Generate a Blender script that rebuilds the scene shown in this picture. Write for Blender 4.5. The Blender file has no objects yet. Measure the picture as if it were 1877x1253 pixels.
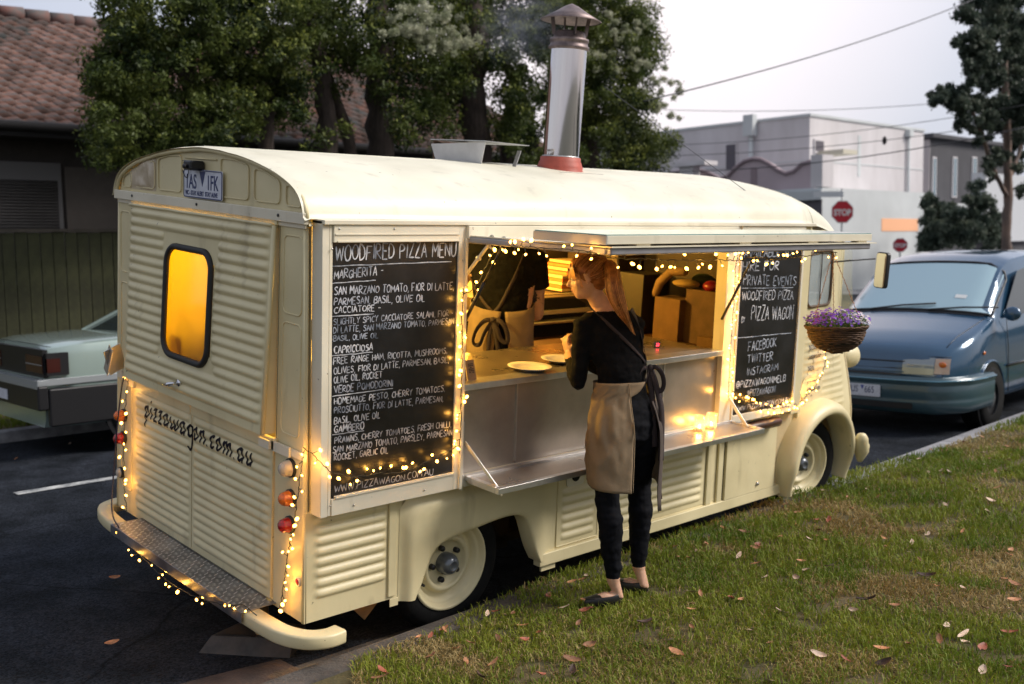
import bpy, bmesh, math, random
import numpy as np
from mathutils import Vector, Matrix, Quaternion, noise as mnoise
random.seed(7); rng = np.random.default_rng(11)
R_ = math.radians; PI = math.pi
S = bpy.context.scene
COL = S.collection

# ------------------------------------------------------------------ camera
cam = bpy.data.cameras.new('camera'); camo = bpy.data.objects.new('camera', cam); COL.objects.link(camo)
cam.sensor_width = 36; cam.lens = 37.07; cam.clip_start = 0.05; cam.clip_end = 2000
CM = Matrix(((0.7276, 0.0727, -0.6821), (-0.6857, 0.0520, -0.7260), (-0.0173, 0.9960, 0.0877))).to_quaternion().to_matrix()
CW = Vector((-2.438, -4.009, 1.932))
camo.matrix_world = Matrix.Translation(CW) @ CM.to_4x4()
cam.dof.use_dof = True; cam.dof.focus_distance = 4.9; cam.dof.aperture_fstop = 2.4
S.camera = camo
# ------------------------------------------------------------------ sky, sun, exposure
SUN_EL, SUN_AZ = R_(40), R_(-46)          # azimuth measured from +x towards +y
sun_dir = Vector((math.cos(SUN_AZ)*math.cos(SUN_EL), math.sin(SUN_AZ)*math.cos(SUN_EL), math.sin(SUN_EL)))
w = bpy.data.worlds.new('World'); S.world = w; w.use_nodes = True
nt = w.node_tree; nt.nodes.clear()
N = nt.nodes.new; LK = nt.links.new
out = N('ShaderNodeOutputWorld'); bg = N('ShaderNodeBackground'); bg.inputs['Strength'].default_value = 0.1
sky = N('ShaderNodeTexSky'); sky.sky_type = 'NISHITA'; sky.sun_disc = False
sky.sun_elevation = SUN_EL; sky.sun_rotation = PI/2 - SUN_AZ; sky.air_density = 1.5; sky.dust_density = 3
tc = N('ShaderNodeTexCoord')
dot = N('ShaderNodeVectorMath'); dot.operation = 'DOT_PRODUCT'; dot.inputs[1].default_value = (.695, .640, .330)
ramp = N('ShaderNodeValToRGB'); ramp.color_ramp.elements[0].position = 0.3; ramp.color_ramp.elements[0].color = (0.37, 0.385, 0.44, 1)
ramp.color_ramp.elements[1].position = 0.992; ramp.color_ramp.elements[1].color = (0.98, 0.88, 0.90, 1)
e = ramp.color_ramp.elements.new(0.93); e.color = (0.53, 0.55, 0.64, 1); e = ramp.color_ramp.elements.new(0.80); e.color = (0.36, 0.40, 0.52, 1)
cn = N('ShaderNodeTexNoise'); cn.inputs['Scale'].default_value = 2.2; cn.inputs['Detail'].default_value = 5
mr = N('ShaderNodeMapRange'); mr.inputs['To Min'].default_value = 7.6; mr.inputs['To Max'].default_value = 11.0
mul = N('ShaderNodeMixRGB'); mul.blend_type = 'MULTIPLY'; mul.inputs[0].default_value = 1
mix = N('ShaderNodeMixRGB'); mix.inputs[0].default_value = 0.86
LK(tc.outputs['Generated'], dot.inputs[0]); LK(dot.outputs['Value'], ramp.inputs[0]); LK(tc.outputs['Generated'], cn.inputs['Vector'])
LK(cn.outputs['Fac'], mr.inputs['Value']); LK(ramp.outputs[0], mul.inputs[1]); LK(mr.outputs[0], mul.inputs[2])
LK(sky.outputs[0], mix.inputs[1]); LK(mul.outputs[0], mix.inputs[2]); LK(mix.outputs[0], bg.inputs['Color']); LK(bg.outputs[0], out.inputs[0])
sl = bpy.data.lights.new('sun', 'SUN'); sl.energy = 2.5; sl.angle = R_(22); sl.color = (1, 0.93, 0.86)
so = bpy.data.objects.new('sun', sl); COL.objects.link(so); so.rotation_euler = (-sun_dir).to_track_quat('-Z', 'Y').to_euler()
S.view_settings.view_transform = 'Standard'; S.view_settings.look = 'None'; S.view_settings.exposure = 0.55; S.view_settings.gamma = 1
S.view_settings.use_curve_mapping = False
S.render.engine = 'CYCLES'
S.cycles.sample_clamp_indirect = 4; S.cycles.max_bounces = 8; S.cycles.caustics_reflective = False; S.cycles.caustics_refractive = False

# ------------------------------------------------------------------ coordinates
ROLL = R_(6.0)                                   # the van leans towards the kerb
VM = Matrix.Rotation(ROLL, 4, 'X')
VMi = VM.inverted()
CL = VMi @ CW
F = 37.07/36*1877
def rayw(p): return CM @ Vector((p[0]-938.5, -(p[1]-626.5), -F))
def rayl(p): return VMi.to_3x3() @ rayw(p)
LEAN = .033
def Sp(px, py, off=0.0):                         # point of the van side plane
    r = rayl((px, py)); k = (LEAN*(CL.z-.29)-off-CL.y)/(r.y-LEAN*r.z); return CL+k*r
def Xp(px, py, x): r = rayl((px, py)); return CL+r*((x-CL.x)/r.x)
def Yp(px, py, y): r = rayl((px, py)); return CL+r*((y-CL.y)/r.y)
def Zp(px, py, z): r = rayl((px, py)); return CL+r*((z-CL.z)/r.z)
def Wz(px, py, z): r = rayw((px, py)); return CW+r*((z-CW.z)/r.z)
def Wy(px, py, y): r = rayw((px, py)); return CW+r*((y-CW.y)/r.y)
def Wx(px, py, x): r = rayw((px, py)); return CW+r*((x-CW.x)/r.x)
def At(px, py, d): return CW + rayw((px, py))*(d/F)
def th(z): return LEAN*(z-.29)
def SP(x, z, o=0.0): return (x, th(z)-o, z)      # side wall, o outwards
def RP(y, z, o=0.0): return (-o, y, z)           # rear wall
def sstep(a, b, x):
    t = max(0, min(1, (x-a)/(b-a))); return t*t*(3-2*t)

# ------------------------------------------------------------------ materials
MATS = {}
def mat(name, col, rough=.5, metal=0.0, var=0.0, vscale=8.0, bump=0.0, bscale=60.0, col2=None, spec=.5, emit=None, estr=0.0, trans=0.0, alpha=1.0, coat=0.0, stretch=None, detail=4, ior=None, space='Object', subs=0.0, rvar=0.0, obrand=0.0):
    if name in MATS: return MATS[name]
    m = bpy.data.materials.new(name); m.use_nodes = True; t = m.node_tree; b = t.nodes['Principled BSDF']
    col = tuple(col[:3])+(1,)
    b.inputs['Base Color'].default_value = col; b.inputs['Roughness'].default_value = rough; b.inputs['Metallic'].default_value = metal
    b.inputs['Specular IOR Level'].default_value = spec
    if coat: b.inputs['Coat Weight'].default_value = coat; b.inputs['Coat Roughness'].default_value = .08
    if trans: b.inputs['Transmission Weight'].default_value = trans
    if ior: b.inputs['IOR'].default_value = ior
    if subs: b.inputs['Subsurface Weight'].default_value = subs; b.inputs['Subsurface Radius'].default_value = (.02, .008, .004); b.inputs['Subsurface Scale'].default_value = .6
    if alpha < 1: b.inputs['Alpha'].default_value = alpha
    if emit: b.inputs['Emission Color'].default_value = tuple(emit)+(1,); b.inputs['Emission Strength'].default_value = estr
    if var or col2 or bump or rvar:
        c = t.nodes.new('ShaderNodeTexCoord'); mp = t.nodes.new('ShaderNodeMapping')
        if stretch: mp.inputs['Scale'].default_value = stretch
        t.links.new(c.outputs[space], mp.inputs['Vector'])
        if var or col2 or rvar:
            n = t.nodes.new('ShaderNodeTexNoise'); n.inputs['Scale'].default_value = vscale; n.inputs['Detail'].default_value = detail; n.inputs['Roughness'].default_value = .62
            t.links.new(mp.outputs[0], n.inputs['Vector'])
            cr = t.nodes.new('ShaderNodeValToRGB'); cr.color_ramp.elements[0].position = .36; cr.color_ramp.elements[1].position = .66
            a = col2+(1,) if col2 else tuple(max(0, x*(1-var)) for x in col[:3])+(1,)
            cr.color_ramp.elements[0].color = a
            cr.color_ramp.elements[1].color = col if col2 else tuple(min(1, x*(1+var)) for x in col[:3])+(1,)
            t.links.new(n.outputs['Fac'], cr.inputs[0])
            if var or col2:
                src = cr.outputs[0]
                if obrand:
                    oi = t.nodes.new('ShaderNodeObjectInfo'); hs = t.nodes.new('ShaderNodeHueSaturation'); m1 = t.nodes.new('ShaderNodeMapRange')
                    m1.inputs['To Min'].default_value = 1-obrand; m1.inputs['To Max'].default_value = 1+obrand
                    t.links.new(oi.outputs['Random'], m1.inputs['Value']); t.links.new(m1.outputs[0], hs.inputs['Value']); t.links.new(src, hs.inputs['Color']); src = hs.outputs[0]
                t.links.new(src, b.inputs['Base Color'])
            if rvar:
                m2 = t.nodes.new('ShaderNodeMapRange'); m2.inputs['To Min'].default_value = max(0, rough-rvar); m2.inputs['To Max'].default_value = rough+rvar
                t.links.new(n.outputs['Fac'], m2.inputs['Value']); t.links.new(m2.outputs[0], b.inputs['Roughness'])
        if bump:
            n2 = t.nodes.new('ShaderNodeTexNoise'); n2.inputs['Scale'].default_value = bscale; n2.inputs['Detail'].default_value = 5
            t.links.new(mp.outputs[0], n2.inputs['Vector'])
            bu = t.nodes.new('ShaderNodeBump'); bu.inputs['Strength'].default_value = min(1, bump); bu.inputs['Distance'].default_value = .01
            t.links.new(n2.outputs['Fac'], bu.inputs['Height']); t.links.new(bu.outputs[0], b.inputs['Normal'])
    MATS[name] = m; return m

# cream van paint with dust and grime
def paint(name, base, grime, rough=.38):
    m = bpy.data.materials.new(name); m.use_nodes = True; t = m.node_tree; b = t.nodes['Principled BSDF']
    c = t.nodes.new('ShaderNodeTexCoord')
    def noi(sc, det, stretch=None):
        n = t.nodes.new('ShaderNodeTexNoise'); n.inputs['Scale'].default_value = sc; n.inputs['Detail'].default_value = det
        if stretch:
            mp = t.nodes.new('ShaderNodeMapping'); mp.inputs['Scale'].default_value = stretch; t.links.new(c.outputs['Object'], mp.inputs[0]); t.links.new(mp.outputs[0], n.inputs['Vector'])
        else: t.links.new(c.outputs['Object'], n.inputs['Vector'])
        return n
    n1 = noi(3, 6); n2 = noi(9, 8, (1, 1, .25)); n3 = noi(170, 2)
    r1 = t.nodes.new('ShaderNodeValToRGB'); r1.color_ramp.elements[0].position = .25; r1.color_ramp.elements[0].color = (.84, .83, .80, 1); r1.color_ramp.elements[1].position = .65
    r2 = t.nodes.new('ShaderNodeValToRGB'); r2.color_ramp.elements[0].position = .60; r2.color_ramp.elements[0].color = (0, 0, 0, 1); r2.color_ramp.elements[1].position = .82; r2.color_ramp.elements[1].color = (.70, .70, .70, 1)
    t.links.new(n1.outputs['Fac'], r1.inputs[0]); t.links.new(n2.outputs['Fac'], r2.inputs[0])
    mu = t.nodes.new('ShaderNodeMixRGB'); mu.blend_type = 'MULTIPLY'; mu.inputs[0].default_value = 1; mu.inputs[1].default_value = tuple(base)+(1,)
    t.links.new(r1.outputs[0], mu.inputs[2])
    mx = t.nodes.new('ShaderNodeMixRGB'); mx.inputs[2].default_value = tuple(grime)+(1,); t.links.new(r2.outputs[0], mx.inputs[0]); t.links.new(mu.outputs[0], mx.inputs[1])
    n5 = noi(34, 5); r5 = t.nodes.new('ShaderNodeValToRGB'); r5.color_ramp.elements[0].position = .72; r5.color_ramp.elements[0].color = (0, 0, 0, 1); r5.color_ramp.elements[1].position = .76; r5.color_ramp.elements[1].color = (.8, .8, .8, 1); t.links.new(n5.outputs['Fac'], r5.inputs[0])
    mx2 = t.nodes.new('ShaderNodeMixRGB'); mx2.inputs[2].default_value = (.10, .07, .045, 1); t.links.new(r5.outputs[0], mx2.inputs[0]); t.links.new(mx.outputs[0], mx2.inputs[1])
    t.links.new(mx2.outputs[0], b.inputs['Base Color'])
    mrr = t.nodes.new('ShaderNodeMapRange'); mrr.inputs['To Min'].default_value = rough-.1; mrr.inputs['To Max'].default_value = rough+.16
    t.links.new(n1.outputs['Fac'], mrr.inputs['Value']); t.links.new(mrr.outputs[0], b.inputs['Roughness'])
    n4 = noi(6, 3); ad = t.nodes.new('ShaderNodeMath'); ad.operation = 'MULTIPLY_ADD'; ad.inputs[1].default_value = .04
    t.links.new(n3.outputs['Fac'], ad.inputs[0]); t.links.new(n4.outputs['Fac'], ad.inputs[2])
    bu = t.nodes.new('ShaderNodeBump'); bu.inputs['Strength'].default_value = .35; bu.inputs['Distance'].default_value = .012
    t.links.new(ad.outputs[0], bu.inputs['Height']); t.links.new(bu.outputs[0], b.inputs['Normal'])
    MATS[name] = m; return m
CREAM = paint('cream_paint', (.76, .665, .405), (.34, .28, .15))
ROOFP = paint('roof_paint', (.82, .79, .64), (.45, .42, .33), .42)
WHITE = paint('white_frame_paint', (.80, .74, .59), (.40, .35, .24), .4)
STEEL = mat('steel', (.62, .60, .57), .34, .85, var=.12, vscale=5, bump=.12, bscale=90, rvar=.08)
PANEL = mat('brushed_panel', (.42, .37, .32), .30, .65, var=.14, vscale=3, bump=.06, bscale=40, rvar=.1)
ALU = mat('aluminium', (.66, .66, .66), .35, .9, var=.1, vscale=12)
CHROME = mat('chrome', (.7, .7, .72), .12, 1.0)
RUBBER = mat('black_rubber', (.014, .014, .014), .6, bump=.15, bscale=50)
TYRE = mat('tyre_rubber', (.006, .006, .006), .8, spec=.2, var=.3, vscale=20, bump=.2, bscale=80)
BLACK = mat('black_plastic', (.012, .012, .014), .4)
DARK = mat('dark_void', (.01, .009, .008), .9)
CHALKB = mat('chalkboard', (.011, .011, .012), .33, var=.5, vscale=6, bump=.06, bscale=30, rvar=.08)
CHALK = mat('chalk', (.72, .72, .74), .9, col2=(.20, .22, .26), vscale=14)
CHALK2 = mat('faded_chalk', (.50, .54, .62), .9, col2=(.10, .12, .15), vscale=14)
WIRE = mat('black_wire', (.012, .016, .012), .5)
BULB = mat('lit_bulb', (1, .6, .2), .4, emit=(1, .46, .07), estr=12)
BULB.cycles.emission_sampling = 'NONE'
SKIN = mat('skin', (.60, .36, .24), .45, var=.08, vscale=30, subs=.15, bump=.05, bscale=200)
LIPS = mat('lips', (.45, .16, .12), .45)
TOPM = mat('black_knit', (.005, .005, .006), .9, spec=.15, bump=.5, bscale=26, var=.3, vscale=30)
JEAN = mat('black_denim', (.004, .0045, .007), .85, spec=.15, bump=.35, bscale=22, var=.3, vscale=40)
KHAKI = mat('khaki_canvas', (.215, .155, .092), .85, var=.16, vscale=5, bump=.45, bscale=13)
STRAP = mat('dark_brown_webbing', (.030, .020, .022), .8, bump=.3, bscale=160)
SHOE = mat('black_leather', (.012, .012, .012), .35)

# ------------------------------------------------------------------ mesh builder
class MB:
    def __init__(s): s.v = []; s.f = []; s.m = []; s.s = []
    def add(s, vs, fs, m=0, smooth=False):
        o = len(s.v); s.v += [tuple(v) for v in vs]
        for f in fs: s.f.append([i+o for i in f]); s.m.append(m); s.s.append(smooth)
        return s
    def hexa(s, c, m=0):                       # 8 corners: bottom 4 ccw, top 4 ccw
        return s.add(c, [(0, 3, 2, 1), (4, 5, 6, 7), (0, 1, 5, 4), (1, 2, 6, 5), (2, 3, 7, 6), (3, 0, 4, 7)], m)
    def box(s, x0, x1, y0, y1, z0, z1, m=0, fn=None):
        c = [(x0, y0, z0), (x1, y0, z0), (x1, y1, z0), (x0, y1, z0), (x0, y0, z1), (x1, y0, z1), (x1, y1, z1), (x0, y1, z1)]
        if fn: c = [fn(*p) for p in c]
        return s.hexa(c, m)
    def sbox(s, x0, x1, z0, z1, o0, o1, m=0):  # box on the van side wall
        return s.box(x0, x1, o1, o0, z0, z1, m, lambda x, o, z: SP(x, z, o))
    def rbox(s, y0, y1, z0, z1, o0, o1, m=0):  # box on the rear wall
        return s.box(-o1, -o0, y0, y1, z0, z1, m)
    def beam(s, p, q, w, h, up=(0, 0, 1), m=0):
        p = Vector(p); q = Vector(q); d = (q-p).normalized(); up = Vector(up)
        a = d.cross(up)
        if a.length < 1e-4: a = d.cross(Vector((1, 0, 0)))
        a.normalize(); b = a.cross(d); a *= w/2; b *= h/2
        return s.hexa([p-a-b, p+a-b, q+a-b, q-a-b, p-a+b, p+a+b, q+a+b, q-a+b], m)
    def tube(s, pts, r, n=6, m=0, closed=False, cap=True, sx=1.0, ref=None):
        pts = [Vector(p) for p in pts]; k = len(pts); rs = r if isinstance(r, (list, tuple)) else [r]*k
        rings = []; prev = None
        for i, p in enumerate(pts):
            if closed: t = pts[(i+1) % k]-pts[i-1]
            else: t = pts[min(i+1, k-1)]-pts[max(i-1, 0)]
            if t.length < 1e-9: t = Vector((0, 0, 1))
            t.normalize()
            if ref is not None:
                a = Vector(ref)-t*t.dot(Vector(ref))
            elif prev is None:
                a = t.orthogonal()
            else: a = prev-t*prev.dot(t)
            if a.length < 1e-6: a = t.orthogonal()
            a.normalize(); prev = a; b = t.cross(a)
            rings.append([p+(a*math.cos(2*PI*j/n)*sx+b*math.sin(2*PI*j/n))*rs[i] for j in range(n)])
        vs = [v for rg in rings for v in rg]; fs = []
        for i in range(k if closed else k-1):
            i2 = (i+1) % k
            for j in range(n): fs.append((i*n+j, i*n+(j+1) % n, i2*n+(j+1) % n, i2*n+j))
        if cap and not closed: fs.append(tuple(range(n))[::-1]); fs.append(tuple((k-1)*n+j for j in range(n)))
        return s.add(vs, fs, m, True)
    def lathe(s, prof, c=(0, 0, 0), ax=(0, 0, 1), n=32, m=0, smooth=True, a0=0, a1=2*PI):
        ax = Vector(ax).normalized(); u = ax.orthogonal().normalized(); v = ax.cross(u); c = Vector(c)
        full = abs(a1-a0-2*PI) < 1e-6; nn = n if full else n+1
        vs = [c+ax*z+(u*math.cos(a0+(a1-a0)*j/n)+v*math.sin(a0+(a1-a0)*j/n))*r for r, z in prof for j in range(nn)]
        fs = []
        for i in range(len(prof)-1):
            for j in range(n):
                j2 = (j+1) % nn; fs.append((i*nn+j, i*nn+j2, (i+1)*nn+j2, (i+1)*nn+j))
        return s.add(vs, fs, m, smooth)
    def prism(s, poly, fn, o0, o1, m=0, smooth=False):
        n = len(poly); vs = [fn(a, b, o0) for a, b in poly]+[fn(a, b, o1) for a, b in poly]
        fs = [tuple(range(n)), tuple(range(n, 2*n))[::-1]]+[(i, (i+1) % n, (i+1) % n+n, i+n) for i in range(n)]
        return s.add(vs, fs, m, smooth)
    def grid(s, P, m=0, smooth=True, skip=None):
        nu = len(P); nv = len(P[0]); fs = []
        for i in range(nu-1):
            for j in range(nv-1):
                if skip and skip(i, j): continue
                fs.append((i*nv+j, (i+1)*nv+j, (i+1)*nv+j+1, i*nv+j+1))
        return s.add([p for r in P for p in r], fs, m, smooth)
    def ell(s, c, r, n=14, rot=None, m=0):
        c = Vector(c); vs = []; fs = []; k = n//2
        for i in range(k+1):
            a = PI*i/k
            for j in range(n):
                b = 2*PI*j/n; v = Vector((r[0]*math.sin(a)*math.cos(b), r[1]*math.sin(a)*math.sin(b), r[2]*math.cos(a)))
                if rot: v = rot @ v
                vs.append(c+v)
        for i in range(k):
            for j in range(n): fs.append((i*n+j, (i+1)*n+j, (i+1)*n+(j+1) % n, i*n+(j+1) % n))
        return s.add(vs, fs, m, True)
    def capsule(s, pts, rs, n=12, m=0, sx=1.0, ref=None):     # tube with rounded ends
        pts = [Vector(p) for p in pts]; d0 = (pts[0]-pts[1]).normalized(); d1 = (pts[-1]-pts[-2]).normalized()
        P = [pts[0]+d0*rs[0]*.98, pts[0]+d0*rs[0]*.75]+pts+[pts[-1]+d1*rs[-1]*.75, pts[-1]+d1*rs[-1]*.98]
        Rr = [rs[0]*.12, rs[0]*.66]+list(rs)+[rs[-1]*.66, rs[-1]*.12]
        return s.tube(P, Rr, n, m, sx=sx, ref=ref)
    def build(s, name, mats, parent=None, bevel=0, fix=True, seg=2, weld=False):
        me = bpy.data.meshes.new(name); me.from_pydata(s.v, [], s.f)
        if not isinstance(mats, (list, tuple)): mats = [mats]
        for x in mats: me.materials.append(x)
        me.polygons.foreach_set('material_index', s.m); me.polygons.foreach_set('use_smooth', s.s)
        if fix or weld:
            b = bmesh.new(); b.from_mesh(me)
            if weld: bmesh.ops.remove_doubles(b, verts=b.verts, dist=1e-5)
            if fix: bmesh.ops.recalc_face_normals(b, faces=b.faces)
            b.to_mesh(me); b.free()
        me.update()
        o = bpy.data.objects.new(name, me); COL.objects.link(o)
        if parent: o.parent = parent
        if bevel:
            md = o.modifiers.new('bevel', 'BEVEL'); md.width = bevel; md.segments = seg; md.limit_method = 'ANGLE'; md.angle_limit = R_(38)
            for p in me.polygons: p.use_smooth = True
            try: md.harden_normals = True
            except Exception: pass
        return o
def smooth_by_angle(o, ang=40):
    me = o.data
    try: me.set_sharp_from_angle(angle=R_(ang))
    except Exception: pass
    return o
def tag(o, label=None, cat=None, group=None, kind=None):
    if label: o['label'] = label
    if cat: o['category'] = cat
    if group: o['group'] = group
    if kind: o['kind'] = kind
    return o
def thing(name, label, cat, loc=(0, 0, 0), rot=(0, 0, 0), group=None):
    o = bpy.data.objects.new(name, None); COL.objects.link(o); o.location = loc; o.rotation_euler = rot
    o.empty_display_size = .1
    return tag(o, label, cat, group)
def vthing(name, label, cat, loc=(0, 0, 0), group=None):      # a thing that shares the van's lean; loc in van coordinates
    return thing(name, label, cat, VM @ Vector(loc), (ROLL, 0, 0), group)
def npmesh(name, V, Fq, mat_, kind=None, parent=None, mi=None, smooth=False):
    V = np.asarray(V, np.float32); Fq = np.asarray(Fq, np.int32); k = Fq.shape[1]
    me = bpy.data.meshes.new(name); me.vertices.add(len(V)); me.vertices.foreach_set('co', V.ravel())
    me.loops.add(Fq.size); me.loops.foreach_set('vertex_index', Fq.ravel())
    me.polygons.add(len(Fq)); me.polygons.foreach_set('loop_start', np.arange(0, Fq.size, k, dtype=np.int32)); me.polygons.foreach_set('loop_total', np.full(len(Fq), k, np.int32))
    for x in (mat_ if isinstance(mat_, (list, tuple)) else [mat_]): me.materials.append(x)
    if mi is not None: me.polygons.foreach_set('material_index', np.asarray(mi, np.int32))
    if smooth: me.polygons.foreach_set('use_smooth', np.ones(len(Fq), bool))
    me.update(); me.validate()
    o = bpy.data.objects.new(name, me); COL.objects.link(o)
    if parent: o.parent = parent
    if kind: o['kind'] = kind
    return o
def rrect(x0, x1, y0, y1, r, n=5):
    P = []
    for cx, cy, a in ((x1-r, y1-r, 0), (x0+r, y1-r, 90), (x0+r, y0+r, 180), (x1-r, y0+r, 270)):
        for i in range(n+1): t = R_(a+90*i/n); P.append((cx+r*math.cos(t), cy+r*math.sin(t)))
    return P
def chaikin(P, it=2, closed=False):
    P = [Vector(p) for p in P]
    for _ in range(it):
        Q = [] if closed else [P[0]]
        for i in range(len(P) if closed else len(P)-1):
            a = P[i]; b = P[(i+1) % len(P)]; Q += [a*.75+b*.25, a*.25+b*.75]
        if not closed: Q.append(P[-1])
        P = Q
    return P

# ------------------------------------------------------------------ ground
def yb(x): return -.22+.05*min(max(x, -6), 9)+ (.0 if x < 9 else .06*(x-9))
def vh(x, y):                                     # height of the grass verge
    d = max(0, yb(x)-y); return .135+.05*sstep(0, 1.6, d)+.018*math.sin(x*1.7+y)*sstep(.2, 1, d)+.03*sstep(5, 8, x)*sstep(0, 1, d)
ASPH = mat('asphalt', (.021, .025, .034), .85, col2=(.006, .008, .011), vscale=2.2, spec=.12, bump=1.0, bscale=110, detail=12)
def asphalt_mat():
    m = ASPH; t = m.node_tree; b = t.nodes['Principled BSDF']; src = b.inputs['Base Color'].links[0].from_socket
    c = t.nodes.new('ShaderNodeTexCoord')
    v = t.nodes.new('ShaderNodeTexVoronoi'); v.inputs['Scale'].default_value = 95; t.links.new(c.outputs['Object'], v.inputs['Vector'])
    r = t.nodes.new('ShaderNodeValToRGB'); r.color_ramp.elements[0].position = .05; r.color_ramp.elements[0].color = (.45, .45, .45, 1); r.color_ramp.elements[1].position = .95; r.color_ramp.elements[1].color = (2.6, 2.5, 2.4, 1)
    sp = t.nodes.new('ShaderNodeSeparateColor'); t.links.new(v.outputs['Color'], sp.inputs[0]); t.links.new(sp.outputs[0], r.inputs[0])
    mu = t.nodes.new('ShaderNodeMixRGB'); mu.blend_type = 'MULTIPLY'; mu.inputs[0].default_value = .8; t.links.new(src, mu.inputs[1]); t.links.new(r.outputs[0], mu.inputs[2])
    n = t.nodes.new('ShaderNodeTexNoise'); n.inputs['Scale'].default_value = 3; n.inputs['Detail'].default_value = 4; t.links.new(c.outputs['Object'], n.inputs['Vector'])
    mv = t.nodes.new('ShaderNodeMixRGB'); mv.inputs[0].default_value = .12; t.links.new(c.outputs['Object'], mv.inputs[1]); t.links.new(n.outputs['Color'], mv.inputs[2])
    w_ = t.nodes.new('ShaderNodeTexVoronoi'); w_.feature = 'DISTANCE_TO_EDGE'; w_.inputs['Scale'].default_value = .55; t.links.new(mv.outputs[0], w_.inputs['Vector'])
    r2 = t.nodes.new('ShaderNodeValToRGB'); r2.color_ramp.elements[0].position = .0; r2.color_ramp.elements[0].color = (.12, .12, .12, 1); r2.color_ramp.elements[1].position = .006; t.links.new(w_.outputs['Distance'], r2.inputs[0])
    m2 = t.nodes.new('ShaderNodeMixRGB'); m2.blend_type = 'MULTIPLY'; m2.inputs[0].default_value = .85; t.links.new(mu.outputs[0], m2.inputs[1]); t.links.new(r2.outputs[0], m2.inputs[2]); t.links.new(m2.outputs[0], b.inputs['Base Color'])
asphalt_mat()
GROUNDM = mat('distant_ground', (.05, .055, .04), .9, var=.3, vscale=.4)
mb = MB(); mb.add([(-400, -400, -.06), (400, -400, -.06), (400, 400, -.06), (-400, 400, -.06)], [(0, 1, 2, 3)])
tag(mb.build('ground', GROUNDM), kind='structure')
mb = MB(); P = []
for i in range(60):
    x = -12+i*2.0; P.append([(x, y, .05*math.sin(PI*max(0, min(1, (y-.1)/7.5)))) for y in np.linspace(-.05+ (0), 7.62, 12)])
for r in P:
    x = r[0][0]; r[0] = (x, min(yb(x)+.1, 3), 0); r.insert(0, (x, min(yb(x), 3), 0))
mb.grid(P); tag(mb.build('road', ASPH), kind='structure')
mb = MB(); mb.add([(27, -60, .055), (33, -60, .055), (33, 7, .055), (27, 7, .055), (27, 7.0, .055), (33, 7, .055), (33, 70, .055), (27, 70, .055)], [(0, 1, 2, 3), (4, 5, 6, 7)])
tag(mb.build('side_street', ASPH), kind='structure')
PAINTW = mat('road_paint', (.62, .62, .60), .7, col2=(.16, .17, .18), vscale=12, bump=.4, bscale=80, detail=10)
k = 0
for x0, x1 in ((-6.5, -2.4), (-1.9, -.15), (.34, 2.5), (5.5, 8.5), (11.5, 14.5)):
    mb = MB(); P = []
    n = 26
    for i in range(n+1):
        x = x0+(x1-x0)*i/n; j = .012*mnoise.noise((x*9, 0, k)); z = lambda y: .05*math.sin(PI*(y-.1)/7.5)+.006
        P.append([(x, 4.72+j, z(4.72)), (x, 4.84+j*.7, z(4.84))])
    mb.grid(P, smooth=False); tag(mb.build('lane_line', PAINTW), kind='structure'); k += 1
CONC = mat('kerb_concrete', (.36, .36, .38), .85, col2=(.20, .20, .21), vscale=7, bump=.7, bscale=70, detail=10)
KSHADE = mat('shaded_kerb', (.115, .10, .088), .9, col2=(.045, .04, .036), vscale=6, bump=.8, bscale=60, detail=10)  # near kerb: the van's shade is put into this darker colour
for i0, i1, km in ((0, 36, KSHADE), (36, 89, CONC)):
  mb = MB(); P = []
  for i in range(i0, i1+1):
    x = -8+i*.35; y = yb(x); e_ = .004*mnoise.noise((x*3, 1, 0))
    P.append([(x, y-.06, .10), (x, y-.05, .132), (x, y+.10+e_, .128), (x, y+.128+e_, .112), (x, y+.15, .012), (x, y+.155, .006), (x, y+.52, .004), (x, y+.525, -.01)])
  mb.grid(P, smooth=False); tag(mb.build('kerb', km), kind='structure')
# stained driveway apron at the near end of the kerb
APR = mat('stained_concrete', (.13, .085, .065), .85, col2=(.03, .026, .026), vscale=3.5, bump=.8, bscale=60, detail=12)
mb = MB(); P = []
for i in range(30):
    x = -4+i*.14; w_ = .07*sstep(.5, -.6, x)
    P.append([(x, yb(x)+.16, .0165), (x, yb(x)+.46+w_*2.2+.02*mnoise.noise((x*4, 2, 0)), .0165), (x, yb(x)+.47+w_*2.2, .004)])
mb.grid(P, smooth=False); tag(mb.build('driveway_apron', APR), kind='structure')
mb = MB(); P = []
for i in range(70):
    x = -8+i*.5; P.append([(x, 7.60, .0), (x, 7.61, .115), (x, 7.74, .125), (x, 7.76, .11)])
mb.grid(P, smooth=False); tag(mb.build('far_kerb', CONC), kind='structure')
SOIL = mat('verge_soil', (.060, .060, .022), .95, col2=(.12, .088, .042), vscale=1.6, bump=.9, bscale=45, detail=8)
mb = MB(); P = []
for i in range(110):
    x = -7+i*.3; y0 = yb(x)-.055
    P.append([(x, y0-d, vh(x, y0-d)-.012) for d in (0, .05, .12, .25, .4, .6, .9, 1.2, 1.6, 2, 2.6, 3.4, 4.5, 7, 12)])
mb.grid(P); tag(mb.build('grass_verge', SOIL), kind='structure')
mb = MB(); mb.grid([[(x, 7.75, .10), (x, 8.4, .16), (x, 9.62, .18), (x, 18, .2)] for x in np.linspace(-8, 27, 12)]); tag(mb.build('far_verge', SOIL), kind='structure')
mb = MB(); mb.grid([[(x, y, .08) for y in (7.8, 17.2, 40)] for x in (33, 60, 90)]); tag(mb.build('footpath', CONC), kind='structure')

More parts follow.
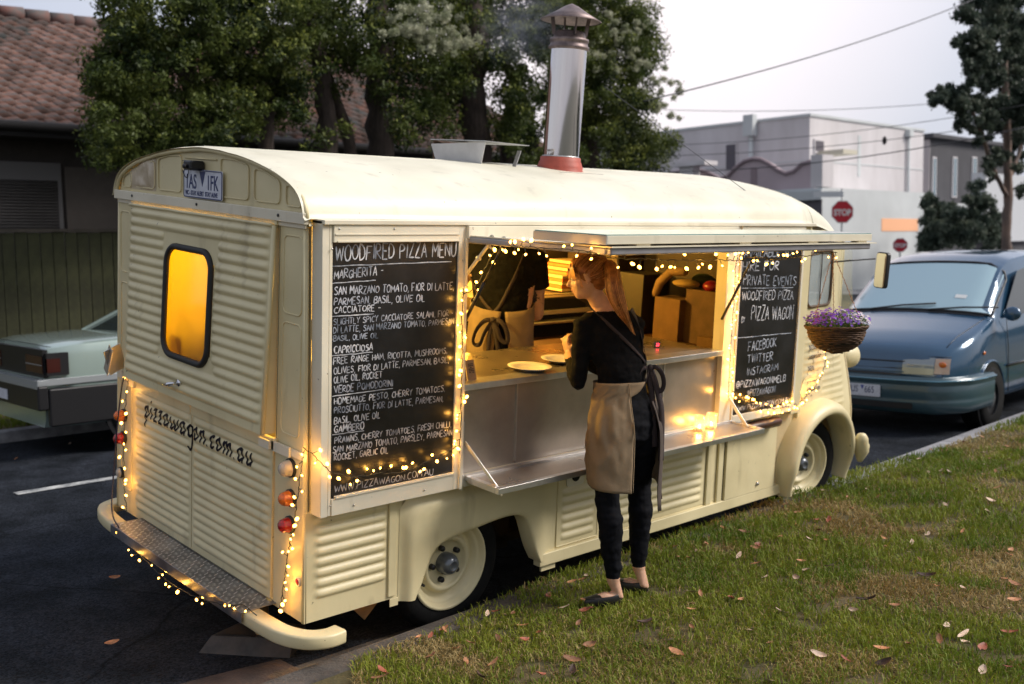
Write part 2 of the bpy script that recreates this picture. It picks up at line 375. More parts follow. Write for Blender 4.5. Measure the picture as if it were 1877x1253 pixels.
# grass blades
def noise2(x, y, sc, seed=0):
    g = np.random.default_rng(seed).random((64, 64)); xs = (x*sc) % 63; ys = (y*sc) % 63; i = xs.astype(int); j = ys.astype(int); u = xs-i; v = ys-j
    u = u*u*(3-2*u); v = v*v*(3-2*v)
    return (g[i, j]*(1-u)*(1-v)+g[i+1, j]*u*(1-v)+g[i, j+1]*(1-u)*v+g[i+1, j+1]*u*v)
def blades(x, y, z, h, wd, lean, dry=False):
    n = len(x); a = rng.uniform(0, 2*PI, n); l = rng.uniform(0, 2*PI, n)
    ca, sa = np.cos(a), np.sin(a); lx, ly = np.cos(l)*lean*h, np.sin(l)*lean*h
    b = np.stack([x, y, z], 1)
    side = np.stack([ca*wd/2, sa*wd/2, 0*a], 1)
    mid = b+np.stack([lx*.35, ly*.35, h*.6], 1); tip = b+np.stack([lx, ly, h*(1-.3*lean)], 1)
    V = np.empty((n, 5, 3)); V[:, 0] = b-side; V[:, 1] = b+side; V[:, 2] = mid+side*.8; V[:, 3] = mid-side*.8; V[:, 4] = tip
    V = V.reshape(-1, 3); o = np.arange(n)*5
    F_ = np.concatenate([np.stack([o, o+1, o+2], 1), np.stack([o, o+2, o+3], 1), np.stack([o+3, o+2, o+4], 1)])
    return V, F_
def grassmat(name, c1, c2, c3):
    m = bpy.data.materials.new(name); m.use_nodes = True; t = m.node_tree; b = t.nodes['Principled BSDF']
    g = t.nodes.new('ShaderNodeNewGeometry'); n = t.nodes.new('ShaderNodeTexNoise'); n.inputs['Scale'].default_value = 1.7; n.inputs['Detail'].default_value = 4
    n2 = t.nodes.new('ShaderNodeTexNoise'); n2.inputs['Scale'].default_value = 140
    t.links.new(g.outputs['Position'], n.inputs['Vector']); t.links.new(g.outputs['Position'], n2.inputs['Vector'])
    r = t.nodes.new('ShaderNodeValToRGB'); r.color_ramp.elements[0].position = .36; r.color_ramp.elements[0].color = c1+(1,); r.color_ramp.elements[1].position = .64; r.color_ramp.elements[1].color = c2+(1,)
    mx = t.nodes.new('ShaderNodeMixRGB'); mx.inputs[2].default_value = c3+(1,)
    r2 = t.nodes.new('ShaderNodeValToRGB'); r2.color_ramp.elements[0].position = .55; r2.color_ramp.elements[1].position = .62
    t.links.new(n2.outputs['Fac'], r2.inputs[0]); t.links.new(n.outputs['Fac'], r.inputs[0]); t.links.new(r.outputs[0], mx.inputs[1]); t.links.new(r2.outputs[0], mx.inputs[0])
    t.links.new(mx.outputs[0], b.inputs['Base Color']); b.inputs['Roughness'].default_value = .6; b.inputs['Specular IOR Level'].default_value = .25
    tr = t.nodes.new('ShaderNodeBsdfTranslucent'); t.links.new(mx.outputs[0], tr.inputs[0]); ms = t.nodes.new('ShaderNodeMixShader'); ms.inputs[0].default_value = .3
    o = [q for q in t.nodes if q.type == 'OUTPUT_MATERIAL'][0]; t.links.new(b.outputs[0], ms.inputs[1]); t.links.new(tr.outputs[0], ms.inputs[2]); t.links.new(ms.outputs[0], o.inputs[0])
    return m
GREENG = grassmat('green_grass', (.095, .175, .012), (.24, .285, .030), (.26, .24, .06))
DRYG = grassmat('dry_grass', (.30, .21, .07), (.46, .36, .17), (.16, .13, .04))
n = 520000
u = rng.random(n)
# sample in distance from the camera so that the nearest turf is the densest
ang = rng.uniform(R_(2), R_(56), n); dist = 2.0+14.5*u**1.9
gx_ = CW.x+np.cos(ang)*dist; gy_ = CW.y+np.sin(ang)*dist
ybv = np.vectorize(yb)(gx_); edge = ybv-.02+.13*np.clip((gx_-.5)/.5, 0, 1)*np.clip((6.2-gx_)/1.2, 0, 1)+.06*(noise2(gx_+9, gy_+9, 3, 5)-.5)
keep = (gy_ < edge) & (gy_ > -4.6) & (gx_ > -3) & (gx_ < 13); gx_, gy_, dist = gx_[keep], gy_[keep], dist[keep]
gz_ = np.array([vh(a, min(b, yb(a)))-.010 for a, b in zip(gx_, gy_)])
dens = noise2(gx_+9, gy_+9, 1.1, 2)*.5+noise2(gx_+9, gy_+9, 3.7, 3)*.5
dryp = .10+.85*np.clip((dens-.50)*5.5, 0, 1)+.45*np.clip(1-np.hypot(gx_-.75, (gy_+1.2)*1.1)/1.1, 0, 1)
bare = noise2(gx_+9, gy_+9, 5.3, 9)*.6+noise2(gx_+9, gy_+9, 13, 10)*.4
kp = rng.random(len(gx_)) < np.clip(1.25-3.2*np.clip(bare-.60, 0, 1)*3, .15, 1)
gx_, gy_, gz_, dist, dryp = gx_[kp], gy_[kp], gz_[kp], dist[kp], dryp[kp]
isdry = rng.random(len(gx_)) < dryp
for nm, sel, mt_, lab in (('green_grass', ~isdry, GREENG, 'short green lawn grass on the near verge'), ('dry_grass', isdry, DRYG, 'straw coloured dry grass matted through the near verge')):
    x, y, z, d = gx_[sel], gy_[sel], gz_[sel], dist[sel]; m_ = len(x)
    hh = rng.uniform(.020, .056, m_)*(.75 if nm == 'dry_grass' else 1)*(1+.3*(d > 6)); ww = .0032*(1+d*.16)*rng.uniform(.7, 1.2, m_); le = rng.uniform(.2, 1.0, m_)*(1.6 if nm == 'dry_grass' else 1)
    V, F_ = blades(x, y, z, hh, ww, le); tag(npmesh(nm, V, F_, mt_), lab, 'grass', kind='stuff')
n = 26000; x = rng.uniform(-1, 16, n); y = rng.uniform(7.78, 9.5, n)
V, F_ = blades(x, y, np.full(n, .12), rng.uniform(.05, .1, n), np.full(n, .014), rng.uniform(.2, .8, n))
tag(npmesh('far_grass', V, F_, GREENG), 'green grass on the far nature strip below the fence', 'grass', kind='stuff')

# fallen leaves
LM = [mat('leaf_brown', (.36, .17, .085), .7, var=.3, vscale=30, obrand=.5), mat('leaf_pale', (.56, .42, .32), .7, var=.2, vscale=30, obrand=.25), mat('leaf_red', (.28, .085, .05), .6, var=.25, vscale=30, obrand=.35), mat('leaf_dark', (.06, .030, .022), .7, var=.3, vscale=30, obrand=.3)]
def leafmesh(L, W, curl, seed, m):
    rr = random.Random(seed); mb = MB(); P = []
    for i in range(6):
        t = i/5; wv = W*math.sin(PI*min(.97, t*.92+.04))**.7/2; x = (t-.5)*L; zz = curl*L*(2*t-1)**2
        P.append([(x, -wv, zz+W*curl*1.2), (x, -wv*.45, zz+.001), (x, wv*.5, zz), (x+.1*wv, wv, zz+W*curl*(1.6+rr.random()))])
    mb.grid(P); o = mb.build('fallen_leaf', m, fix=False); return o
kinds = []
for i, (L, W, c, mi, lab) in enumerate(((.075, .030, .07, 0, 'curled mid brown dead leaf lying on the grass verge'), (.055, .028, .10, 0, 'small folded brown dead leaf lying on the grass verge'), (.065, .03, .08, 1, 'pale bleached dead leaf lying on the grass verge'), (.11, .028, .05, 1, 'long pale strip of bark or leaf on the grass verge'), (.07, .034, .09, 2, 'reddish brown curled dead leaf lying on the grass verge'), (.08, .032, .12, 3, 'dark shrivelled dead leaf lying on the grass verge'))):
    o = leafmesh(L, W, c, i, LM[mi]); tag(o, lab, 'leaf', group=('brown leaves', 'small folded brown leaves', 'pale leaves', 'long pale strips', 'reddish leaves', 'dark leaves')[i]+' fallen on the verge'); kinds.append(o)
def place_leaf(kind, x, y, z=None, label=None, sc=1):
    o = kinds[kind]
    if o.get('used'): o = kinds[kind].copy(); COL.objects.link(o)
    else: kinds[kind]['used'] = 1
    if z is None: z = vh(x, y)+.020
    o.location = (x, y, z); o.rotation_euler = (random.uniform(-.5, .5), random.uniform(-.4, .4), random.uniform(0, 2*PI)); s_ = sc*random.uniform(.75, 1.15); o.scale = (s_, s_, s_)
    if label: o['label'] = label
    return o
for px, py, kd in ((1377, 1165, 3), (1354, 1010, 3), (1276, 1000, 2), (1665, 1192, 0), (1722, 1185, 0), (1620, 1225, 5), (1816, 920, 2), (1810, 938, 2), (1672, 990, 2), (1668, 1010, 2), (1850, 1172, 4), (1800, 1200, 4), (1765, 1175, 3), (1770, 1190, 2), (1432, 1130, 2), (1565, 1130, 2), (1698, 1060, 5), (1735, 1160, 3), (1620, 980, 1), (1430, 975, 1), (1520, 945, 4), (1365, 965, 0), (1388, 990, 4), (1520, 1035, 2), (1805, 1125, 0), (1860, 1075, 0), (1700, 975, 2), (1182, 1142, 5), (1268, 1155, 1), (1048, 1205, 0), (1050, 1228, 5), (915, 1160, 0), (905, 1205, 0), (790, 1190, 1), (700, 1215, 4), (697, 1228, 0), (940, 1112, 1), (958, 1135, 0), (1060, 1135, 1), (1410, 1255, 3), (1350, 1250, 3), (1800, 1240, 2), (1588, 1110, 5), (1500, 1210, 2), (1640, 1120, 0), (1240, 1200, 0), (1080, 1180, 1), (880, 1230, 5), (1340, 1100, 4), (1460, 1060, 2), (1170, 1010, 5), (1210, 960, 0), (1560, 925, 1), (1740, 860, 2), (1650, 870, 0), (1850, 840, 2), (1790, 900, 5), (1610, 905, 0)):
    p = Wz(px, py, .19); place_leaf(kd, p.x, p.y)
for i in range(150):
    x = random.uniform(.3, 8); y = yb(x)-random.random()**1.4*2.6-.05; place_leaf(random.choice((0, 1, 1, 2, 0, 4, 2)), x, y, sc=.8)
for px, py in ((30, 842), (128, 814), (185, 806), (250, 885), (330, 1065), (205, 1180), (210, 1060)):
    p = Wz(px, py, .05); q_ = place_leaf(random.choice((0, 1, 2)), p.x, p.y, .058, None, .9); q_['label'] = 'dry leaf lying on the dark asphalt left of the van'; q_['group'] = 'dry leaves on the road'

# ================================================================== the van
van = thing('food_van', 'cream corrugated vintage food van with open serving hatch and chalkboards, parked at the kerb', 'van', (0, 0, 0), (ROLL, 0, 0))
def part(mb, name, m, parent=None, **k): return mb.build(name, m, parent or van, **k)
DOORG = .0
# --- corrugated sheet: ribs (u0,u1,z,half height,amp)
def ribd(ribs, u, z):
    d = 0
    for (a, b, zc, h, amp) in ribs:
        if a < u < b and abs(z-zc) < h:
            e = min(u-a, b-u); L = .045; f = 1 if e > L else math.sqrt(max(0, 1-(1-e/L)**2)); hh = h*(.45+.55*f)
            t = (z-zc)/hh
            if abs(t) < 1: d = max(d, amp*f*(math.cos(PI*t/2)**.8))
    return d
def ribsheet(mb, fn, u0, u1, z0, z1, ribs, nu=36, dz=.0062, skip=None, extra=None):
    us = sorted(set(list(np.linspace(u0, u1, nu))+[r[0]+k for r in ribs for k in (.0, .012, .03)]+[r[1]-k for r in ribs for k in (.0, .012, .03)]))
    us = [u for u in us if u0-1e-6 <= u <= u1+1e-6]; us = [u for i, u in enumerate(us) if i == 0 or u-us[i-1] > 1e-4]
    nz = int((z1-z0)/dz)+1; zs = np.linspace(z0, z1, nz)
    P = [[fn(u, z, ribd(ribs, u, z)+(extra(u, z) if extra else 0)) for z in zs] for u in us]
    sk = None
    if skip: sk = lambda i, j: skip((us[i]+us[i+1])/2, (zs[j]+zs[j+1])/2)
    mb.grid(P, skip=sk)
def ridge(mb, fn, x0, x1, z0, z1, r=.03, o=0.0, rad=.004, top=None):
    P = [fn(a, b, o) for a, b in rrect(x0, x1, z0, z1, r, 4)]; mb.tube(P, rad, 5, closed=True)
def rpoly(P, r):
    P = [Vector(p) for p in P]; n = len(P); Q = []
    for i in range(n):
        a, b, c = P[i-1], P[i], P[(i+1) % n]; k = min(r, (a-b).length*.4, (c-b).length*.4); p = b+(a-b).normalized()*k; q = b+(c-b).normalized()*k
        Q += [p*(1-t)**2+b*2*t*(1-t)+q*t*t for t in (0, .33, .67, 1)]
    return Q
# --- rear wall -----------------------------------------------------
RY0 = lambda z: th(z); RY1 = lambda z: 2.0-.025*(z-.29)
mb = MB()
for (a0, a1, b0, b1) in ((None, .270, None, .270), (1.745, None, 1.745, None)):
    z0, z1 = .285, 2.06
    ys = lambda z: (RY0(z) if a0 is None else a0, a1 if a1 is not None else RY1(z))
    P = [[RP(ys(z)[0]+(ys(z)[1]-ys(z)[0])*t, z, .0) for z in np.linspace(z0, z1, 20)] for t in np.linspace(0, 1, 6)]
    mb.grid(P, smooth=False)
    P = [[RP(ys(z)[0]+(ys(z)[1]-ys(z)[0])*t, z, -.03) for z in (z0, z1)] for t in (0, 1)]; mb.grid(P, smooth=False)
mb.rbox(.262, 1.745, .285, .312, -.03, 0); mb.rbox(.262, 1.745, 2.038, 2.07, -.03, .018)
o = part(mb, 'rear_wall', CREAM, fix=False)
mb = MB()
for z0, z1 in ((1.66, 2.0), (1.12, 1.62)): ridge(mb, RP, .075, .225, z0, z1, .03, .001)
for z0, z1 in ((1.66, 1.99), (1.16, 1.60)): ridge(mb, RP, 1.79, 1.92, z0, z1, .03, .001)
ridge(mb, RP, 1.79, 1.93, .42, 1.06, .03, .001)
mb.build('pressed_panel_edge', CREAM, o)
mb = MB(); mb.tube([RP(.012+th(z), z, -.008) for z in (.285, .8, 1.4, 2.075)], .013, 10); part(mb, 'corner_bead', CREAM)
mb = MB(); mb.tube([RP(RY1(z)-.012, z, -.008) for z in (.285, .8, 1.4, 2.075)], .013, 10); part(mb, 'corner_bead', CREAM)
# gable
PR = [(.036, 2.082), (.050, 2.128), (.075, 2.168), (.12, 2.204), (.197, 2.238), (.30, 2.270), (.425, 2.295), (.56, 2.318), (.721, 2.337), (.86, 2.347), (1.0, 2.350)]
PRF = PR+[(2-y-.004, z-.004) for y, z in PR[-2::-1]]
mb = MB(); gp = [(1.955, 2.05)]+[(.036, 2.05)]+[(y+(1-y)*.012, z-.012) for y, z in PRF]
n = len(gp); mb.prism(gp, RP, -.02, -.004)
o = part(mb, 'gable', CREAM)
mb = MB(); mb.tube([RP(y, z-.006, .008) for y, z in PRF], .011, 8); mb.build('gable_rim', CREAM, o)
mb = MB()
for poly in (((.09, 2.125), (.22, 2.125), (.22, 2.215), (.17, 2.21), (.11, 2.18)), ((.27, 2.13), (.49, 2.13), (.49, 2.275), (.40, 2.265), (.27, 2.225)), ((.54, 2.13), (.80, 2.13), (.80, 2.31), (.66, 2.305), (.54, 2.285)), ((.84, 2.30), (1.16, 2.30)), ((1.46, 2.13), (1.20, 2.13), (1.20, 2.31), (1.34, 2.305), (1.46, 2.285)), ((1.50, 2.13), (1.73, 2.13), (1.73, 2.22), (1.60, 2.26), (1.50, 2.272)), ((1.78, 2.125), (1.90, 2.125), (1.88, 2.18), (1.78, 2.21))):
    mb.tube([RP(p[0], p[1], .001) for p in (rpoly(poly, .026) if len(poly) > 2 else poly)], .0036, 5, closed=len(poly) > 2)
mb.build('pressed_panel_edge', CREAM, o)
# the dented and patched skin at the left of the gable
mb = MB(); P = []
for i in range(22):
    u = i/21; P.append([])
    for j in range(16):
        v = j/15; y = 1.49+.31*u; z0 = 2.118; z1 = 2.30-.085*sstep(.2, 1, u); z = z0+(z1-z0)*v
        e_ = min(u, 1-u, v, 1-v)
        P[-1].append(RP(y, z, -.002+.014*sstep(0, .18, e_)*(.55+.75*mnoise.noise((u*3.1, v*2.2, 4)))))
mb.grid(P); mb.build('dented_patch', mat('dented_paint', (.66, .56, .42), .22, col2=(.45, .36, .24), vscale=9, bump=.3, bscale=15), o, fix=False)
mb = MB(); mb.rbox(.036, 1.956, 2.056, 2.104, 0, .024); mb.rbox(.05, 1.94, 2.036, 2.056, 0, .010)
o = part(mb, 'gable_trim', WHITE, bevel=.003)
mb = MB()
for y in (.24, .99, 1.72): mb.lathe([(0, 0), (.007, 0), (.007, .004), (0, .004)], RP(y, 2.082, .024), (-1, 0, 0), 8)
mb.build('bolt', BLACK, o)
# upper hatch door, hinged at its top and slightly open at the bottom
WY0, WY1, WZ0, WZ1 = .800, 1.268, 1.315, 1.862
def inr(y, z, x0, x1, z0, z1, r):
    if not (x0 < y < x1 and z0 < z < z1): return False
    cx = min(max(y, x0+r), x1-r); cz = min(max(z, z0+r), z1-r); return (y-cx)**2+(z-cz)**2 < r*r
DT = 2.04; OPN = .042
def DP(y, z, o=0): k = (DT-z)/.93; return (-(.028+o)-OPN*k, y, z)
YL, YR = 1.735, .280
ribs = []
for i in range(19):
    z = 2.0-.0492*i
    if z < 1.12: break
    if i < 2 or (z < 1.31 and i != 99): ribs.append((YR+.015, YL-.02, z, .0215, .014))
    else:
        c_ = (WZ0+WZ1)/2; m1 = .035+.03*abs((z-c_)/.27)**6
        if i == 2: m1 = .06
        ribs.append((YR+.015, WY0-.0-m1+.01, z, .0215, .014)); ribs.append((WY1+m1-.01, YL-.02, z, .0215, .014))
mb = MB(); ribsheet(mb, DP, YR, YL, 1.10, DT, ribs, 30, .0058, skip=lambda y, z: inr(y, z, WY0, WY1, WZ0, WZ1, .085))
for a in (YR, YL): mb.grid([[DP(a, z, -(.072 if a == YR else .03)*k) for z in (1.10, DT)] for k in (0, 1)], smooth=False)
mb.grid([[DP(y, 1.10, -.03*k) for y in (YR, YL)] for k in (0, 1)], smooth=False)
ud = part(mb, 'upper_rear_door', CREAM, fix=False)
mb = MB(); rp = rrect(WY0, WY1, WZ0, WZ1, .09, 8); mb.tube([DP(a, b, .004) for a, b in rp], .0165, 10, closed=True); mb.build('window_seal', RUBBER, ud)
AMB = bpy.data.materials.new('amber_lit_pane'); AMB.use_nodes = True  # amber of the lamplight inside is put into the pane's tint
_t = AMB.node_tree; _b = _t.nodes['Principled BSDF']; _o = [q for q in _t.nodes if q.type == 'OUTPUT_MATERIAL'][0]
_tr = _t.nodes.new('ShaderNodeBsdfTranslucent'); _tr.inputs[0].default_value = (1, .82, .14, 1)
_tp = _t.nodes.new('ShaderNodeBsdfTransparent'); _tp.inputs[0].default_value = (1, .82, .28, 1)
_gl = _t.nodes.new('ShaderNodeBsdfGlossy'); _gl.inputs['Roughness'].default_value = .06; _gl.inputs[0].default_value = (1, 1, 1, 1)
_fr = _t.nodes.new('ShaderNodeFresnel'); _m1 = _t.nodes.new('ShaderNodeMixShader'); _m1.inputs[0].default_value = .55; _m2 = _t.nodes.new('ShaderNodeMixShader')
_t.links.new(_tr.outputs[0], _m1.inputs[1]); _t.links.new(_tp.outputs[0], _m1.inputs[2]); _t.links.new(_fr.outputs[0], _m2.inputs[0]); _t.links.new(_m1.outputs[0], _m2.inputs[1]); _t.links.new(_gl.outputs[0], _m2.inputs[2]); _t.links.new(_m2.outputs[0], _o.inputs[0])
mb = MB(); mb.prism([(a, b) for a, b in rrect(WY0-.01, WY1+.01, WZ0-.01, WZ1+.01, .09, 6)], DP, -.006, -.003); mb.build('window_pane', AMB, ud)
mb = MB(); mb.lathe([(0, 0), (.022, 0), (.020, .012), (0, .014)], DP(1.075, 1.19, .0), (-1, 0, 0), 14)
mb.tube([DP(1.075, 1.19, .01), DP(1.075, 1.19, .04), DP(1.10, 1.182, .05), DP(1.16, 1.172, .045)], [.008, .009, .011, .006], 8); mb.build('handle', CHROME, ud)
mb = MB(); mb.tube([DP(YR-.006, z, -.005) for z in (1.1, 2.035)], .011, 8); mb.build('edge_flange', CREAM, ud)
mb = MB(); mb.tube([DP(y, 2.036+.003*mnoise.noise((y*9, 0, 0)), .004) for y in np.linspace(YR, YL, 24)], .008, 6); mb.build('seam', CREAM, ud)
# cracked filler under the top seam
mb = MB(); pts = [(1.72-.06*i, 2.015+.004*mnoise.noise((i*.9, 3, 0))) for i in range(24)]; mb.tube([DP(a, b, .0015) for a, b in pts], .0013, 4); mb.build('crack', BLACK, ud)
# lower doors
def lower(a, b, z1, nm):
    ribs = [(a+.018, b-.018, .995-.0447*i, .0195, .0100) for i in range(15)]
    f = lambda y, z, o=0: RP(y, z, .010+o)
    mb = MB(); ribsheet(mb, f, a, b, .315, z1, ribs, 22, .0056)
    for q in (a, b): mb.grid([[RP(q, z, .010-.02*k) for z in (.315, z1)] for k in (0, 1)], smooth=False)
    o = part(mb, nm, CREAM, fix=False)
    return o, ribs, f
ldR, ribR, fR = lower(.275, 1.052, 1.022, 'lower_rear_door'); ldL, ribL, fL = lower(1.060, 1.735, 1.022, 'lower_rear_door')
mb = MB(); mb.rbox(.245, 1.05, 1.024, 1.082, .0, .022); mb.build('hinge_rail', CREAM, ldR, bevel=.006)
mb = MB(); mb.rbox(1.062, 1.72, 1.024, 1.088, .0, .019); mb.build('hinge_rail', CREAM, ldL, bevel=.006)
mb = MB(); mb.rbox(.27, .36, 1.03, 1.07, .022, .036); mb.rbox(.12, .27, 1.025, 1.072, .01, .022); mb.rbox(-.0, .13, 1.032, 1.066, .004, .012); part(mb, 'hinge_strap', WHITE, bevel=.002)
mb = MB(); mb.rbox(1.70, 1.80, 1.04, 1.085, .0, .03); mb.rbox(1.78, 1.95, 1.055, 1.10, .0, .012); part(mb, 'hinge_strap', WHITE, bevel=.002)
mb = MB(); mb.beam(RP(1.90, 1.10, .03), RP(1.82, 1.25, .10), .10, .004, (0, 1, 0)); mb.beam(RP(1.90, 1.10, .10), RP(1.80, 1.25, .11), .06, .004, (1, 0, 0)); part(mb, 'folding_step_bracket', STEEL)
# inner dark behind the door gap
mb = MB(); mb.tube([RP(.262, z, -.004) for z in (1.08, 2.04)], .005, 6); part(mb, 'weather_strip', RUBBER)
# signwriting on the lower doors
SC = {'p': ('2,10 1,-9', '2,7 5,10 8,8 8,3 5,0 2,2'), 'i': ('2,10 2,0', '3,14 3,16'), 'z': ('0,9.5 3,10 7,10 0,0 4,.4 8,0',), 'a': ('8,9 4,10 1,7 1,3 4,0 8,3', '8.5,10 8.5,0 10,.5'), 'w': ('1,10 2,2 4,0 8,3 9,9', '9,9 9,3 12,0 15,3 16,10'),
 'g': ('8,9 4,10 1,7 1,3 4,0 8,3', '8.5,10 8.5,-7 5,-11 1,-8'), 'o': ('5,10 1,7 1,3 4,0 8,3 8,7 5,10 4,10',), 'n': ('2,10 2,0', '2,6 5,10 8,9 9,6 9,0'), 'c': ('8,9 5,10 1,7 1,3 4,0 8,2',), 'm': ('2,10 2,0', '2,6 5,10 8,8 8,0', '8,6 11,10 14,8 14,0'), 'u': ('2,10 2,3 5,0 9,3', '9,10 9,0'), '.': ('1,0 2,0.6',)}
ADV = dict(p=11, i=6.5, z=9.5, a=12.5, w=18.5, g=11, o=11, n=12.5, c=10, m=17.5, u=13); ADV['.'] = 5.5
def strokes(lines, width, fn, mb, m=0, step=None, var=.3):
    """flat brush strokes: lines of (a,b) surface coordinates, fn(a,b,o)->xyz"""
    for ln in lines:
        P = [Vector(p) for p in ln]
        if step:
            Q = [P[0]]
            for a, b in zip(P, P[1:]):
                k = max(1, int((b-a).length/step)); Q += [a.lerp(b, (i+1)/k) for i in range(k)]
            P = Q
        L = []; n = len(P)
        for i, p in enumerate(P):
            d = P[min(i+1, n-1)]-P[max(i-1, 0)]
            if d.length < 1e-9: d = Vector((1, 0))
            d.normalize(); nn = Vector((-d.y, d.x)); wv = width/2*(1+var*mnoise.noise((p.x*60, p.y*60, 0)))*(1 if 0 < i < n-1 else .7)
            L.append([fn(*(p+nn*wv), .0), fn(*(p-nn*wv), .0)])
        mb.grid(L, m=m, smooth=False)
tx = 'pizZawagon.com.au'.replace('Z', 'z'); tot = sum(ADV[c] for c in tx); y0, y1 = 1.585, .425; s_ = (y0-y1)/tot; cx = 0; LN = []
for c in tx:
    for st in SC[c]:
        pts = [tuple(float(q) for q in t.split(',')) for t in st.split()]
        P = chaikin([(y0-(cx+a*.93+.02*b)*s_-(b*.0012*0), .9035+b*.0064) for a, b in pts], 1); LN.append(P)
    cx += ADV[c]
def fdoor(y, z, o): rb = ribR if y < 1.056 else ribL; return RP(y, z, .0122+max(ribd(rb, y, z), 0)+o)
mb = MB(); strokes(LN, .0140, fdoor, mb, step=.006); mb.build('lettering', mat('sign_black', (.006, .004, .008), .6, spec=.2), ldR, fix=False)
# number plate and reversing camera
PLW = mat('plate_white', (.62, .64, .72), .45, var=.1, vscale=20); PLB = mat('plate_blue', (.03, .045, .14), .5)
mb = MB(); mb.prism(rrect(.758, 1.150, 2.110, 2.248, .012, 3), RP, .010, .013); pl = part(mb, 'number_plate', PLW)
mb = MB(); mb.tube([RP(a, b, .0135) for a, b in rrect(.762, 1.146, 2.114, 2.244, .012, 3)], .0028, 4, closed=True); mb.prism([(.985, 2.240), (.925, 2.240), (.955, 2.168)], RP, .0132, .0142); mb.build('plate_border', PLB, pl)
def text(s, size, m, parent, M4, name='lettering', ext=.0006, sx=1.0, align='LEFT', sp=1.0, off=0.0):
    c = bpy.data.curves.new(name, 'FONT'); c.body = s; c.size = size; c.extrude = ext; c.align_x = align; c.space_character = sp; c.offset = off
    t = bpy.data.objects.new(name, c); COL.objects.link(t); dg = bpy.context.evaluated_depsgraph_get(); me = bpy.data.meshes.new_from_object(t.evaluated_get(dg))
    COL.objects.unlink(t); bpy.data.objects.remove(t); me.materials.clear(); me.materials.append(m)
    o = bpy.data.objects.new(name, me); COL.objects.link(o); o.parent = parent; o.matrix_local = M4 @ Matrix.Diagonal((sx, 1, 1, 1)); return o
def M_rear(y, z, o): return Matrix(((0, 0, -1, -o), (-1, 0, 0, y), (0, 1, 0, z), (0, 0, 0, 1)))
text('1AS', .098, PLB, pl, M_rear(1.128, 2.156, .0138), sx=.72, off=.001)
text('1FK', .098, PLB, pl, M_rear(.912, 2.156, .0138), sx=.72, off=.001)
text('VIC - STAY ALERT  STAY ALIVE', .030, PLB, pl, M_rear(1.130, 2.124, .0138), sx=.80, off=.0007)
mb = MB(); mb.box(-.075, -.0, .955, 1.035, 2.245, 2.29); mb.lathe([(0, 0), (.013, 0), (.013, .02), (0, .02)], (-.075, .995, 2.265), (-1, 0, -.5), 12)
rc = part(mb, 'reversing_camera', BLACK, bevel=.012, seg=3)
mb = MB(); mb.tube(chaikin([(-.03, 1.03, 2.26), (-.03, 1.06, 2.275), (-.02, 1.08, 2.24), (-.016, 1.11, 2.20), (-.016, 1.14, 2.215), (-.016, 1.155, 2.24)]), .0022, 5); mb.tube(chaikin([(-.03, 1.03, 2.28), (-.04, 1.08, 2.29), (-.03, 1.13, 2.285)]), .0016, 5); mb.build('cable', BLACK, rc)
# rear lamps
CLR = mat('clear_lens', (.9, .78, .62), .15, trans=.4, coat=.5); ORG = mat('amber_lens', (.85, .20, .02), .15, trans=.25, coat=.6); RED = mat('red_lens', (.45, .012, .01), .14, trans=.2, coat=.6)
def lamp(y, z, r, m, lab, depth=1.0):
    mb = MB(); mb.lathe([(r*1.08, 0), (r*1.08, .012), (r*.98, .015), (r*.95, .012)], RP(y, z, 0), (-1, 0, 0), 22); o = part(mb, 'rear_lamp', RUBBER)
    mb = MB(); mb.lathe([(r*.96, .012), (r*.93, .025*depth), (r*.80, .044*depth), (r*.55, .056*depth), (r*.25, .062*depth), (0, .063*depth)], RP(y, z, 0), (-1, 0, 0), 22); q = mb.build('lens', m, o); q['label'] = lab
    mb = MB()
    for k in (.75, .5): mb.tube([Vector(RP(y, z, (.0505 if k < .6 else .047)*depth*(1.12 if k < .6 else 1.0)))+Vector((0, math.cos(a)*r*k, math.sin(a)*r*k)) for a in np.linspace(0, 2*PI, 17)[:-1]], .0012, 4, closed=True)
    mb.build('lens_ring', m, q)
lamp(.132, .975, .040, CLR, 'clear round lens'); lamp(.127, .838, .037, ORG, 'amber round lens'); lamp(.127, .714, .037, RED, 'red round lens')
lamp(1.885, .845, .034, ORG, 'amber round lens'); lamp(1.893, .712, .036, RED, 'red round lens'); lamp(1.93, .50, .030, CLR, 'small round lens', .5)
mb = MB(); mb.lathe([(.022, 0), (.022, .008), (.017, .010), (.017, .006), (0, .007)], RP(.052, .468, 0), (-1, 0, 0), 18); o = part(mb, 'side_reflector', WHITE); mb = MB(); mb.lathe([(.0165, .006), (.010, .0105), (0, .011)], RP(.052, .468, 0), (-1, 0, 0), 18); mb.build('lens', RED, o)
# bumper with tread plate
mb = MB(); path = [(.095, -.140), (.03, -.150), (-.05, -.115), (-.105, -.02), (-.120, .10), (-.125, .4), (-.13, 1.0), (-.125, 1.6), (-.115, 1.85), (-.075, 2.0), (.0, 2.055), (.10, 2.07)]
cp = chaikin([(a, b, .262) for a, b in path], 2)
def sect(c, t, wd, z0, z1):
    nn = Vector((-t.y, t.x, 0)); r = []
    for a, b in rrect(-wd/2, wd/2, z0, z1, .012, 2): r.append(c+nn*a+Vector((0, 0, b)))
    return r
L = []
for i, p in enumerate(cp):
    t = (cp[min(i+1, len(cp)-1)]-cp[max(i-1, 0)]).normalized(); L.append(sect(p, t, .085, -.028, .036))
n = len(L[0]); vs = [v for r in L for v in r]; fs = [(i*n+j, i*n+(j+1) % n, (i+1)*n+(j+1) % n, (i+1)*n+j) for i in range(len(L)-1) for j in range(n)]+[tuple(range(n)), tuple((len(L)-1)*n+j for j in range(n))[::-1]]
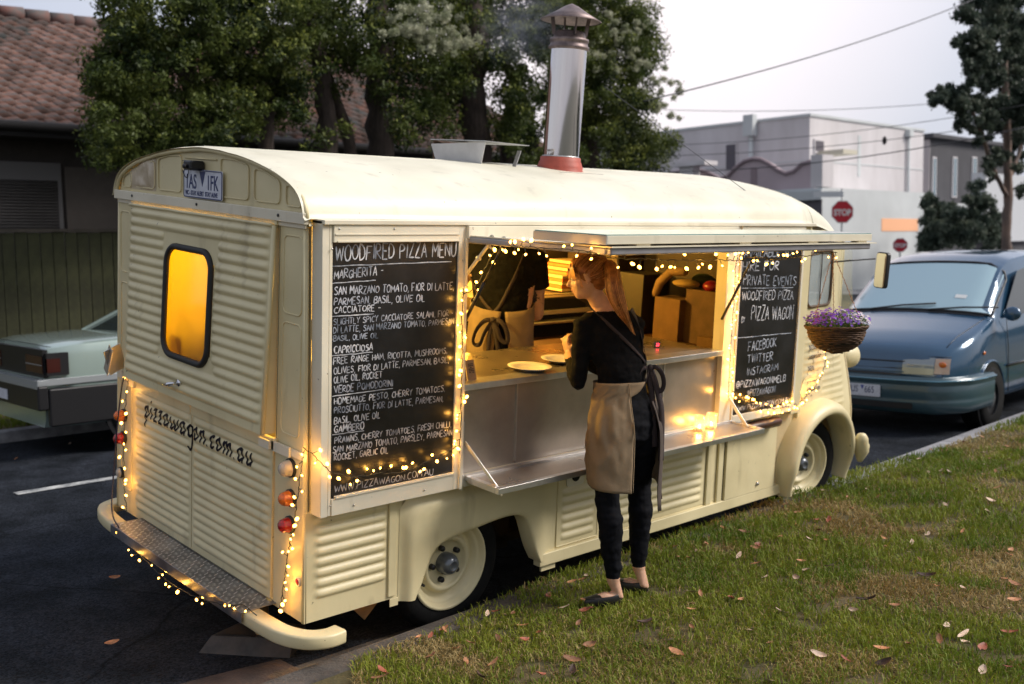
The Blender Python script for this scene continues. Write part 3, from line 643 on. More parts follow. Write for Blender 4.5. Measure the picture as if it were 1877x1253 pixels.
mb.add(vs, fs, 0, True); bu = part(mb, 'rear_bumper', CREAM); smooth_by_angle(bu, 50)
TREAD = mat('tread_plate', (.42, .42, .44), .36, .8, col2=(.20, .20, .22), vscale=6, bump=.1, rvar=.12)
mb = MB(); mb.box(-.178, .004, .235, 1.66, .300, .304); mb.box(-.180, -.177, .235, 1.66, .250, .304); tp = bu
o = part(mb, 'tread_plate', TREAD, bevel=.002)
mb = MB()
i = 0
for a in np.arange(.26, 1.65, .036):
    for q, b in enumerate(np.arange(-.163, -.01, .034)):
        sgn = 1 if (i+q) % 2 else -1
        for k in (-.009, 0, .009):
            c = Vector((b+(k if sgn > 0 else k*.5), a+(k*.5 if sgn > 0 else k), .3045)); d = Vector((.010, .010*sgn, 0))*.8
            mb.add([c-d, c+Vector((-d.y, d.x, 0))*.22+Vector((0, 0, .0034)), c+d, c-Vector((-d.y, d.x, 0))*.22+Vector((0, 0, .0034))], [(0, 1, 2, 3)])
    i += 1
q = mb.build('tread_lug', mat('tread_lug', (.85, .85, .88), .3, .7), o, fix=False); q['kind'] = 'stuff'  # lugs brighter than the plate: their glints are put into the colour
mb = MB()
for y in (.5, 1.4): mb.box(-.10, .3, y-.03, y+.03, .20, .26)
part(mb, 'bumper_bracket', BLACK)

# --- side, below the box -------------------------------------------
BZ = .79
ribs = [(.055, .448, .748-.0487*i, .021, .013) for i in range(8)]
mb = MB(); ribsheet(mb, SP, .0, .535, .285, BZ, ribs, 16, .006); part(mb, 'rear_side_panel', CREAM, fix=False)
mb = MB(); mb.sbox(.455, .50, .30, BZ, .001, .012); part(mb, 'door_pillar_strip', CREAM, bevel=.004)
# rear mudguard sheet
ARC = [(.600, .262), (.640, .33), (.675, .42), (.715, .482), (.77, .515), (.86, .530), (.98, .540), (1.10, .556), (1.22, .562), (1.30, .548), (1.345, .505), (1.375, .42), (1.41, .33), (1.455, .255)]
ARC = [tuple(p) for p in chaikin(ARC, 1)]
def arcz(p): return p
m_ = len(ARC)
def outer(t):  # walk round the outside of the sheet
    pts = [(.518, .262), (.52, .50), (.522, .735), (.60, BZ), (.80, BZ), (1.0, BZ), (1.2, BZ), (1.45, BZ), (1.56, BZ), (1.565, .5), (1.57, .255)]
    d = [0]
    for a, b in zip(pts, pts[1:]): d.append(d[-1]+math.dist(a, b))
    L = t*d[-1]
    for i in range(len(pts)-1):
        if L <= d[i+1]+1e-9: k = (L-d[i])/(d[i+1]-d[i]); return (pts[i][0]*(1-k)+pts[i+1][0]*k, pts[i][1]*(1-k)+pts[i+1][1]*k)
    return pts[-1]
P = []
for i, (ax_, az_) in enumerate(ARC):
    ox, oz = outer(i/(m_-1)); row = [SP(ax_, az_, -.06), SP(ax_, az_, .030), SP(ax_+(ox-ax_)*.03, az_+(oz-az_)*.03, .038)]
    for k in np.linspace(.1, 1, 12):
        x = ax_+(ox-ax_)*k; z = az_+(oz-az_)*k; e_ = min(sstep(.52, .58, x), sstep(1.57, 1.40, x), max(0, sstep(.775, .70, z)))
        row.append(SP(x, z, .038*e_+.002))
    P.append(row)
mb = MB(); mb.grid(P); part(mb, 'rear_mudguard', CREAM, fix=False)
mb = MB(); mb.sbox(.0, 3.94, .775, BZ+.005, -.02, .004); part(mb, 'belt_rail', CREAM)
mb = MB(); mb.sbox(1.46, 3.93, .222, .292, -.03, .022); part(mb, 'sill', CREAM, bevel=.006)
mb = MB(); mb.sbox(.47, .52, .245, .285, -.0, .004); part(mb, 'jacking_bracket', CREAM, bevel=.004); mb = MB(); mb.sbox(1.49, 1.60, .185, .222, -.01, .004); part(mb, 'jacking_bracket', CREAM, bevel=.004)
mb = MB(); mb.beam((.37, .12, .20), (.46, .12, .285), .01, .13, (0, 0, 1)); part(mb, 'mud_flap', mat('plywood', (.30, .16, .06), .8, var=.2, vscale=15))
mb = MB(); mb.sbox(1.545, 3.14, .290, BZ, -.03, -.001); mb.sbox(3.74, 3.80, .29, BZ, -.03, -.001); mb.sbox(.50, 1.56, .60, BZ, -.03, -.008); part(mb, 'side_panel', CREAM)
def ribbed(x0, x1, z0, z1, n, nm, mg=.03, pitch=.05):
    ribs = [(x0+mg, x1-mg, z0+.045+pitch*i, .0205, .012) for i in range(n)]
    mb = MB(); ribsheet(mb, lambda x, z, o=0: SP(x, z, .003+o), x0, x1, z0, z1, ribs, 24, .0062); return part(mb, nm, CREAM, fix=False)
o = ribbed(1.60, 1.93, .305, .775, 6, 'locker_door'); mb = MB(); ridge(mb, SP, 1.60, 1.93, .302, .775, .006, .002, .005); mb.build('door_edge', CREAM, o)
mb = MB(); mb.prism(rrect(1.66, 1.80, .63, .735, .02, 3), SP, .004, .0095); mb.build('latch_plate', WHITE, o)
mb = MB(); mb.lathe([(.030, 0), (.030, .006), (.024, .008), (0, .002)], SP(1.73, .685, .0096), (0, -1, 0), 20); mb.build('filler_cap', DARK, o)
ribbed(1.96, 2.93, .305, .775, 7, 'ribbed_panel')
mb = MB(); mb.sbox(2.945, 3.0, .29, BZ, .0, .016); mb.sbox(3.06, 3.115, .29, BZ, .0, .016); part(mb, 'pillar_strip', CREAM, bevel=.006)
# locker with cupboard door and black cover above it
mb = MB(); mb.sbox(3.135, 3.705, .292, .728, .002, .024); ld = part(mb, 'locker_door', CREAM, bevel=.003)
mb = MB(); mb.sbox(3.120, 3.720, .282, .742, -.004, .0060); mb.build('door_gap', BLACK, ld)
mb = MB(); mb.lathe([(0, 0), (.014, 0), (.012, .01), (0, .011)], SP(3.50, .345, .024), (0, -1, 0), 12); mb.build('lock', STEEL, ld)
mb = MB(); mb.capsule([SP(3.15, .762, .07), SP(3.4, .765, .075), SP(3.62, .765, .075)], [.028, .033, .033], 12, sx=1); part(mb, 'rolled_cover', mat('brown_vinyl', (.05, .022, .014), .3, bump=.5, bscale=10))
mb = MB(); mb.sbox(3.72, 3.90, .30, BZ, -.02, .001); part(mb, 'tan_panel', mat('tan_panel_paint', (.58, .46, .26), .5, var=.08))
# --- box around the boards and the hatch ----------------------------
O = .075
mb = MB(); mb.sbox(.03, .066, BZ-.002, 2.078, -.0, O+.004); part(mb, 'box_end', WHITE, bevel=.003)
fr = MB(); fr.sbox(.066, .083, BZ, 2.06, .0, O+.004); fr.sbox(.778, .828, BZ, 2.06, 0, O+.010); fr.sbox(.083, .778, 1.986, 2.062, 0, O+.012); fr.sbox(.083, .778, BZ, .866, 0, O+.010)
mf = part(fr, 'menu_frame', WHITE, bevel=.003)
mb = MB(); mb.sbox(.09, .775, 2.018, 2.024, O+.012, O+.016); mb.sbox(.10, .775, 1.988, 1.993, O+.012, O+.020); mb.sbox(.10, .778, .868, .876, O+.0, O+.018); mb.sbox(.81, .826, BZ, 2.0, O+.010, O+.022); mb.build('bead', WHITE, mf)
mb = MB()
for x, z in ((.11, 2.045), (.40, 2.045), (.074, 1.96), (.074, .84), (.803, 1.9), (.803, 1.5), (.803, 1.0), (.6, .82), (.2, .82)): mb.lathe([(0, 0), (.005, 0), (.004, .003), (0, .003)], SP(x, z, O+.012), (0, -1, 0), 8)
mb.build('screw', STEEL, mf)
mb = MB(); mb.sbox(.083, .778, .866, 1.986, .0, O); cb = part(mb, 'chalkboard', CHALKB); cb['label'] = 'large chalkboard with the handwritten pizza menu'
mb = MB(); mb.sbox(2.94, 3.062, BZ, 2.06, 0, O+.004); part(mb, 'hatch_post', WHITE, bevel=.003)
mb = MB(); mb.sbox(3.062, 3.080, BZ+.05, 2.06, 0, O+.012); mb.sbox(3.767, 3.79, BZ+.05, 2.06, 0, O+.012); mb.sbox(3.08, 3.767, BZ+.03, .870, 0, O+.012); mb.sbox(3.08, 3.767, 1.99, 2.06, 0, O+.012); mf2 = part(mb, 'menu_frame', WHITE, bevel=.003)
mb = MB(); mb.sbox(3.08, 3.767, .870, 1.99, .0, O); cb2 = part(mb, 'chalkboard', CHALKB); cb2['label'] = 'narrow chalkboard advertising private events'
mb = MB(); mb.sbox(3.79, 3.90, BZ, 2.06, .0, O-.01); part(mb, 'box_end', CREAM, bevel=.004)
mb = MB(); mb.sbox(.03, 3.90, 2.062, 2.082, -.02, O+.02); mb.sbox(.82, 3.0, 2.0, 2.060, .0, O+.03); part(mb, 'top_rail', WHITE, bevel=.003)
mb = MB(); mb.sbox(.83, 2.94, BZ-.003, .845, .0, O); part(mb, 'bottom_rail', WHITE, bevel=.003)
# counter
mb = MB(); mb.sbox(.832, 2.938, 1.268, 1.300, -.02, O+.012); ct = part(mb, 'counter_edge', ALU, bevel=.002)
mb = MB(); mb.box(.832, 2.938, .02, .62, 1.272, 1.296); part(mb, 'counter_top', mat('worn_steel_top', (.42, .36, .28), .3, .8, var=.2, vscale=4, rvar=.15))
for i, (a, b) in enumerate(((.832, 1.216), (1.222, 2.404), (2.410, 2.938))):
    mb = MB(); mb.sbox(a, b, .845, 1.266, .02, .045+.004*(i % 2)); part(mb, 'front_panel', PANEL)
for a_, b_ in ((1.214, 1.223), (2.402, 2.411)):
    mb = MB(); mb.sbox(a_, b_, .86, 1.262, .046, .055); part(mb, 'panel_joint', STEEL)
# shelf
mb = MB()
s0, s1 = .86, 3.085
mb.box(s0, s1, -.305, -.275, .812, .842); mb.box(s0, s1, -.075, -.045, .822, .846); mb.box(s0, s0+.03, -.275, -.075, .812, .843); mb.box(s1-.03, s1, -.275, -.075, .812, .843)
sh = part(mb, 'serving_shelf', ALU, bevel=.002); mb = MB(); mb.box(s0+.03, s1-.03, -.275, -.075, .822, .832); mb.build('shelf_top', PANEL, sh)
mb = MB()
mb.beam(SP(.838, 1.02, O+.02), (.90, -.29, .80), .018, .004, (1, 0, 0)); q = part(mb, 'shelf_brace', ALU)
mb = MB(); mb.beam(SP(3.03, .99, O+.01), (3.05, -.2, .83), .022, .004, (1, 0, 0)); part(mb, 'shelf_brace', ALU)
mb = MB(); mb.sbox(.822, .834, .78, 1.12, O+.010, O+.02); part(mb, 'hinge_bar', STEEL)
# flap (awning)
fl = MB(); AX0, AX1 = .83, 2.972
def AP(x, o, z):  # o from hinge; z drop towards the outside
    return (x, th(2.0)-o, z+.030*(o/.98))
fl.box(AX0, AX1, .06, .955, 1.987, 2.004, 0, AP)
aw = part(fl, 'hatch_flap', WHITE)
mb = MB(); mb.box(AX0, AX1, .955, .985, 1.976, 2.006, 0, AP); mb.box(AX0-.004, AX0+.026, .06, .955, 1.976, 2.0055, 0, AP); mb.box(AX1-.026, AX1+.004, .06, .955, 1.976, 2.0055, 0, AP); mb.build('flap_edge', mat('grey_extrusion', (.34, .33, .35), .45, .3, var=.1), aw, bevel=.008, seg=3)
mb = MB(); mb.box(AX0-.01, AX1+.045, .94, .995, 2.0075, 2.013, 0, AP); mb.box(AX0, AX0+.03, .06, .94, 2.0065, 2.0125, 0, AP); mb.build('flap_lip', WHITE, aw)
mb = MB(); mb.box(.80, 2.975, .56, .985, 2.022, 2.058, 0, AP); up = part(mb, 'folded_top_panel', WHITE, bevel=.002)
mb = MB(); mb.box(.797, 2.972, .565, .980, 2.0585, 2.0625, 0, AP); mb.build('teal_sheet', mat('teal_glass_edge', (.20, .38, .36), .12, .2, coat=.5), up)
mb = MB(); mb.box(.794, .7995, .56, .985, 2.020, 2.0575, 0, AP); mb.build('end_cap', mat('grey_end', (.42, .41, .38), .5), up)
mb = MB()
for x in (1.0, 1.75, 2.35, 2.85): mb.box(x, x+.09, .93, .975, 2.0135, 2.0215, 0, AP)
mb.build('spacer', WHITE, up)
# struts
a = Xp(848, 596, .85); b = Xp(921, 450, .86)
mb = MB(); mb.tube([a, a.lerp(b, .55)], .009, 8); mb.tube([a.lerp(b, .5), b], .005, 8); part(mb, 'gas_strut', BLACK)
a = Xp(1323, 585, 2.925); b = Xp(1386, 462, 2.93)
mb = MB(); mb.tube([a, a.lerp(b, .6)], .009, 8); mb.tube([a.lerp(b, .55), b], .005, 8); part(mb, 'gas_strut', BLACK)
a = Xp(848, 512, .845); b = Xp(902, 440, .85); c = a.lerp(b, .55)
mb = MB(); mb.beam(a, b, .010, .016, (1, 0, 0)); mb.lathe([(0, -.008), (.012, -.008), (.012, .008), (0, .008)], c, (1, 0, 0), 10)
for ctr in (Xp(853, 508, .845), Xp(853, 533, .845), Xp(902, 443, .85), Xp(924, 446, .86)):
    mb.tube([ctr+Vector((0, math.cos(t)*.022, math.sin(t)*.03)) for t in np.linspace(-2.2, 2.4, 12)], .0055, 6)
part(mb, 'scroll_bracket', WHITE)
# --- roof ----------------------------------------------------------
def roofpt(y, z, x):
    s_ = max(0, (x-3.80)/.95); h = math.sqrt(max(0, 1-min(1, s_)**2.3)); yy = 1+(y-1)*(1-.23*s_**1.6)
    return (x, yy, 2.075-.16*s_**1.5+(z-2.075)*(h*.96+.04)+.006*(x > -.01))
xs = [-.028, -.02, .0]+list(np.linspace(.06, 3.7, 40))+list(np.linspace(3.8, 4.75, 22))
pr = [tuple(p) for p in chaikin(PRF, 1)]
pr = [(pr[0][0]-.012, pr[0][1]-.012)]+pr+[(pr[-1][0]+.012, pr[-1][1]-.012)]
P = []
for x in xs:
    row = []
    for y, z in pr:
        q = roofpt(y, z, x); d = .0035*mnoise.noise((x*1.3, y*3, 0))+.0016*mnoise.noise((x*.9, y*26, 2))*(1 if .1 < y < 1.9 else 0); row.append((q[0], q[1], q[2]+d+.005))
    P.append(row)
mb = MB(); mb.grid(P); rf = part(mb, 'roof', ROOFP, fix=False)
mb = MB(); mb.tube([(x, th(2.06)-.018+.0018*mnoise.noise((x*4, 7, 0)), 2.083+.003*mnoise.noise((x*2, 5, 0))) for x in np.linspace(.04, 3.72, 60)], .0085, 6); mb.build('roof_gutter', ROOFP, rf)
mb = MB(); mb.tube([(x, th(2.06)-.006, 2.074+.002*mnoise.noise((x*9, 1, 0))) for x in np.linspace(.1, 3.6, 50)], .0022, 4); mb.build('seam_crack', mat('grime', (.05, .04, .03), .9), rf)
mb = MB(); mb.tube([Vector(roofpt(y, z, 4.0))+Vector((0, 0, .004)) for y, z in pr[1:-1]], .006, 6); mb.tube([(x, .965, 2.357) for x in (0, 1, 2, 3, 3.7)], .006, 6); mb.build('roof_seam', ROOFP, rf)
mb = MB(); p = Sp(1087, 375, -.05); mb.ell(p, (.012, .006, .014)); mb.build('drip_plug', BLACK, rf)
mb = MB(); a = Sp(1424, 402, -.05); b = Sp(1393, 366, -.30); mb.tube([a, a.lerp(b, .45)], .008, 6); mb.tube([a.lerp(b, .4), b], .004, 6); part(mb, 'aerial_base', mat('aerial_grey', (.2, .2, .2), .4, .5))
# --- cab -----------------------------------------------------------
def CP(x, z, o=0):   # cab side: tapers towards the nose, more so higher up
    t = max(0, (x-3.92)/.85); return (x, th(z)+t*t*(.02+.16*sstep(.6, 1.5, z))-o, z)
mb = MB(); win = (4.00, 4.40, 1.50, 1.885)
P = [[CP(x, z) for z in np.linspace(.30, 2.07-.0, 52)] for x in np.linspace(3.90, 4.77, 34)]
us = list(np.linspace(3.90, 4.77, 34)); zs = np.linspace(.30, 2.03, 120)
cr = [(4.03, 4.66, 1.30-.048*i, .020, .011) for i in range(12)]
def skipc(x, z): return inr(x, z, *win, .06) or (x-4.24)**2+(z-.33)**2 < .42**2
P = [[CP(x, z if z < 1.95 else min(z, 2.075-.16*max(0, (x-3.8)/.95)**1.5), ribd(cr, x, z)) for z in zs] for x in us]
mb.grid(P, skip=lambda i, j: skipc((us[i]+us[i+1])/2, (zs[j]+zs[j+1])/2)); cab = part(mb, 'cab_side', CREAM, fix=False)
mb = MB(); mb.tube([CP(a, b, .003) for a, b in rrect(win[0], win[1], win[2], win[3], .06, 5)], .011, 8, closed=True); mb.build('window_seal', mat('brown_seal', (.10, .06, .03), .5), cab)
GLASS = mat('window_glass', (.8, .9, .9), .03, spec=.8, alpha=.28)
mb = MB(); mb.prism(rrect(win[0], win[1], win[2], win[3], .06, 5), CP, -.004, -.001); mb.build('window_pane', GLASS, cab)
mb = MB(); mb.tube([CP(4.2, z, .0) for z in (1.5, 1.88)], .004, 6); mb.build('window_divider', RUBBER, cab)
mb = MB(); mb.beam(CP(3.955, .30, .004), CP(3.955, 2.04, .004), .03, .05, (0, 1, 0)); part(mb, 'door_pillar', CREAM, bevel=.004)
mb = MB(); mb.tube([CP(4.77, z, -.005) for z in np.linspace(.32, 1.93, 14)], .013, 8); part(mb, 'corner_bead', mat('corner_tan', (.62, .52, .32), .45))
# left side wall, front wall, floor, bulkhead
mb = MB(); mb.grid([[(x, 2.0-.025*(z-.29), z) for z in (.29, 1.2, 2.08)] for x in (0, 2, 3.9)], smooth=False); mb.grid([[(x, 2-CP(x, z)[1]-.004, z) for z in np.linspace(.3, 1.92, 8)] for x in np.linspace(3.9, 4.77, 8)]); part(mb, 'left_side_wall', CREAM, fix=False)
mb = MB(); fz = lambda y, z: 4.772+.10*math.sin(PI*max(0, min(1, y/2)))*(1-.5*sstep(1.2, 1.9, z))
P = [[(fz(y, z)+.010*abs(math.sin(z*65))*(.35 < z < 1.25)-.12*sstep(1.25, 1.95, z), (CP(4.77, z)[1])*(1-y/1.0)+y*(2-CP(4.77, z)[1])/1.0*1.0 if False else CP(4.77, z)[1]+(2-2*CP(4.77, z)[1])*y/2, z) for z in np.linspace(.36, 1.93, 90)] for y in np.linspace(0, 2, 24)]
zz = np.linspace(.36, 1.93, 90); yy = np.linspace(0, 2, 24)
mb.grid(P, skip=lambda i, j: 1.34 < zz[j] < 1.86 and (.12 < yy[i] < .94 or 1.0 < yy[i] < 1.82)); fw = part(mb, 'front_wall', CREAM, fix=False)
mb = MB()
for a, b in ((.10, .97), (1.01, 1.86)): mb.grid([[(fz(y, z)-.12*sstep(1.25, 1.95, z)-.006, y, z) for z in (1.32, 1.5, 1.7, 1.88)] for y in np.linspace(a, b, 6)])
mb.build('windscreen', GLASS, fw, fix=False)
for y in (.20, 1.80):
    mb = MB(); c0 = (4.86, y, 1.065); mb.lathe([(0, -.10), (.05, -.095), (.082, -.06), (.095, 0), (.098, .05), (.098, .09), (.09, .10)], c0, (1, 0, 0), 24); hl = part(mb, 'headlight', CREAM)
    mb = MB(); mb.lathe([(.09, .095), (.06, .112), (0, .118)], c0, (1, 0, 0), 24); mb.build('lens', mat('lamp_glass', (.8, .8, .8), .1, coat=.5), hl)
mb = MB(); mb.grid([[(x, y, .40) for y in (.36, 1.60)] for x in (.02, 4.7)], smooth=False); FLOORM = mat('van_floor', (.05, .035, .025), .7); part(mb, 'floor', FLOORM, fix=False)
mb = MB(); mb.box(.05, 4.6, .36, 1.66, .23, .28); part(mb, 'chassis', DARK)
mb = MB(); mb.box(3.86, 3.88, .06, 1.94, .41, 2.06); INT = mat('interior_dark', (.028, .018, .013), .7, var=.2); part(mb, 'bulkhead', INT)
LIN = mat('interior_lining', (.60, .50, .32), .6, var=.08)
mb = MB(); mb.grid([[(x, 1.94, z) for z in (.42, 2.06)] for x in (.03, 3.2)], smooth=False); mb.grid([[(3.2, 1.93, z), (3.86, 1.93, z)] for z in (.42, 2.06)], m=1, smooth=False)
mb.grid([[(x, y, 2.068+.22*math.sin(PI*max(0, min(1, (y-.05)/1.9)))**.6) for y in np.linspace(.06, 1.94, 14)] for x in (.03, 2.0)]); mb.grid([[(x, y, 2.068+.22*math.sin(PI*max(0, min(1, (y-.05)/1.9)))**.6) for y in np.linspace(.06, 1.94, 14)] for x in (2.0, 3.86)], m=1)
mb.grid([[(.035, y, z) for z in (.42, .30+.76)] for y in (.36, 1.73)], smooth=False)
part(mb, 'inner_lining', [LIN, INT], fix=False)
# --- wheels --------------------------------------------------------
def wheel(x, y, z, steer=0, vis=True):
    mb = MB(); T = Matrix.Rotation(steer, 3, 'Z')
    prof = [(.235, .0), (.262, .012), (.300, .010), (.328, -.008), (.340, -.035), (.341, -.11), (.328, -.142), (.30, -.155), (.24, -.15), (.235, 0)]
    ax = T @ Vector((0, -1, 0)); c = Vector((x, y, z))
    mb.lathe(prof, c, ax, 56); wh = part(mb, 'wheel', TYRE)
    tr = MB()
    for k in (-.035, -.055, -.075, -.095): tr.lathe([(.3425, k-.004), (.345, k-.002), (.345, k+.004), (.3425, k+.006)], c, ax, 48)
    tr.build('tread_ring', TYRE, wh)
    mb = MB(); mb.lathe([(.238, .006), (.232, .014), (.222, .010), (.214, -.012), (.205, -.018), (.190, -.020), (.184, -.050), (.160, -.055), (.150, -.030), (.142, -.018), (.128, -.016), (.120, -.026), (.112, -.044), (.05, -.046), (0, -.046)], c, ax, 56)
    rim = mb.build('rim', CREAM, wh)
    mb = MB(); mb.lathe([(.056, -.046), (.058, -.02), (.055, .0), (.045, .02), (.028, .032), (.022, .033), (.020, .030), (0, .030)], c, ax, 32); mb.build('hub_cap', mat('hub_grey', (.13, .145, .165), .3, .4, var=.15, vscale=20, coat=.3), wh)
    u = ax.orthogonal().normalized(); v = ax.cross(u)
    for k in range(5):
        a = 2*PI*k/5+.5; q = c+(u*math.cos(a)+v*math.sin(a))*.088
        mb = MB(); mb.lathe([(.0, -.020), (.013, -.020), (.015, -.028), (.015, -.046)], q, ax, 10); mb.build('wheel_nut', BLACK, wh)
    a = -.3; q = c+(u*math.cos(a)+v*math.sin(a))*.172; mb = MB(); mb.tube([q-ax*.05, q-ax*.012], .007, 6); mb.build('valve', BLACK, wh)
wheel(.905, .075, .334); wheel(4.235, .085, .338, -R_(13)); wheel(.905, 1.80, .17); wheel(4.235, 1.80, .17)
for a_ in ((.3, 1.58, .36, .37, .2, .78), (.6, 1.5, .10, .357, .70, .72), (3.7, 4.7, .36, .37, .25, .8)):
    mb = MB(); mb.box(*a_); part(mb, 'wheel_housing', DARK)
# front mudguard
mb = MB(); P = []
c0 = Vector((4.24, 0, .33))
def MG(a, k):
    r0 = .405+.02*k; e_ = Vector((math.cos(a), 0, math.sin(a)))
    prof = ((.400, -.02, ), (.400, .125), (.412, .150), (.436, .158), (.462, .148), (.485, .115), (.497, .06), (.500, .0), (.500, -.03))
    return prof
for i in range(40):
    a = R_(196-215*i/39); k = i/39
    sx_ = 1.0+.05*sstep(.75, 1, k)
    row = []
    for r, o_ in MG(a, k):
        r2 = r*(1+.02*math.sin(a)) if k < .8 else r
        if k > .82: r2 = .405+(r-.405)*(1-.55*sstep(.82, 1, k)); o_ = o_*(1-.35*sstep(.82, 1, k))
        if k < .14: r2 = .405+(r-.405)*(.55+.45*sstep(0, .14, k)); o_ = o_*(.7+.3*sstep(0, .14, k))
        x = c0.x+math.cos(a)*r2*1.0*sx_; z = c0.z+math.sin(a)*r2
        row.append((x, th(z)+.02-o_+max(0, x-4.3)*.12, z))
    P.append(row)
mb.grid(P); part(mb, 'front_mudguard', CREAM, fix=False)
mb = MB(); mb.capsule([(4.72, -.10, .50), (4.76, -.09, .40), (4.77, -.08, .34)], [.05, .055, .03], 12, sx=.8); mb.capsule([(4.83, -.06, .42), (4.90, .5, .42), (4.91, 1.0, .42), (4.90, 1.5, .42), (4.83, 2.03, .42)], [.05]*5, 10); part(mb, 'front_bumper', CREAM)
mb = MB(); mb.prism(rrect(4.00, 4.30, .83, 1.02, .09, 6), CP, .001, .010); part(mb, 'arch_pressing', CREAM)
# mirror
mb = MB(); mb.tube(chaikin([CP(4.38, 1.80, .0), Sp(1549, 478, .12), Sp(1560, 477, .18), Sp(1604, 474, .20)]), .006, 6); mi_ = part(mb, 'wing_mirror', BLACK)
c = Sp(1614, 495, .20)
cm = Matrix.Rotation(R_(-14), 3, 'Z')
def MPp(a, b, o): return c+cm @ Vector((-o, -a, b))
mb = MB(); mb.prism(rrect(-.052, .052, -.128, .128, .022, 4), MPp, -.035, .0); mb.build('mirror_shell', BLACK, mi_, bevel=.006)
mb = MB(); mb.prism(rrect(-.045, .045, -.120, .120, .018, 4), MPp, .001, .003); mb.build('mirror_glass', mat('mirror', (.9, .9, .88), .03, 1.0), mi_)
# signwriting on the cab door (several lines of script, half hidden by the basket)
LN = []
for r_, (tx, zb) in enumerate((('pizzawagon', 1.20), ('wagon.com', 1.13), ('pizza', 1.05), ('pizzawagon', .97), ('wagon.com', .90))):
    cx = 0; s_ = .0017
    for ch in tx:
        for st in SC[ch]:
            LN.append(chaikin([(4.075+(cx+float(t.split(',')[0]))*s_, zb+float(t.split(',')[1])*.0031) for t in st.split()], 1))
        cx += ADV[ch]
mb = MB(); strokes(LN, .0052, lambda x, z, o: CP(x, z, .003+ribd(cr, x, z)), mb, step=.012); mb.build('lettering', mat('sign_grey', (.10, .08, .08), .6), cab, fix=False)
# --- roof fittings -------------------------------------------------
mb = MB(); vb = [Yp(820, 310, .75), Yp(935, 318, .75)]
y0, y1 = .60, .90; xa, xb = 1.10, 1.60; zt, zb = 2.46, 2.33
mb.hexa([(xa+.06, y0+.03, zb), (xb-.06, y0+.03, zb), (xb-.06, y1-.03, zb), (xa+.06, y1-.03, zb), (xa, y0, zt), (xa+.30, y0-.0, zt), (xa+.30, y1, zt), (xa, y1, zt)])

vx = lambda px, py, y: Yp(px, py, y)
Y0v = .72; A1v = vx(890, 260, Y0v); X0v = A1v.x; A0v = Xp(790, 263, X0v); A2v = Xp(878, 318, X0v+.012); A3v = Xp(804, 312, X0v+.012)
tipv = vx(968, 266, Y0v); k0 = vx(952, 276, Y0v); k1 = vx(938, 318, Y0v); dv = A0v-A1v; dv.z = 0
mb = MB(); GALV = mat('galvanised', (.58, .57, .58), .4, .5, var=.1, vscale=6)
mb.hexa([A3v, A2v, A2v+Vector((.004, 0, 0)), A3v+Vector((.004, 0, 0)), A0v, A1v, A1v+Vector((.004, 0, 0)), A0v+Vector((.004, 0, 0))]); vn = part(mb, 'roof_vent', GALV)
mb = MB(); l0 = A1v+Vector((-.015, -.012, .004)); l1 = tipv+Vector((0, -.012, -.004)); mb.hexa([l0, l1, l1+dv, l0+dv, l0+Vector((0, 0, .004)), l1+Vector((0, 0, .004)), l1+dv+Vector((0, 0, .004)), l0+dv+Vector((0, 0, .004))]); mb.build('vent_lid', ALU, vn)
mb = MB(); mb.beam(k0, k1, .004, .03, (0, 1, 0)); mb.build('vent_frame', GALV, vn)
mb = MB(); mb.hexa([A2v+dv*.85, k1+dv*.85, k1+dv*.86, A2v+dv*.86, A1v+dv*.95, k0+dv*.95, k0+dv*.96, A1v+dv*.96]); mb.build('vent_back', mat('rusty_frame', (.16, .10, .07), .8, var=.3, vscale=20), vn)
mb = MB(); mb.beam(A2v+Vector((0, .01, .02)), k1+Vector((0, .01, .02)), .006, .03, (0, 0, 1)); mb.build('vent_sill', GALV, vn)
# flue
FX, FY = 2.215, .75
bp = Yp(1026, 312, FY); FX = bp.x
zb = 2.315; zg0 = Yp(1027, 288, FY).z; zg1 = Yp(1042, 92, FY).z; zc = Yp(1045, 62, FY).z; zt = Yp(1048, 8, FY).z; zcap = Yp(1050, 40, FY).z
RG = .110
def ctr(z): return Vector((FX+(z-zb)*.018, FY, z))
mb = MB()
mb.lathe([(.150, zb-ctr(zb).z), (.148, .02), (.138, .028), (.140, .045), (.133, .055), (.130, .07), (.124, .078), (.123, .10), (RG+.002, .105)], ctr(zb), (0, 0, 1), 40); fb = part(mb, 'flue_boot', mat('red_silicone', (.42, .085, .055), .55, var=.15, vscale=12, bump=.2, bscale=20))
mb = MB(); mb.box(FX-.19, FX+.19, FY-.19, FY+.19, 2.322, 2.330); mb.build('flashing', STEEL, fb)
fluem = mat('polished_steel', (.84, .78, .76), .07, 1.0, var=.05, vscale=3, bump=.03, bscale=9, stretch=(3, 3, .4))
mb = MB(); mb.lathe([(RG, 0), (RG, zg1-zg0)], ctr(zg0), (.018, 0, 1), 44); fg = part(mb, 'flue_pipe', fluem)
mb = MB(); mb.lathe([(RG+.001, 0), (RG+.006, .003), (RG+.001, .008)], ctr(zg0), (.018, 0, 1), 40); mb.build('band', ALU, fg)
dkst = mat('hazy_sooty_steel', (.22, .17, .165), .5, .6, var=.3, vscale=14)  # steel lifted to a pinkish grey, haze put into the colour
mb = MB(); mb.lathe([(RG+.002, 0), (RG+.012, .005), (RG+.012, .022), (RG+.004, .027), (RG+.003, .046), (RG+.008, .050), (RG+.006, .066), (RG-.012, .072), (RG-.018, .10), (RG-.030, .11), (RG-.032, .09)], ctr(zg1), (0.018, 0, 1), 40); fc = part(mb, 'flue_collar', dkst)
mb = MB(); cc = ctr(zcap)
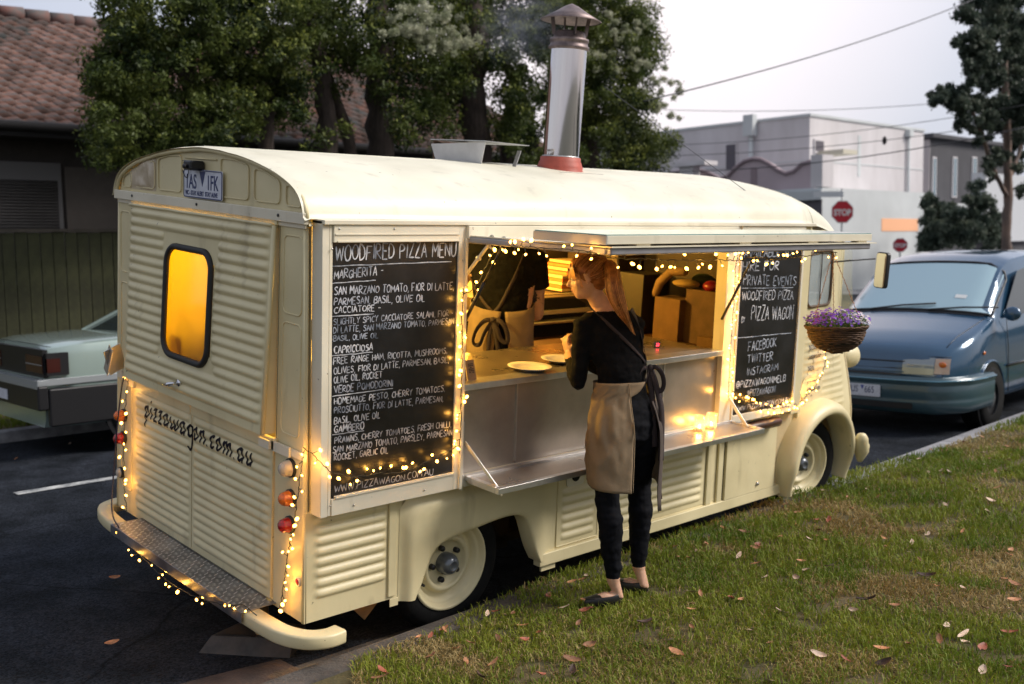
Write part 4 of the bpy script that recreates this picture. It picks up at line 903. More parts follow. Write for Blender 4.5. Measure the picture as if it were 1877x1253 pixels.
mb.lathe([(.180, 0), (.184, .005), (.10, .050), (.045, .085), (.0, .105)], cc, (.02, 0, 1), 40); mb.lathe([(.174, .002), (.10, .038), (0, .07)], cc, (.02, 0, 1), 40); cp_ = part(mb, 'flue_cap', dkst)
for k in range(4):
    a = PI/4+k*PI/2+.3; p0 = ctr(zg1+.085)+Vector((math.cos(a)*.098, math.sin(a)*.098, 0)); p1 = cc+Vector((math.cos(a)*.115, math.sin(a)*.115, .03))
    mb = MB(); mb.beam(p0, p1+Vector((0, 0, 0)), .022, .005, Vector((math.cos(a), math.sin(a), 0)).cross(Vector((0, 0, 1)))); mb.build('cap_strut', dkst, cp_)
mb = MB(); mb.tube([ctr(zb-.3), ctr(zg0)], .1, 20); part(mb, 'flue_stub', STEEL)

# --- chalk writing -------------------------------------------------
G = {}
for row in """A 0,0 2,6 4,0|.8,2.2 3.2,2.2
B 0,0 0,6 2.4,6 3.4,5.2 3.2,3.8 2,3.2 0,3.2|2,3.2 3.6,2.6 3.8,1 2.6,0 0,0
C 3.8,5 2.6,6 1,5.4 0,3.4 .4,1 1.8,0 3.6,.6
D 0,0 0,6 2,5.7 3.6,4.2 3.8,2 2.4,.3 0,0
E 3.6,6 0,6 0,0 3.6,0|0,3.1 2.8,3.1
F 3.6,6 0,6 0,0|0,3.1 2.6,3.1
G 3.8,5 2.4,6 .8,5.2 0,3 .6,.8 2,0 3.7,1 3.7,2.8 2.2,2.8
H 0,6 0,0|3.6,6 3.6,0|0,3 3.6,3
I .5,6 .5,0
J 3,6 3,1 1.8,0 .4,.8
K 0,6 0,0|3.6,6 .2,2.8 3.8,0
L 0,6 0,0 3.2,0
M 0,0 .4,6 2.2,2.2 4.2,6 4.6,0
N 0,0 0,6 3.6,0 3.6,6
O 2,6 .5,5 0,3 .6,.8 2,0 3.6,.9 4.2,3 3.6,5.2 2,6
P 0,0 0,6 2.6,5.9 3.6,4.8 3,3.3 0,2.9
Q 2,6 .5,5 0,3 .6,.8 2,0 3.6,.9 4.2,3 3.6,5.2 2,6|2.6,1.6 4.2,-.4
R 0,0 0,6 2.6,5.9 3.5,4.8 2.8,3.3 0,3 3.8,0
S 3.6,5.2 2.4,6 .8,5.6 .4,4.2 2.2,3.2 3.6,2.2 3.2,.6 1.6,0 0,.9
T 0,6 4,6|2,6 2,0
U 0,6 0,1.6 1.2,0 3,.4 3.6,2 3.6,6
V 0,6 2,0 4,6
W 0,6 1.3,0 2.6,5 4,0 5.2,6
X 0,6 3.6,0|3.6,6 0,0
Y 0,6 2,3 4,6|2,3 1.6,0
Z 0,6 3.8,6 0,0 3.8,0
, .6,.6 .2,-1.2
. .4,.0 .6,.5
- 0,3.2 2.4,3.2
@ 3.4,2 2.4,1.4 1.4,2 1.4,3.6 2.6,4.2 3.4,3.4 3.5,1.6 4.6,1.8 5,3.6 4,5.6 2,6 .3,4.6 0,2.4 1.2,.3 3.6,-.2
# .4,.2 3.6,5.6|1.6,-.2 4.6,5|0,4.8 4,1.4|.8,6 4.8,2.4""".split('\n'):
    k, r = row[0], row[2:]; G[k] = [[tuple(float(q) for q in t.split(',')) for t in st.split()] for st in r.split('|')]
GW = {'I': 1.0, 'M': 4.6, 'W': 5.2, 'O': 4.2, ',': .8, '.': .8, '-': 2.4, '@': 5, '#': 4.8, ' ': 2.4, 'J': 3, 'T': 4, 'V': 4, 'A': 4, 'Y': 4, 'L': 3.2}
def write(txt, p0, p1, h, mb, wd=.0045, off=.0):
    """write from baseline px p0 to px p1 with cap height h px on the board plane"""
    p0 = (p0[0]+4, p0[1]-.5); a = Sp(*p0, O+off); b = Sp(*p1, O+off); ha = Sp(p0[0], p0[1]-h, O+off).z-a.z
    tot = sum(GW.get(c, 3.7)+1.0 for c in txt)-1; L = Vector((b.x-a.x, b.z-a.z)); ux = L.length/tot; d = L.normalized(); uy = ha/6; cx = 0; LN = []
    for c in txt:
        if c != ' ':
            jy = random.uniform(-.35, .35); js = random.uniform(.9, 1.1); sh_ = random.uniform(-.04, .10)
            for st in G[c]:
                pts = [(a.x+d.x*(cx+x*1.0+y*sh_)*ux, a.z+d.y*cx*ux+(y*js+jy)*uy) for x, y in [(q[0]+random.uniform(-.15, .15), q[1]+random.uniform(-.15, .15)) for q in st]]
                if c in 'OCDGSUPRBQ@J' and len(pts) > 3: pts = chaikin(pts, 1)
                LN.append(pts)
        cx += GW.get(c, 3.7)+1.0
    strokes(LN, wd, lambda x, z, o: SP(x, z, O+.0012), mb, step=.008, var=.7)
def uline(p0, p1, mb, wd=.004):
    a = Sp(*p0, O); b = Sp(*p1, O); n = 14
    strokes([[(a.x+(b.x-a.x)*i/n, a.z+(b.z-a.z)*i/n+.0025*mnoise.noise((i*.6, a.z*9, 0))) for i in range(n+1)]], wd, lambda x, z, o: SP(x, z, O+.0012), mb, var=.6)
Q4 = lambda x, y: (580+x/2.321, 400+y/2.321)
MENU = [('WOODFIRED PIZZA MENU', (70, 182), (592, 160), 66, .0062, 0), ('MARGHERITA -', (65, 258), (282, 240), 37, .005, 0), ('SAN MARZANO TOMATO, FIOR DI LATTE,', (66, 326), (584, 302), 33, .0046, 2), ('PARMESAN, BASIL, OLIVE OIL', (65, 370), (460, 352), 31, .0046, 2),
 ('CACCIATORE -', (65, 406), (272, 392), 27, .0048, 0), ('SLIGHTLY SPICY CACCIATORE SALAMI, FIOR -', (63, 455), (580, 413), 27, .0042, 2), ('DI LATTE, SAN MARZANO TOMATO, PARMESAN', (62, 490), (584, 448), 27, .004, 1), ('BASIL, OLIVE OIL', (62, 524), (262, 508), 23, .004, 1),
 ('CAPRICCIOSA', (66, 578), (238, 560), 30, .0052, 0), ('FREE RANGE HAM, RICOTTA, MUSHROOMS,', (62, 622), (555, 574), 27, .0046, 0), ('OLIVES, FIOR DI LATTE, PARMESAN, BASIL,', (64, 664), (562, 612), 27, .0046, 0), ('OLIVE OIL, ROCKET', (64, 702), (278, 676), 27, .0046, 0),
 ('VERDE POMODORINI', (66, 745), (325, 713), 30, .0046, 2), ('HOMEMADE PESTO, CHERRY TOMATOES,', (66, 793), (545, 735), 27, .0046, 0), ('PROSCIUTTO, FIOR DI LATTE, PARMESAN,', (66, 832), (538, 778), 27, .0046, 2), ('BASIL, OLIVE OIL', (66, 877), (270, 848), 28, .0046, 0),
 ('GAMBERO', (66, 914), (202, 896), 30, .0054, 0), ('PRAWNS, CHERRY TOMATOES, FRESH CHILLI,', (68, 960), (572, 886), 27, .0046, 0), ('SAN MARZANO TOMATO, PARSLEY, PARMESAN', (60, 1000), (576, 922), 27, .0046, 0), ('ROCKET, GARLIC OIL', (65, 1033), (304, 997), 27, .0046, 0), ('WWW.PIZZAWAGON.COM.AU', (66, 1168), (495, 1090), 29, .0040, 2)]
for t_, a, b, h, wd, k in MENU:
    mb = MB(); write(t_, Q4(*a), Q4(*b), h/2.321, mb, wd*1.02); mb.build('chalk_writing', (CHALK, CHALK2, mat('chalk_mid', (.62, .63, .68), .9, col2=(.17, .19, .23), vscale=9))[k], cb, fix=False)
for a, b in (((68, 203), (575, 183)), ((65, 276), (252, 263)), ((65, 417), (243, 406)), ((65, 585), (238, 569)), ((66, 757), (325, 722)), ((66, 921), (202, 902))): 
    mb = MB(); uline(Q4(*a), Q4(*b), mb); mb.build('chalk_underline', CHALK, cb, fix=False)
Q7 = lambda x, y: (1280+x/5.214, 380+y/5.214); Q8 = lambda x, y: (1250+x/3.917, 620+y/3.917)
for t_, q, a, b, h, wd, k in (('AVAILABLE TO', Q7, (415, 478), (890, 462), 80, .006, 1), ('HIRE FOR', Q7, (400, 612), (765, 598), 92, .0068, 0), ('PRIVATE EVENTS', Q7, (408, 745), (930, 745), 92, .0062, 1), ('WOODFIRED PIZZA', Q7, (395, 888), (905, 880), 88, .0062, 0), ('BY', Q7, (390, 1102), (440, 1095), 50, .006, 0), ('PIZZA WAGON', Q7, (482, 1082), (900, 1062), 135, .0062, 0),
 ('FACEBOOK', Q8, (458, 92), (676, 60), 66, .006, 1), ('TWITTER', Q8, (452, 180), (650, 158), 60, .006, 1), ('INSTAGRAM', Q8, (448, 268), (688, 228), 52, .0055, 1), ('@PIZZAWAGONMELB', Q8, (370, 362), (742, 306), 48, .0062, 0), ('#PIZZAWAGON', Q8, (448, 420), (666, 388), 45, .005, 1), ('WWW.PIZZAWAGON.COM.AU', Q8, (362, 528), (772, 456), 36, .005, 0)):
    mb = MB(); write(t_, q(*a), q(*b), h/(5.214 if q is Q7 else 3.917), mb, wd*1.1); mb.build('chalk_writing', (CHALK, CHALK2)[k], cb2, fix=False)
mb = MB(); uline(Q7(385, 772), Q7(905, 765), mb, .005); mb.build('chalk_underline', CHALK2, cb2, fix=False)
mb = MB(); uline(Q7(368, 1247), Q7(890, 1198), mb, .005); mb.build('chalk_underline', CHALK2, cb2, fix=False)

# ================================================================== people
def organic(name, mb, voxel, mats, fn, parent, sm=4):
    o = mb.build(name, mats[0], None, fix=True)
    md = o.modifiers.new('r', 'REMESH'); md.mode = 'VOXEL'; md.voxel_size = voxel; md.use_smooth_shade = True
    m2 = o.modifiers.new('s', 'SMOOTH'); m2.iterations = sm; m2.factor = .5
    dg = bpy.context.evaluated_depsgraph_get(); dg.update(); me = bpy.data.meshes.new_from_object(o.evaluated_get(dg))
    me.materials.clear()
    for m in mats: me.materials.append(m)
    nv = len(me.vertices); co = np.empty(nv*3, np.float32); me.vertices.foreach_get('co', co); co = co.reshape(-1, 3); nr_ = np.empty(nv*3, np.float32); me.vertices.foreach_get('normal', nr_); nr_ = nr_.reshape(-1, 3)
    for i_ in range(nv):
        p_ = co[i_]
        if fn(Vector(p_.tolist())) in (2, 3):
            co[i_] = p_+nr_[i_]*(.0065*(mnoise.noise((p_[0]*13+p_[2]*9, p_[1]*13, p_[2]*26))-.1)+.003*mnoise.noise((p_[0]*40, p_[1]*40, p_[2]*50)))
    me.vertices.foreach_set('co', co.ravel())
    idx = [fn(p.center) for p in me.polygons]; me.polygons.foreach_set('material_index', idx); me.polygons.foreach_set('use_smooth', [True]*len(idx))
    o.modifiers.clear(); o.data = me; me.name = name
    if parent: o.parent = parent
    return o
def tsec(mb, secs, n=24):
    """loft of elliptical sections: (centre, right vec, fwd vec, rx, ry); closed by domes"""
    rows = []
    for c, rt, fw, rx, ry in secs:
        rows.append([Vector(c)+Vector(rt)*rx*math.cos(2*PI*j/n)+Vector(fw)*ry*math.sin(2*PI*j/n) for j in range(n)])
    vs = [v for r in rows for v in r]; fs = [(i*n+j, i*n+(j+1) % n, (i+1)*n+(j+1) % n, (i+1)*n+j) for i in range(len(rows)-1) for j in range(n)]
    fs.append(tuple(range(n))[::-1]); fs.append(tuple((len(rows)-1)*n+j for j in range(n))); mb.add(vs, fs, 0, True)
def hand(mb, wrist, d, palmn, curl=.5, size=1.0, left=True):
    """palm plus five separate bent fingers; d = direction of the hand, palmn = normal of the palm"""
    d = Vector(d).normalized(); pn = Vector(palmn); pn = (pn-d*d.dot(pn)).normalized(); sd = d.cross(pn)*(1 if left else -1); w = Vector(wrist); s = size
    P = w+d*.045*s
    mb.ell(P, (.040*s, .014*s, .050*s), 12, Matrix((sd, pn, d)).transposed())
    for k, (off, L) in enumerate(((-.031, .058), (-.011, .072), (.010, .078), (.030, .070))):
        b = w+d*.082*s+sd*off*s; dd = d; pts = [b-dd*.02*s]; q = b; 
        for j, f in enumerate((.45, .32, .26)):
            a = curl*(.5+.45*j); dv = (d*math.cos(a)+pn*math.sin(a)).normalized(); pts.append(q); q = q+dv*L*f*s
        pts.append(q); mb.capsule(pts, [.0085*s, .0085*s, .008*s, .0075*s, .0065*s], 8)
    b = w+d*.03*s-sd*.030*s+pn*.004*s
    t1 = b+(d*.55-sd*.7+pn*.35).normalized()*.036*s; t2 = t1+(d*.85-sd*.25+pn*.4).normalized()*.030*s
    mb.capsule([b, t1, t2], [.012*s, .0095*s, .0075*s], 8)
Zv = Vector((0, 0, 1))
def head(mb, c, f, up, k=1.0):
    """skull, jaw, nose, brow, lips, chin and ears; returns frame"""
    f = Vector(f).normalized(); up = Vector(up); up = (up-f*f.dot(up)).normalized(); r = f.cross(up); M = Matrix((r, f, up)).transposed(); c = Vector(c)
    L = lambda a, b, z: c+M @ Vector((a*k, b*k, z*k))
    mb.ell(L(0, -.012, .025), (.076*k, .094*k, .090*k), 22, M)
    mb.ell(L(0, .018, -.030), (.060*k, .070*k, .078*k), 20, M)
    mb.ell(L(0, .052, -.078), (.030*k, .030*k, .026*k), 14, M)
    mb.ell(L(.032, .050, -.030), (.026*k, .026*k, .026*k), 12, M); mb.ell(L(-.032, .050, -.030), (.026*k, .026*k, .026*k), 12, M)
    mb.capsule([L(-.034, .068, .022), L(0, .078, .018), L(.034, .068, .022)], [.012*k, .013*k, .012*k], 10)
    mb.capsule([L(0, .084, .012), L(0, .096, -.008), L(0, .104, -.022)], [.0075*k, .009*k, .0115*k], 10)
    mb.ell(L(.011, .090, -.026), (.007*k, .008*k, .006*k), 8, M); mb.ell(L(-.011, .090, -.026), (.007*k, .008*k, .006*k), 8, M)
    mb.capsule([L(-.018, .080, -.050), L(0, .089, -.048), L(.018, .080, -.050)], [.005*k, .007*k, .005*k], 8)
    mb.capsule([L(-.016, .079, -.059), L(0, .086, -.061), L(.016, .079, -.059)], [.005*k, .0075*k, .005*k], 8)
    for s in (-1, 1):
        mb.ell(L(s*.078, -.004, -.004), (.007*k, .018*k, .030*k), 12, M @ Matrix.Rotation(s*R_(-14), 3, 'Z'))
        mb.tube([L(s*(.083), -.004+.017*math.cos(t), .002+.027*math.sin(t)) for t in np.linspace(-1.8, 2.6, 12)], .0045*k, 6)
        mb.ell(L(s*.080, .002, -.030), (.006*k, .009*k, .010*k), 8, M)
    return L, M

# ---------------- the woman at the counter ------------------------
wo = thing('person', 'woman in black top and long khaki apron with a ponytail leaning on the serving counter', 'woman', (1.52, -.56, .155))
WO = Vector(wo.location); Lw = lambda p: Vector(p)-WO
U = Vector((.94, -.34, 0)).normalized(); Fw = Vector((.34, .94, 0)).normalized()     # her right, her front
hipc = Vector((1.585, -.545, 1.06)); 
anL = Wy(1124, 1062, -.575); anR = Wy(1171, 1040, -.545)
knL = Wy(1113, 905, -.56); knR = Wy(1172, 885, -.53)
mb = MB()
hL = hipc-U*.085+Vector((0, 0, -.06)); hR = hipc+U*.085+Vector((0, 0, -.06))
for h_, k_, a_ in ((hL, knL, anL), (hR, knR, anR)):
    mid = h_.lerp(k_, .5); cf = k_.lerp(a_, .32)-Fw*.018
    mb.capsule([h_, h_.lerp(k_, .25), mid, k_.lerp(h_, .12), k_, k_.lerp(a_, .15), cf, k_.lerp(a_, .65), a_+Vector((0, 0, .06)), a_+Vector((0, 0, -.01))], [.088, .092, .082, .067, .062, .061, .064, .054, .043, .032], 18)
    toe = (Vector((-.72, .35, 0)) if a_ is anL else Vector((-.30, .85, 0))).normalized()
    g = Vector((a_.x, a_.y, .185)); mb.capsule([a_, g-toe*.025+Vector((0, 0, .004)), g+toe*.05, g+toe*.12-Vector((0, 0, .012))], [.031, .034, .029, .018], 12)
    if a_ is anL: gL, tL = g, toe
    else: gR, tR = g, toe
shc = Vector((1.555, -.485, 1.585)); chest = Vector((1.565, -.50, 1.42)); waist = Vector((1.582, -.535, 1.235)); nb = Vector((1.500, -.455, 1.665)); hc = Wy(1077, 508, -.42)
US = Vector((.95, -.30, 0)).normalized(); FS = Vector((.30, .95, -.0)).normalized()
tsec(mb, [(hipc-Zv*.13, U, Fw, .10, .08), (hipc-Zv*.09, U, Fw, .155, .115), (hipc-Zv*.02, U, Fw, .172, .120), (hipc+Zv*.06, U, Fw, .160, .108), (waist-Zv*.04, U, Fw, .135, .092), (waist+Zv*.03, U, Fw, .128, .088), (waist+Zv*.10, US, Fw, .140, .095), (chest, US, FS, .158, .108), (chest+Zv*.09, US, FS, .165, .105), (shc-Zv*.04, US, FS, .158, .088), (shc+Zv*.02, US, FS, .115, .07), (shc+Zv*.05-US*.02, US, FS, .06, .05)])
shL = shc-US*.155-Zv*.035; shR = shc+US*.150-Zv*.035
elL = Wy(1060, 700, -.40); elR = shR+Vector((-.02, .22, -.25)); haL = Wy(1043, 650, -.20); haR = haL+Vector((.07, .03, -.02))
mb.capsule([shL+US*.05+Zv*.01, shL, shL.lerp(elL, .3), shL.lerp(elL, .7), elL], [.058, .056, .052, .046, .042], 16)
mb.capsule([elL, elL.lerp(haL, .3), elL.lerp(haL, .85), haL], [.042, .043, .030, .027], 14)
mb.capsule([shR-US*.05+Zv*.01, shR, shR.lerp(elR, .4), elR], [.058, .055, .048, .041], 16)
mb.capsule([elR, elR.lerp(haR, .3), haR], [.041, .041, .028], 14)
hdir = Vector((-.05, .25, .75)); hand(mb, haL, hdir, (.9, -.3, 0), 1.1, .86, True); hand(mb, haR, Vector((-.1, .2, .7)), (-.8, -.4, 0), .9, .86, False)
mb.capsule([shc+Zv*.03, nb, nb.lerp(hc, .5)-Vector((0, .0, .01))], [.060, .047, .045], 16)
hf = Vector((-.66, .74, -.16)).normalized(); L, M = head(mb, hc, hf, (.05, .05, 1), .98)
mb.v = [tuple(Vector(v)-WO) for v in mb.v]
neckc = nb
def wfn(p):
    q = p+WO
    if q.z > 1.40 and (q-hc).length < .155: 
        if (q-L(0, .086, -.055)).length < .016: return 4
        return 1
    pl = (q-Vector((shc.x-.02, shc.y, 1.64))); 
    if q.z > 1.612+.10*max(0, (q-shc).dot(-FS)) and (q-nb).length < .105 : return 1
    if (q-haL).length < .16 and (q-haL).dot(haL-elL) > .004: return 1
    if (q-haR).length < .16 and q.z > haR.z+.005: return 1
    if q.z < min(anL.z, anR.z)+.012: return 1
    if q.z < 1.17: return 3
    return 2
body = organic('body', mb, .0062, [SKIN, SKIN, TOPM, JEAN, LIPS], wfn, wo, 3)
for s in (-1, 1):
    mb = MB(); mb.ell(L(s*.031, .071, .004)-WO, (.0125, .0125, .0125), 12); e_ = mb.build('eye', mat('eye_white', (.7, .7, .68), .2), wo)
    mb = MB(); mb.ell(L(s*.031, .0805, .004)-WO, (.0055, .0055, .0055), 10); mb.build('iris', mat('iris', (.08, .05, .03), .2), e_)
# shoes: ballet flats
for g, t in ((gL, tL), (gR, tR)):
    mb = MB(); n = 20; sd = Vector((-t.y, t.x, 0)); rows = []
    for k in range(6):
        z = (-.034, -.030, -.012, .006, .012, .010)[k]; row = []
        for j in range(n):
            a = 2*PI*j/n; ca, sa = math.cos(a), math.sin(a); ln = .128 if ca > 0 else .072; wd = .040*(1-.15*max(0, ca)); gr = (.96, 1.03, 1.03, .98, .92, .86)[k]
            zz = z+(.012 if k >= 3 else 0)*max(0, -ca)-(.004 if k >= 3 else 0)*max(0, ca)
            row.append(g+t*(.025+ca*ln*gr)+sd*sa*wd*gr+Zv*zz-WO)
        rows.append(row)
    for r in rows: r.append(r[0])
    mb.grid(rows); b0 = [v for v in rows[0][:-1]]; mb.add(b0, [tuple(range(n))]); 
    # toe cap
    top = []
    for i in range(5):
        top.append([g+t*(.065+.085*(1-abs(j/8*2-1)**2.2)*(i/4)+.012)+sd*(j/8*2-1)*.036*(1-.25*i/4*0)+Zv*(.014-.010*(i/4)+.004*(1-(j/8*2-1)**2))-WO for j in range(9)])
    mb.grid(top); mb.build('shoe', SHOE, wo, fix=False)
# apron skirt wrapped round the hips, open behind on her right
def hipe(z):   # radii of the garment at height z
    pts = [(.70, .165, .150), (.86, .180, .155), (1.0, .186, .148), (1.10, .176, .130), (1.2, .150, .112), (1.27, .140, .104)]
    for (z0, a0, b0), (z1, a1, b1) in zip(pts, pts[1:]):
        if z <= z1: k = max(0, (z-z0)/(z1-z0)); return a0+(a1-a0)*k, b0+(b1-b0)*k
    return pts[-1][1:]
def apc(z): return hipc.lerp(waist, sstep(1.0, 1.25, z))+Vector((-.03*(1-sstep(.72, 1.1, z)), 0, 0))
def apt(a, z, o=0):
    rx, ry = hipe(z); c = apc(z); q = 1+o
    v = U*math.cos(a)*(rx+o)+Fw*math.sin(a)*(ry+o); return Vector((c.x, c.y, 0))+v+Vector((0, 0, z))-WO
mb = MB(); rows = []
A0, A1 = R_(-28), R_(262)
def A1z(z): return A1+R_(40)*max(0, 1-(1.262-z)/.07)**.6
# sweep from her back right round the front to the back
nA = 96; zt = 1.262
for i in range(nA+1):
    t = i/nA; a = A0+(A1-A0)*t; row = []
    zb_ = .715+.035*math.sin(t*3)+(.0 if t > .15 else .02)
    for j in range(40):
        k = j/39; z = zb_+(zt-.03*math.sin(a)**2*0-zb_)*k
        a = A0+(A1z(z)-A0)*t; wr = .010*mnoise.noise((t*9, k*3+t*4, 1))+.012*(1-k)*math.sin(t*17+k*2)+.014*mnoise.noise((t*16-k*3, k*5+t*9, 5))*(1-abs(2*k-1)**3)+.007*abs(mnoise.noise((t*26+k*6, k*9-t*5, 8)))*(.3+k*.7)
        fl = .016*(1-k)*(1 if t > .03 else 1.4)
        row.append(apt(a, z, .004+wr+fl*.6+.002*(k > .97)))
    rows.append(row)
mb.grid(rows); ap = mb.build('apron', KHAKI, wo, fix=False); md = ap.modifiers.new('th', 'SOLIDIFY'); md.thickness = .0022; md.offset = 1
mb = MB()
for zz in (.735, ): mb.tube([apt(A0+(A1-A0)*i/80, zz+.035*math.sin(i/80*3)+(.0 if i/80 > .15 else .02), .0135+.008*.96*math.sin(i/80*17)) for i in range(81)], .0012, 4)
mb.tube([apt(A1, .73+.53*k/20-.0, .010+.012*(1-k/20)) for k in range(21)], .0022, 4)
mb.build('hem', mat('khaki_hem', (.24, .18, .11), .9), ap)
def ribbon(pts, w, nrm, name, m, parent, th_=.0014, tw=None):
    P = chaikin(pts, 2); rows = []
    for i, p in enumerate(P):
        d = (P[min(i+1, len(P)-1)]-P[max(i-1, 0)]).normalized(); n_ = nrm(p) if callable(nrm) else Vector(nrm); s = d.cross(n_).normalized()*w/2; rows.append([p+s, p, p-s])
    mb = MB(); mb.grid(rows); o = mb.build(name, m, parent, fix=False); md = o.modifiers.new('th', 'SOLIDIFY'); md.thickness = th_*1.6; md.offset = 0; return o
# straps cross on the back: surface points of the torso, found by ray casting
from mathutils.bvhtree import BVHTree
bvh = BVHTree.FromObject(body, bpy.context.evaluated_depsgraph_get())
camL = CW-WO
def onbody(px, py, lift=.006, b=bvh, org=None):
    o_ = camL if org is None else org; r = rayw((px, py)).normalized(); h = b.ray_cast(o_, r)
    if h[0] is None: return o_+r*4.9
    return h[0]+h[1]*lift
def outn(p): v = p-Lw(Vector((chest.x, chest.y, p.z+WO.z))); v.z = 0; return v.normalized()
knot = (1185, 668)
s1 = [onbody(*q) for q in ((1079, 561), (1092, 574), (1112, 592), (1134, 613), (1158, 637), (1172, 652), (1181, 664))]
s2 = [onbody(*q) for q in ((1157, 566), (1166, 585), (1173, 610), (1177, 632), (1181, 650), (1184, 664))]
ribbon(s1, .017, outn, 'apron_strap', STRAP, wo); ribbon(s2, .017, outn, 'apron_strap', STRAP, wo)
kp = onbody(1184, 675, .022)
cr_ = Vector((.7276, -.6857, 0)); 
def off(dx, dz, dn=0): return kp+cr_*dx+Zv*dz+Vector((-.68, -.73, 0))*dn
mb = MB(); mb.ell(kp, (.016, .016, .020), 12); mb.build('knot', STRAP, wo)
vn_ = Vector((-.68, -.73, 0))
ribbon([kp, off(-.035, .006, .02), off(-.062, -.04, .03), off(-.060, -.10, .025), off(-.042, -.12, .015), off(-.028, -.08, .02), off(-.012, -.03, .015), kp], .022, Vector((.5, -.8, .3)), 'apron_bow', STRAP, wo)
ribbon([kp, off(.03, .01, .02), off(.060, -.03, .02), off(.068, -.085, .02), off(.050, -.125, .015), off(.025, -.09, .02), off(.012, -.04, .012), kp], .024, Vector((-.9, -.2, .3)), 'apron_bow', STRAP, wo)
ribbon([kp, off(-.006, -.06, .02), off(.010, -.16, .016), off(.012, -.28, .020), off(.020, -.40, .016)], .030, vn_, 'apron_tie', STRAP, wo)
ribbon([kp, off(.018, -.05, .02), off(.040, -.14, .018), off(.056, -.22, .02), off(.050, -.47, .014)], .030, Vector((-.5, -.86, 0)), 'apron_tie', STRAP, wo)
# hanging dark tail of the apron at her back right
mb = MB(); rows = []
for i in range(14):
    a = R_(-50+34*i/13); rows.append([apt(a, 1.16-.5*k/11-(.05 if i < 5 else 0)*(k/11), .010+.006*math.sin(i*1.3+k*.3)+.03*(k/11)) for k in range(12)])
mb.grid(rows); o = mb.build('apron_tail', mat('dark_apron_tail', (.075, .058, .050), .85, bump=.4, bscale=14), wo, fix=False); md = o.modifiers.new('th', 'SOLIDIFY'); md.thickness = .002
# hair -------------------------------------------------------------
HAIR = mat('auburn_hair', (.42, .16, .045), .36, var=.25, vscale=30, col2=(.17, .055, .015), detail=6); HAIR2 = mat('light_hair', (.66, .33, .12), .36, var=.3, vscale=40)
tie = L(0, -.098, .048)
mb = MB(); mb.ell(L(0, -.020, .034)-WO, (.082, .098, .092), 26, M); mb.ell(L(0, -.052, .000)-WO, (.069, .062, .078), 22, M)
hm = mb.build('hair', HAIR, wo)
def strands(name, gens, rad, m, parent, kind=True):
    V = []; Fc = []; 
    for pts in gens:
        P = [np.array(p) for p in pts]; k = len(P); o = len(V)
        for i, p in enumerate(P):
            t = P[min(i+1, k-1)]-P[max(i-1, 0)]; t = t/(np.linalg.norm(t)+1e-9); a = np.cross(t, (.3, .2, .93)); a /= np.linalg.norm(a)+1e-9; b = np.cross(t, a); r = rad*(1 if i < k-1 else .25)
            for j in range(3): q = 2*PI*j/3; V.append(p+(a*math.cos(q)+b*math.sin(q))*r)
        for i in range(k-1):
            for j in range(3): Fc.append((o+i*3+j, o+i*3+(j+1) % 3, o+(i+1)*3+(j+1) % 3, o+(i+1)*3+j))
    x = npmesh(name, V, Fc, m, 'stuff', parent, smooth=True); return x
Mi = M.transposed()
def hsurf(v, lift): # point on hair ellipsoid in direction v (head frame)
    v = Vector(v).normalized(); return L(0, -.020, .034)+M @ Vector((v.x*(.084+lift), v.y*(.100+lift), v.z*(.094+lift)))
def scalp(n, seed, lf0=.001, lf1=.007):
    rr = random.Random(seed)
    for _ in range(n):
        # roots along the hairline round the face and ears, all pulled to the tie
        a = rr.uniform(-PI*.93, PI*.93); el = rr.uniform(-.55, .15) if abs(a) > 1.2 else rr.uniform(.15, .8)
        if abs(a) > 2.0: el = rr.uniform(-1.0, -.2)
        v0 = Vector((math.sin(a)*math.cos(el), math.cos(a)*math.cos(el), math.sin(el))); v1 = Mi @ (tie-L(0, -.020, .034)); v1 = v1.normalized()
        lf = rr.uniform(lf0, lf1); pts = []
        for i in range(9):
            t = i/8; v = v0.lerp(v1, t); v.z += .22*math.sin(PI*t)*(1 if el > -.3 else 0)
            pts.append(hsurf(v, lf*math.sin(PI*min(1, t+.15))+.001)-WO)
        yield pts
strands('strand', scalp(900, 1), .0013, HAIR, hm); strands('strand', scalp(420, 2, .003, .009), .0011, HAIR2, hm)
def pony(n, seed, spread, L0=1.0):
    rr = random.Random(seed)
    pth = [Wy(1112, 478, -.50), Wy(1122, 486, -.56), Wy(1124, 515, -.585), Wy(1129, 545, -.60), Wy(1140, 572, -.61), Wy(1152, 592, -.61), Wy(1162, 612, -.61)]
    pth[0] = tie
    for _ in range(n):
        a = rr.uniform(0, 2*PI); r = math.sqrt(rr.random()); ln = rr.choice((.67, .84, .84, 1, 1, 1)); k = len(pth); pts = []
        ox, oz = math.cos(a)*r, math.sin(a)*r; fz = [rr.uniform(-1, 1)*.0035 for _ in range(k)]
        for i, p in enumerate(pth):
            t = i/(k-1); wdt = spread*(.45+.75*math.sin(PI*min(1, t*.9+.05))**.8)*(1 if t < .55 else max(.08, 1-(t-.55)*2.1))
            q = p if t <= ln+1e-3 else None
            if q is None: break
            pts.append(p+cr_*(ox*wdt+fz[i]*t)+vn_*(oz*wdt*.7)+Zv*fz[i]*t)
        if len(pts) > 2:
            sl_ = rr.uniform(-.35, .25); pts[-1] = pts[-1]+(pts[-1]-pts[-2])*sl_; yield [v-WO for v in chaikin(pts, 2)]
ph = strands('ponytail', pony(520, 3, .034), .0017, HAIR, wo); ph['kind'] = ''; del ph['kind']
strands('strand', pony(200, 4, .038), .0012, HAIR2, ph)
mb = MB(); pp = [tie, Wy(1122, 486, -.56), Wy(1124, 515, -.585), Wy(1129, 545, -.60), Wy(1140, 572, -.61), Wy(1150, 592, -.61)]
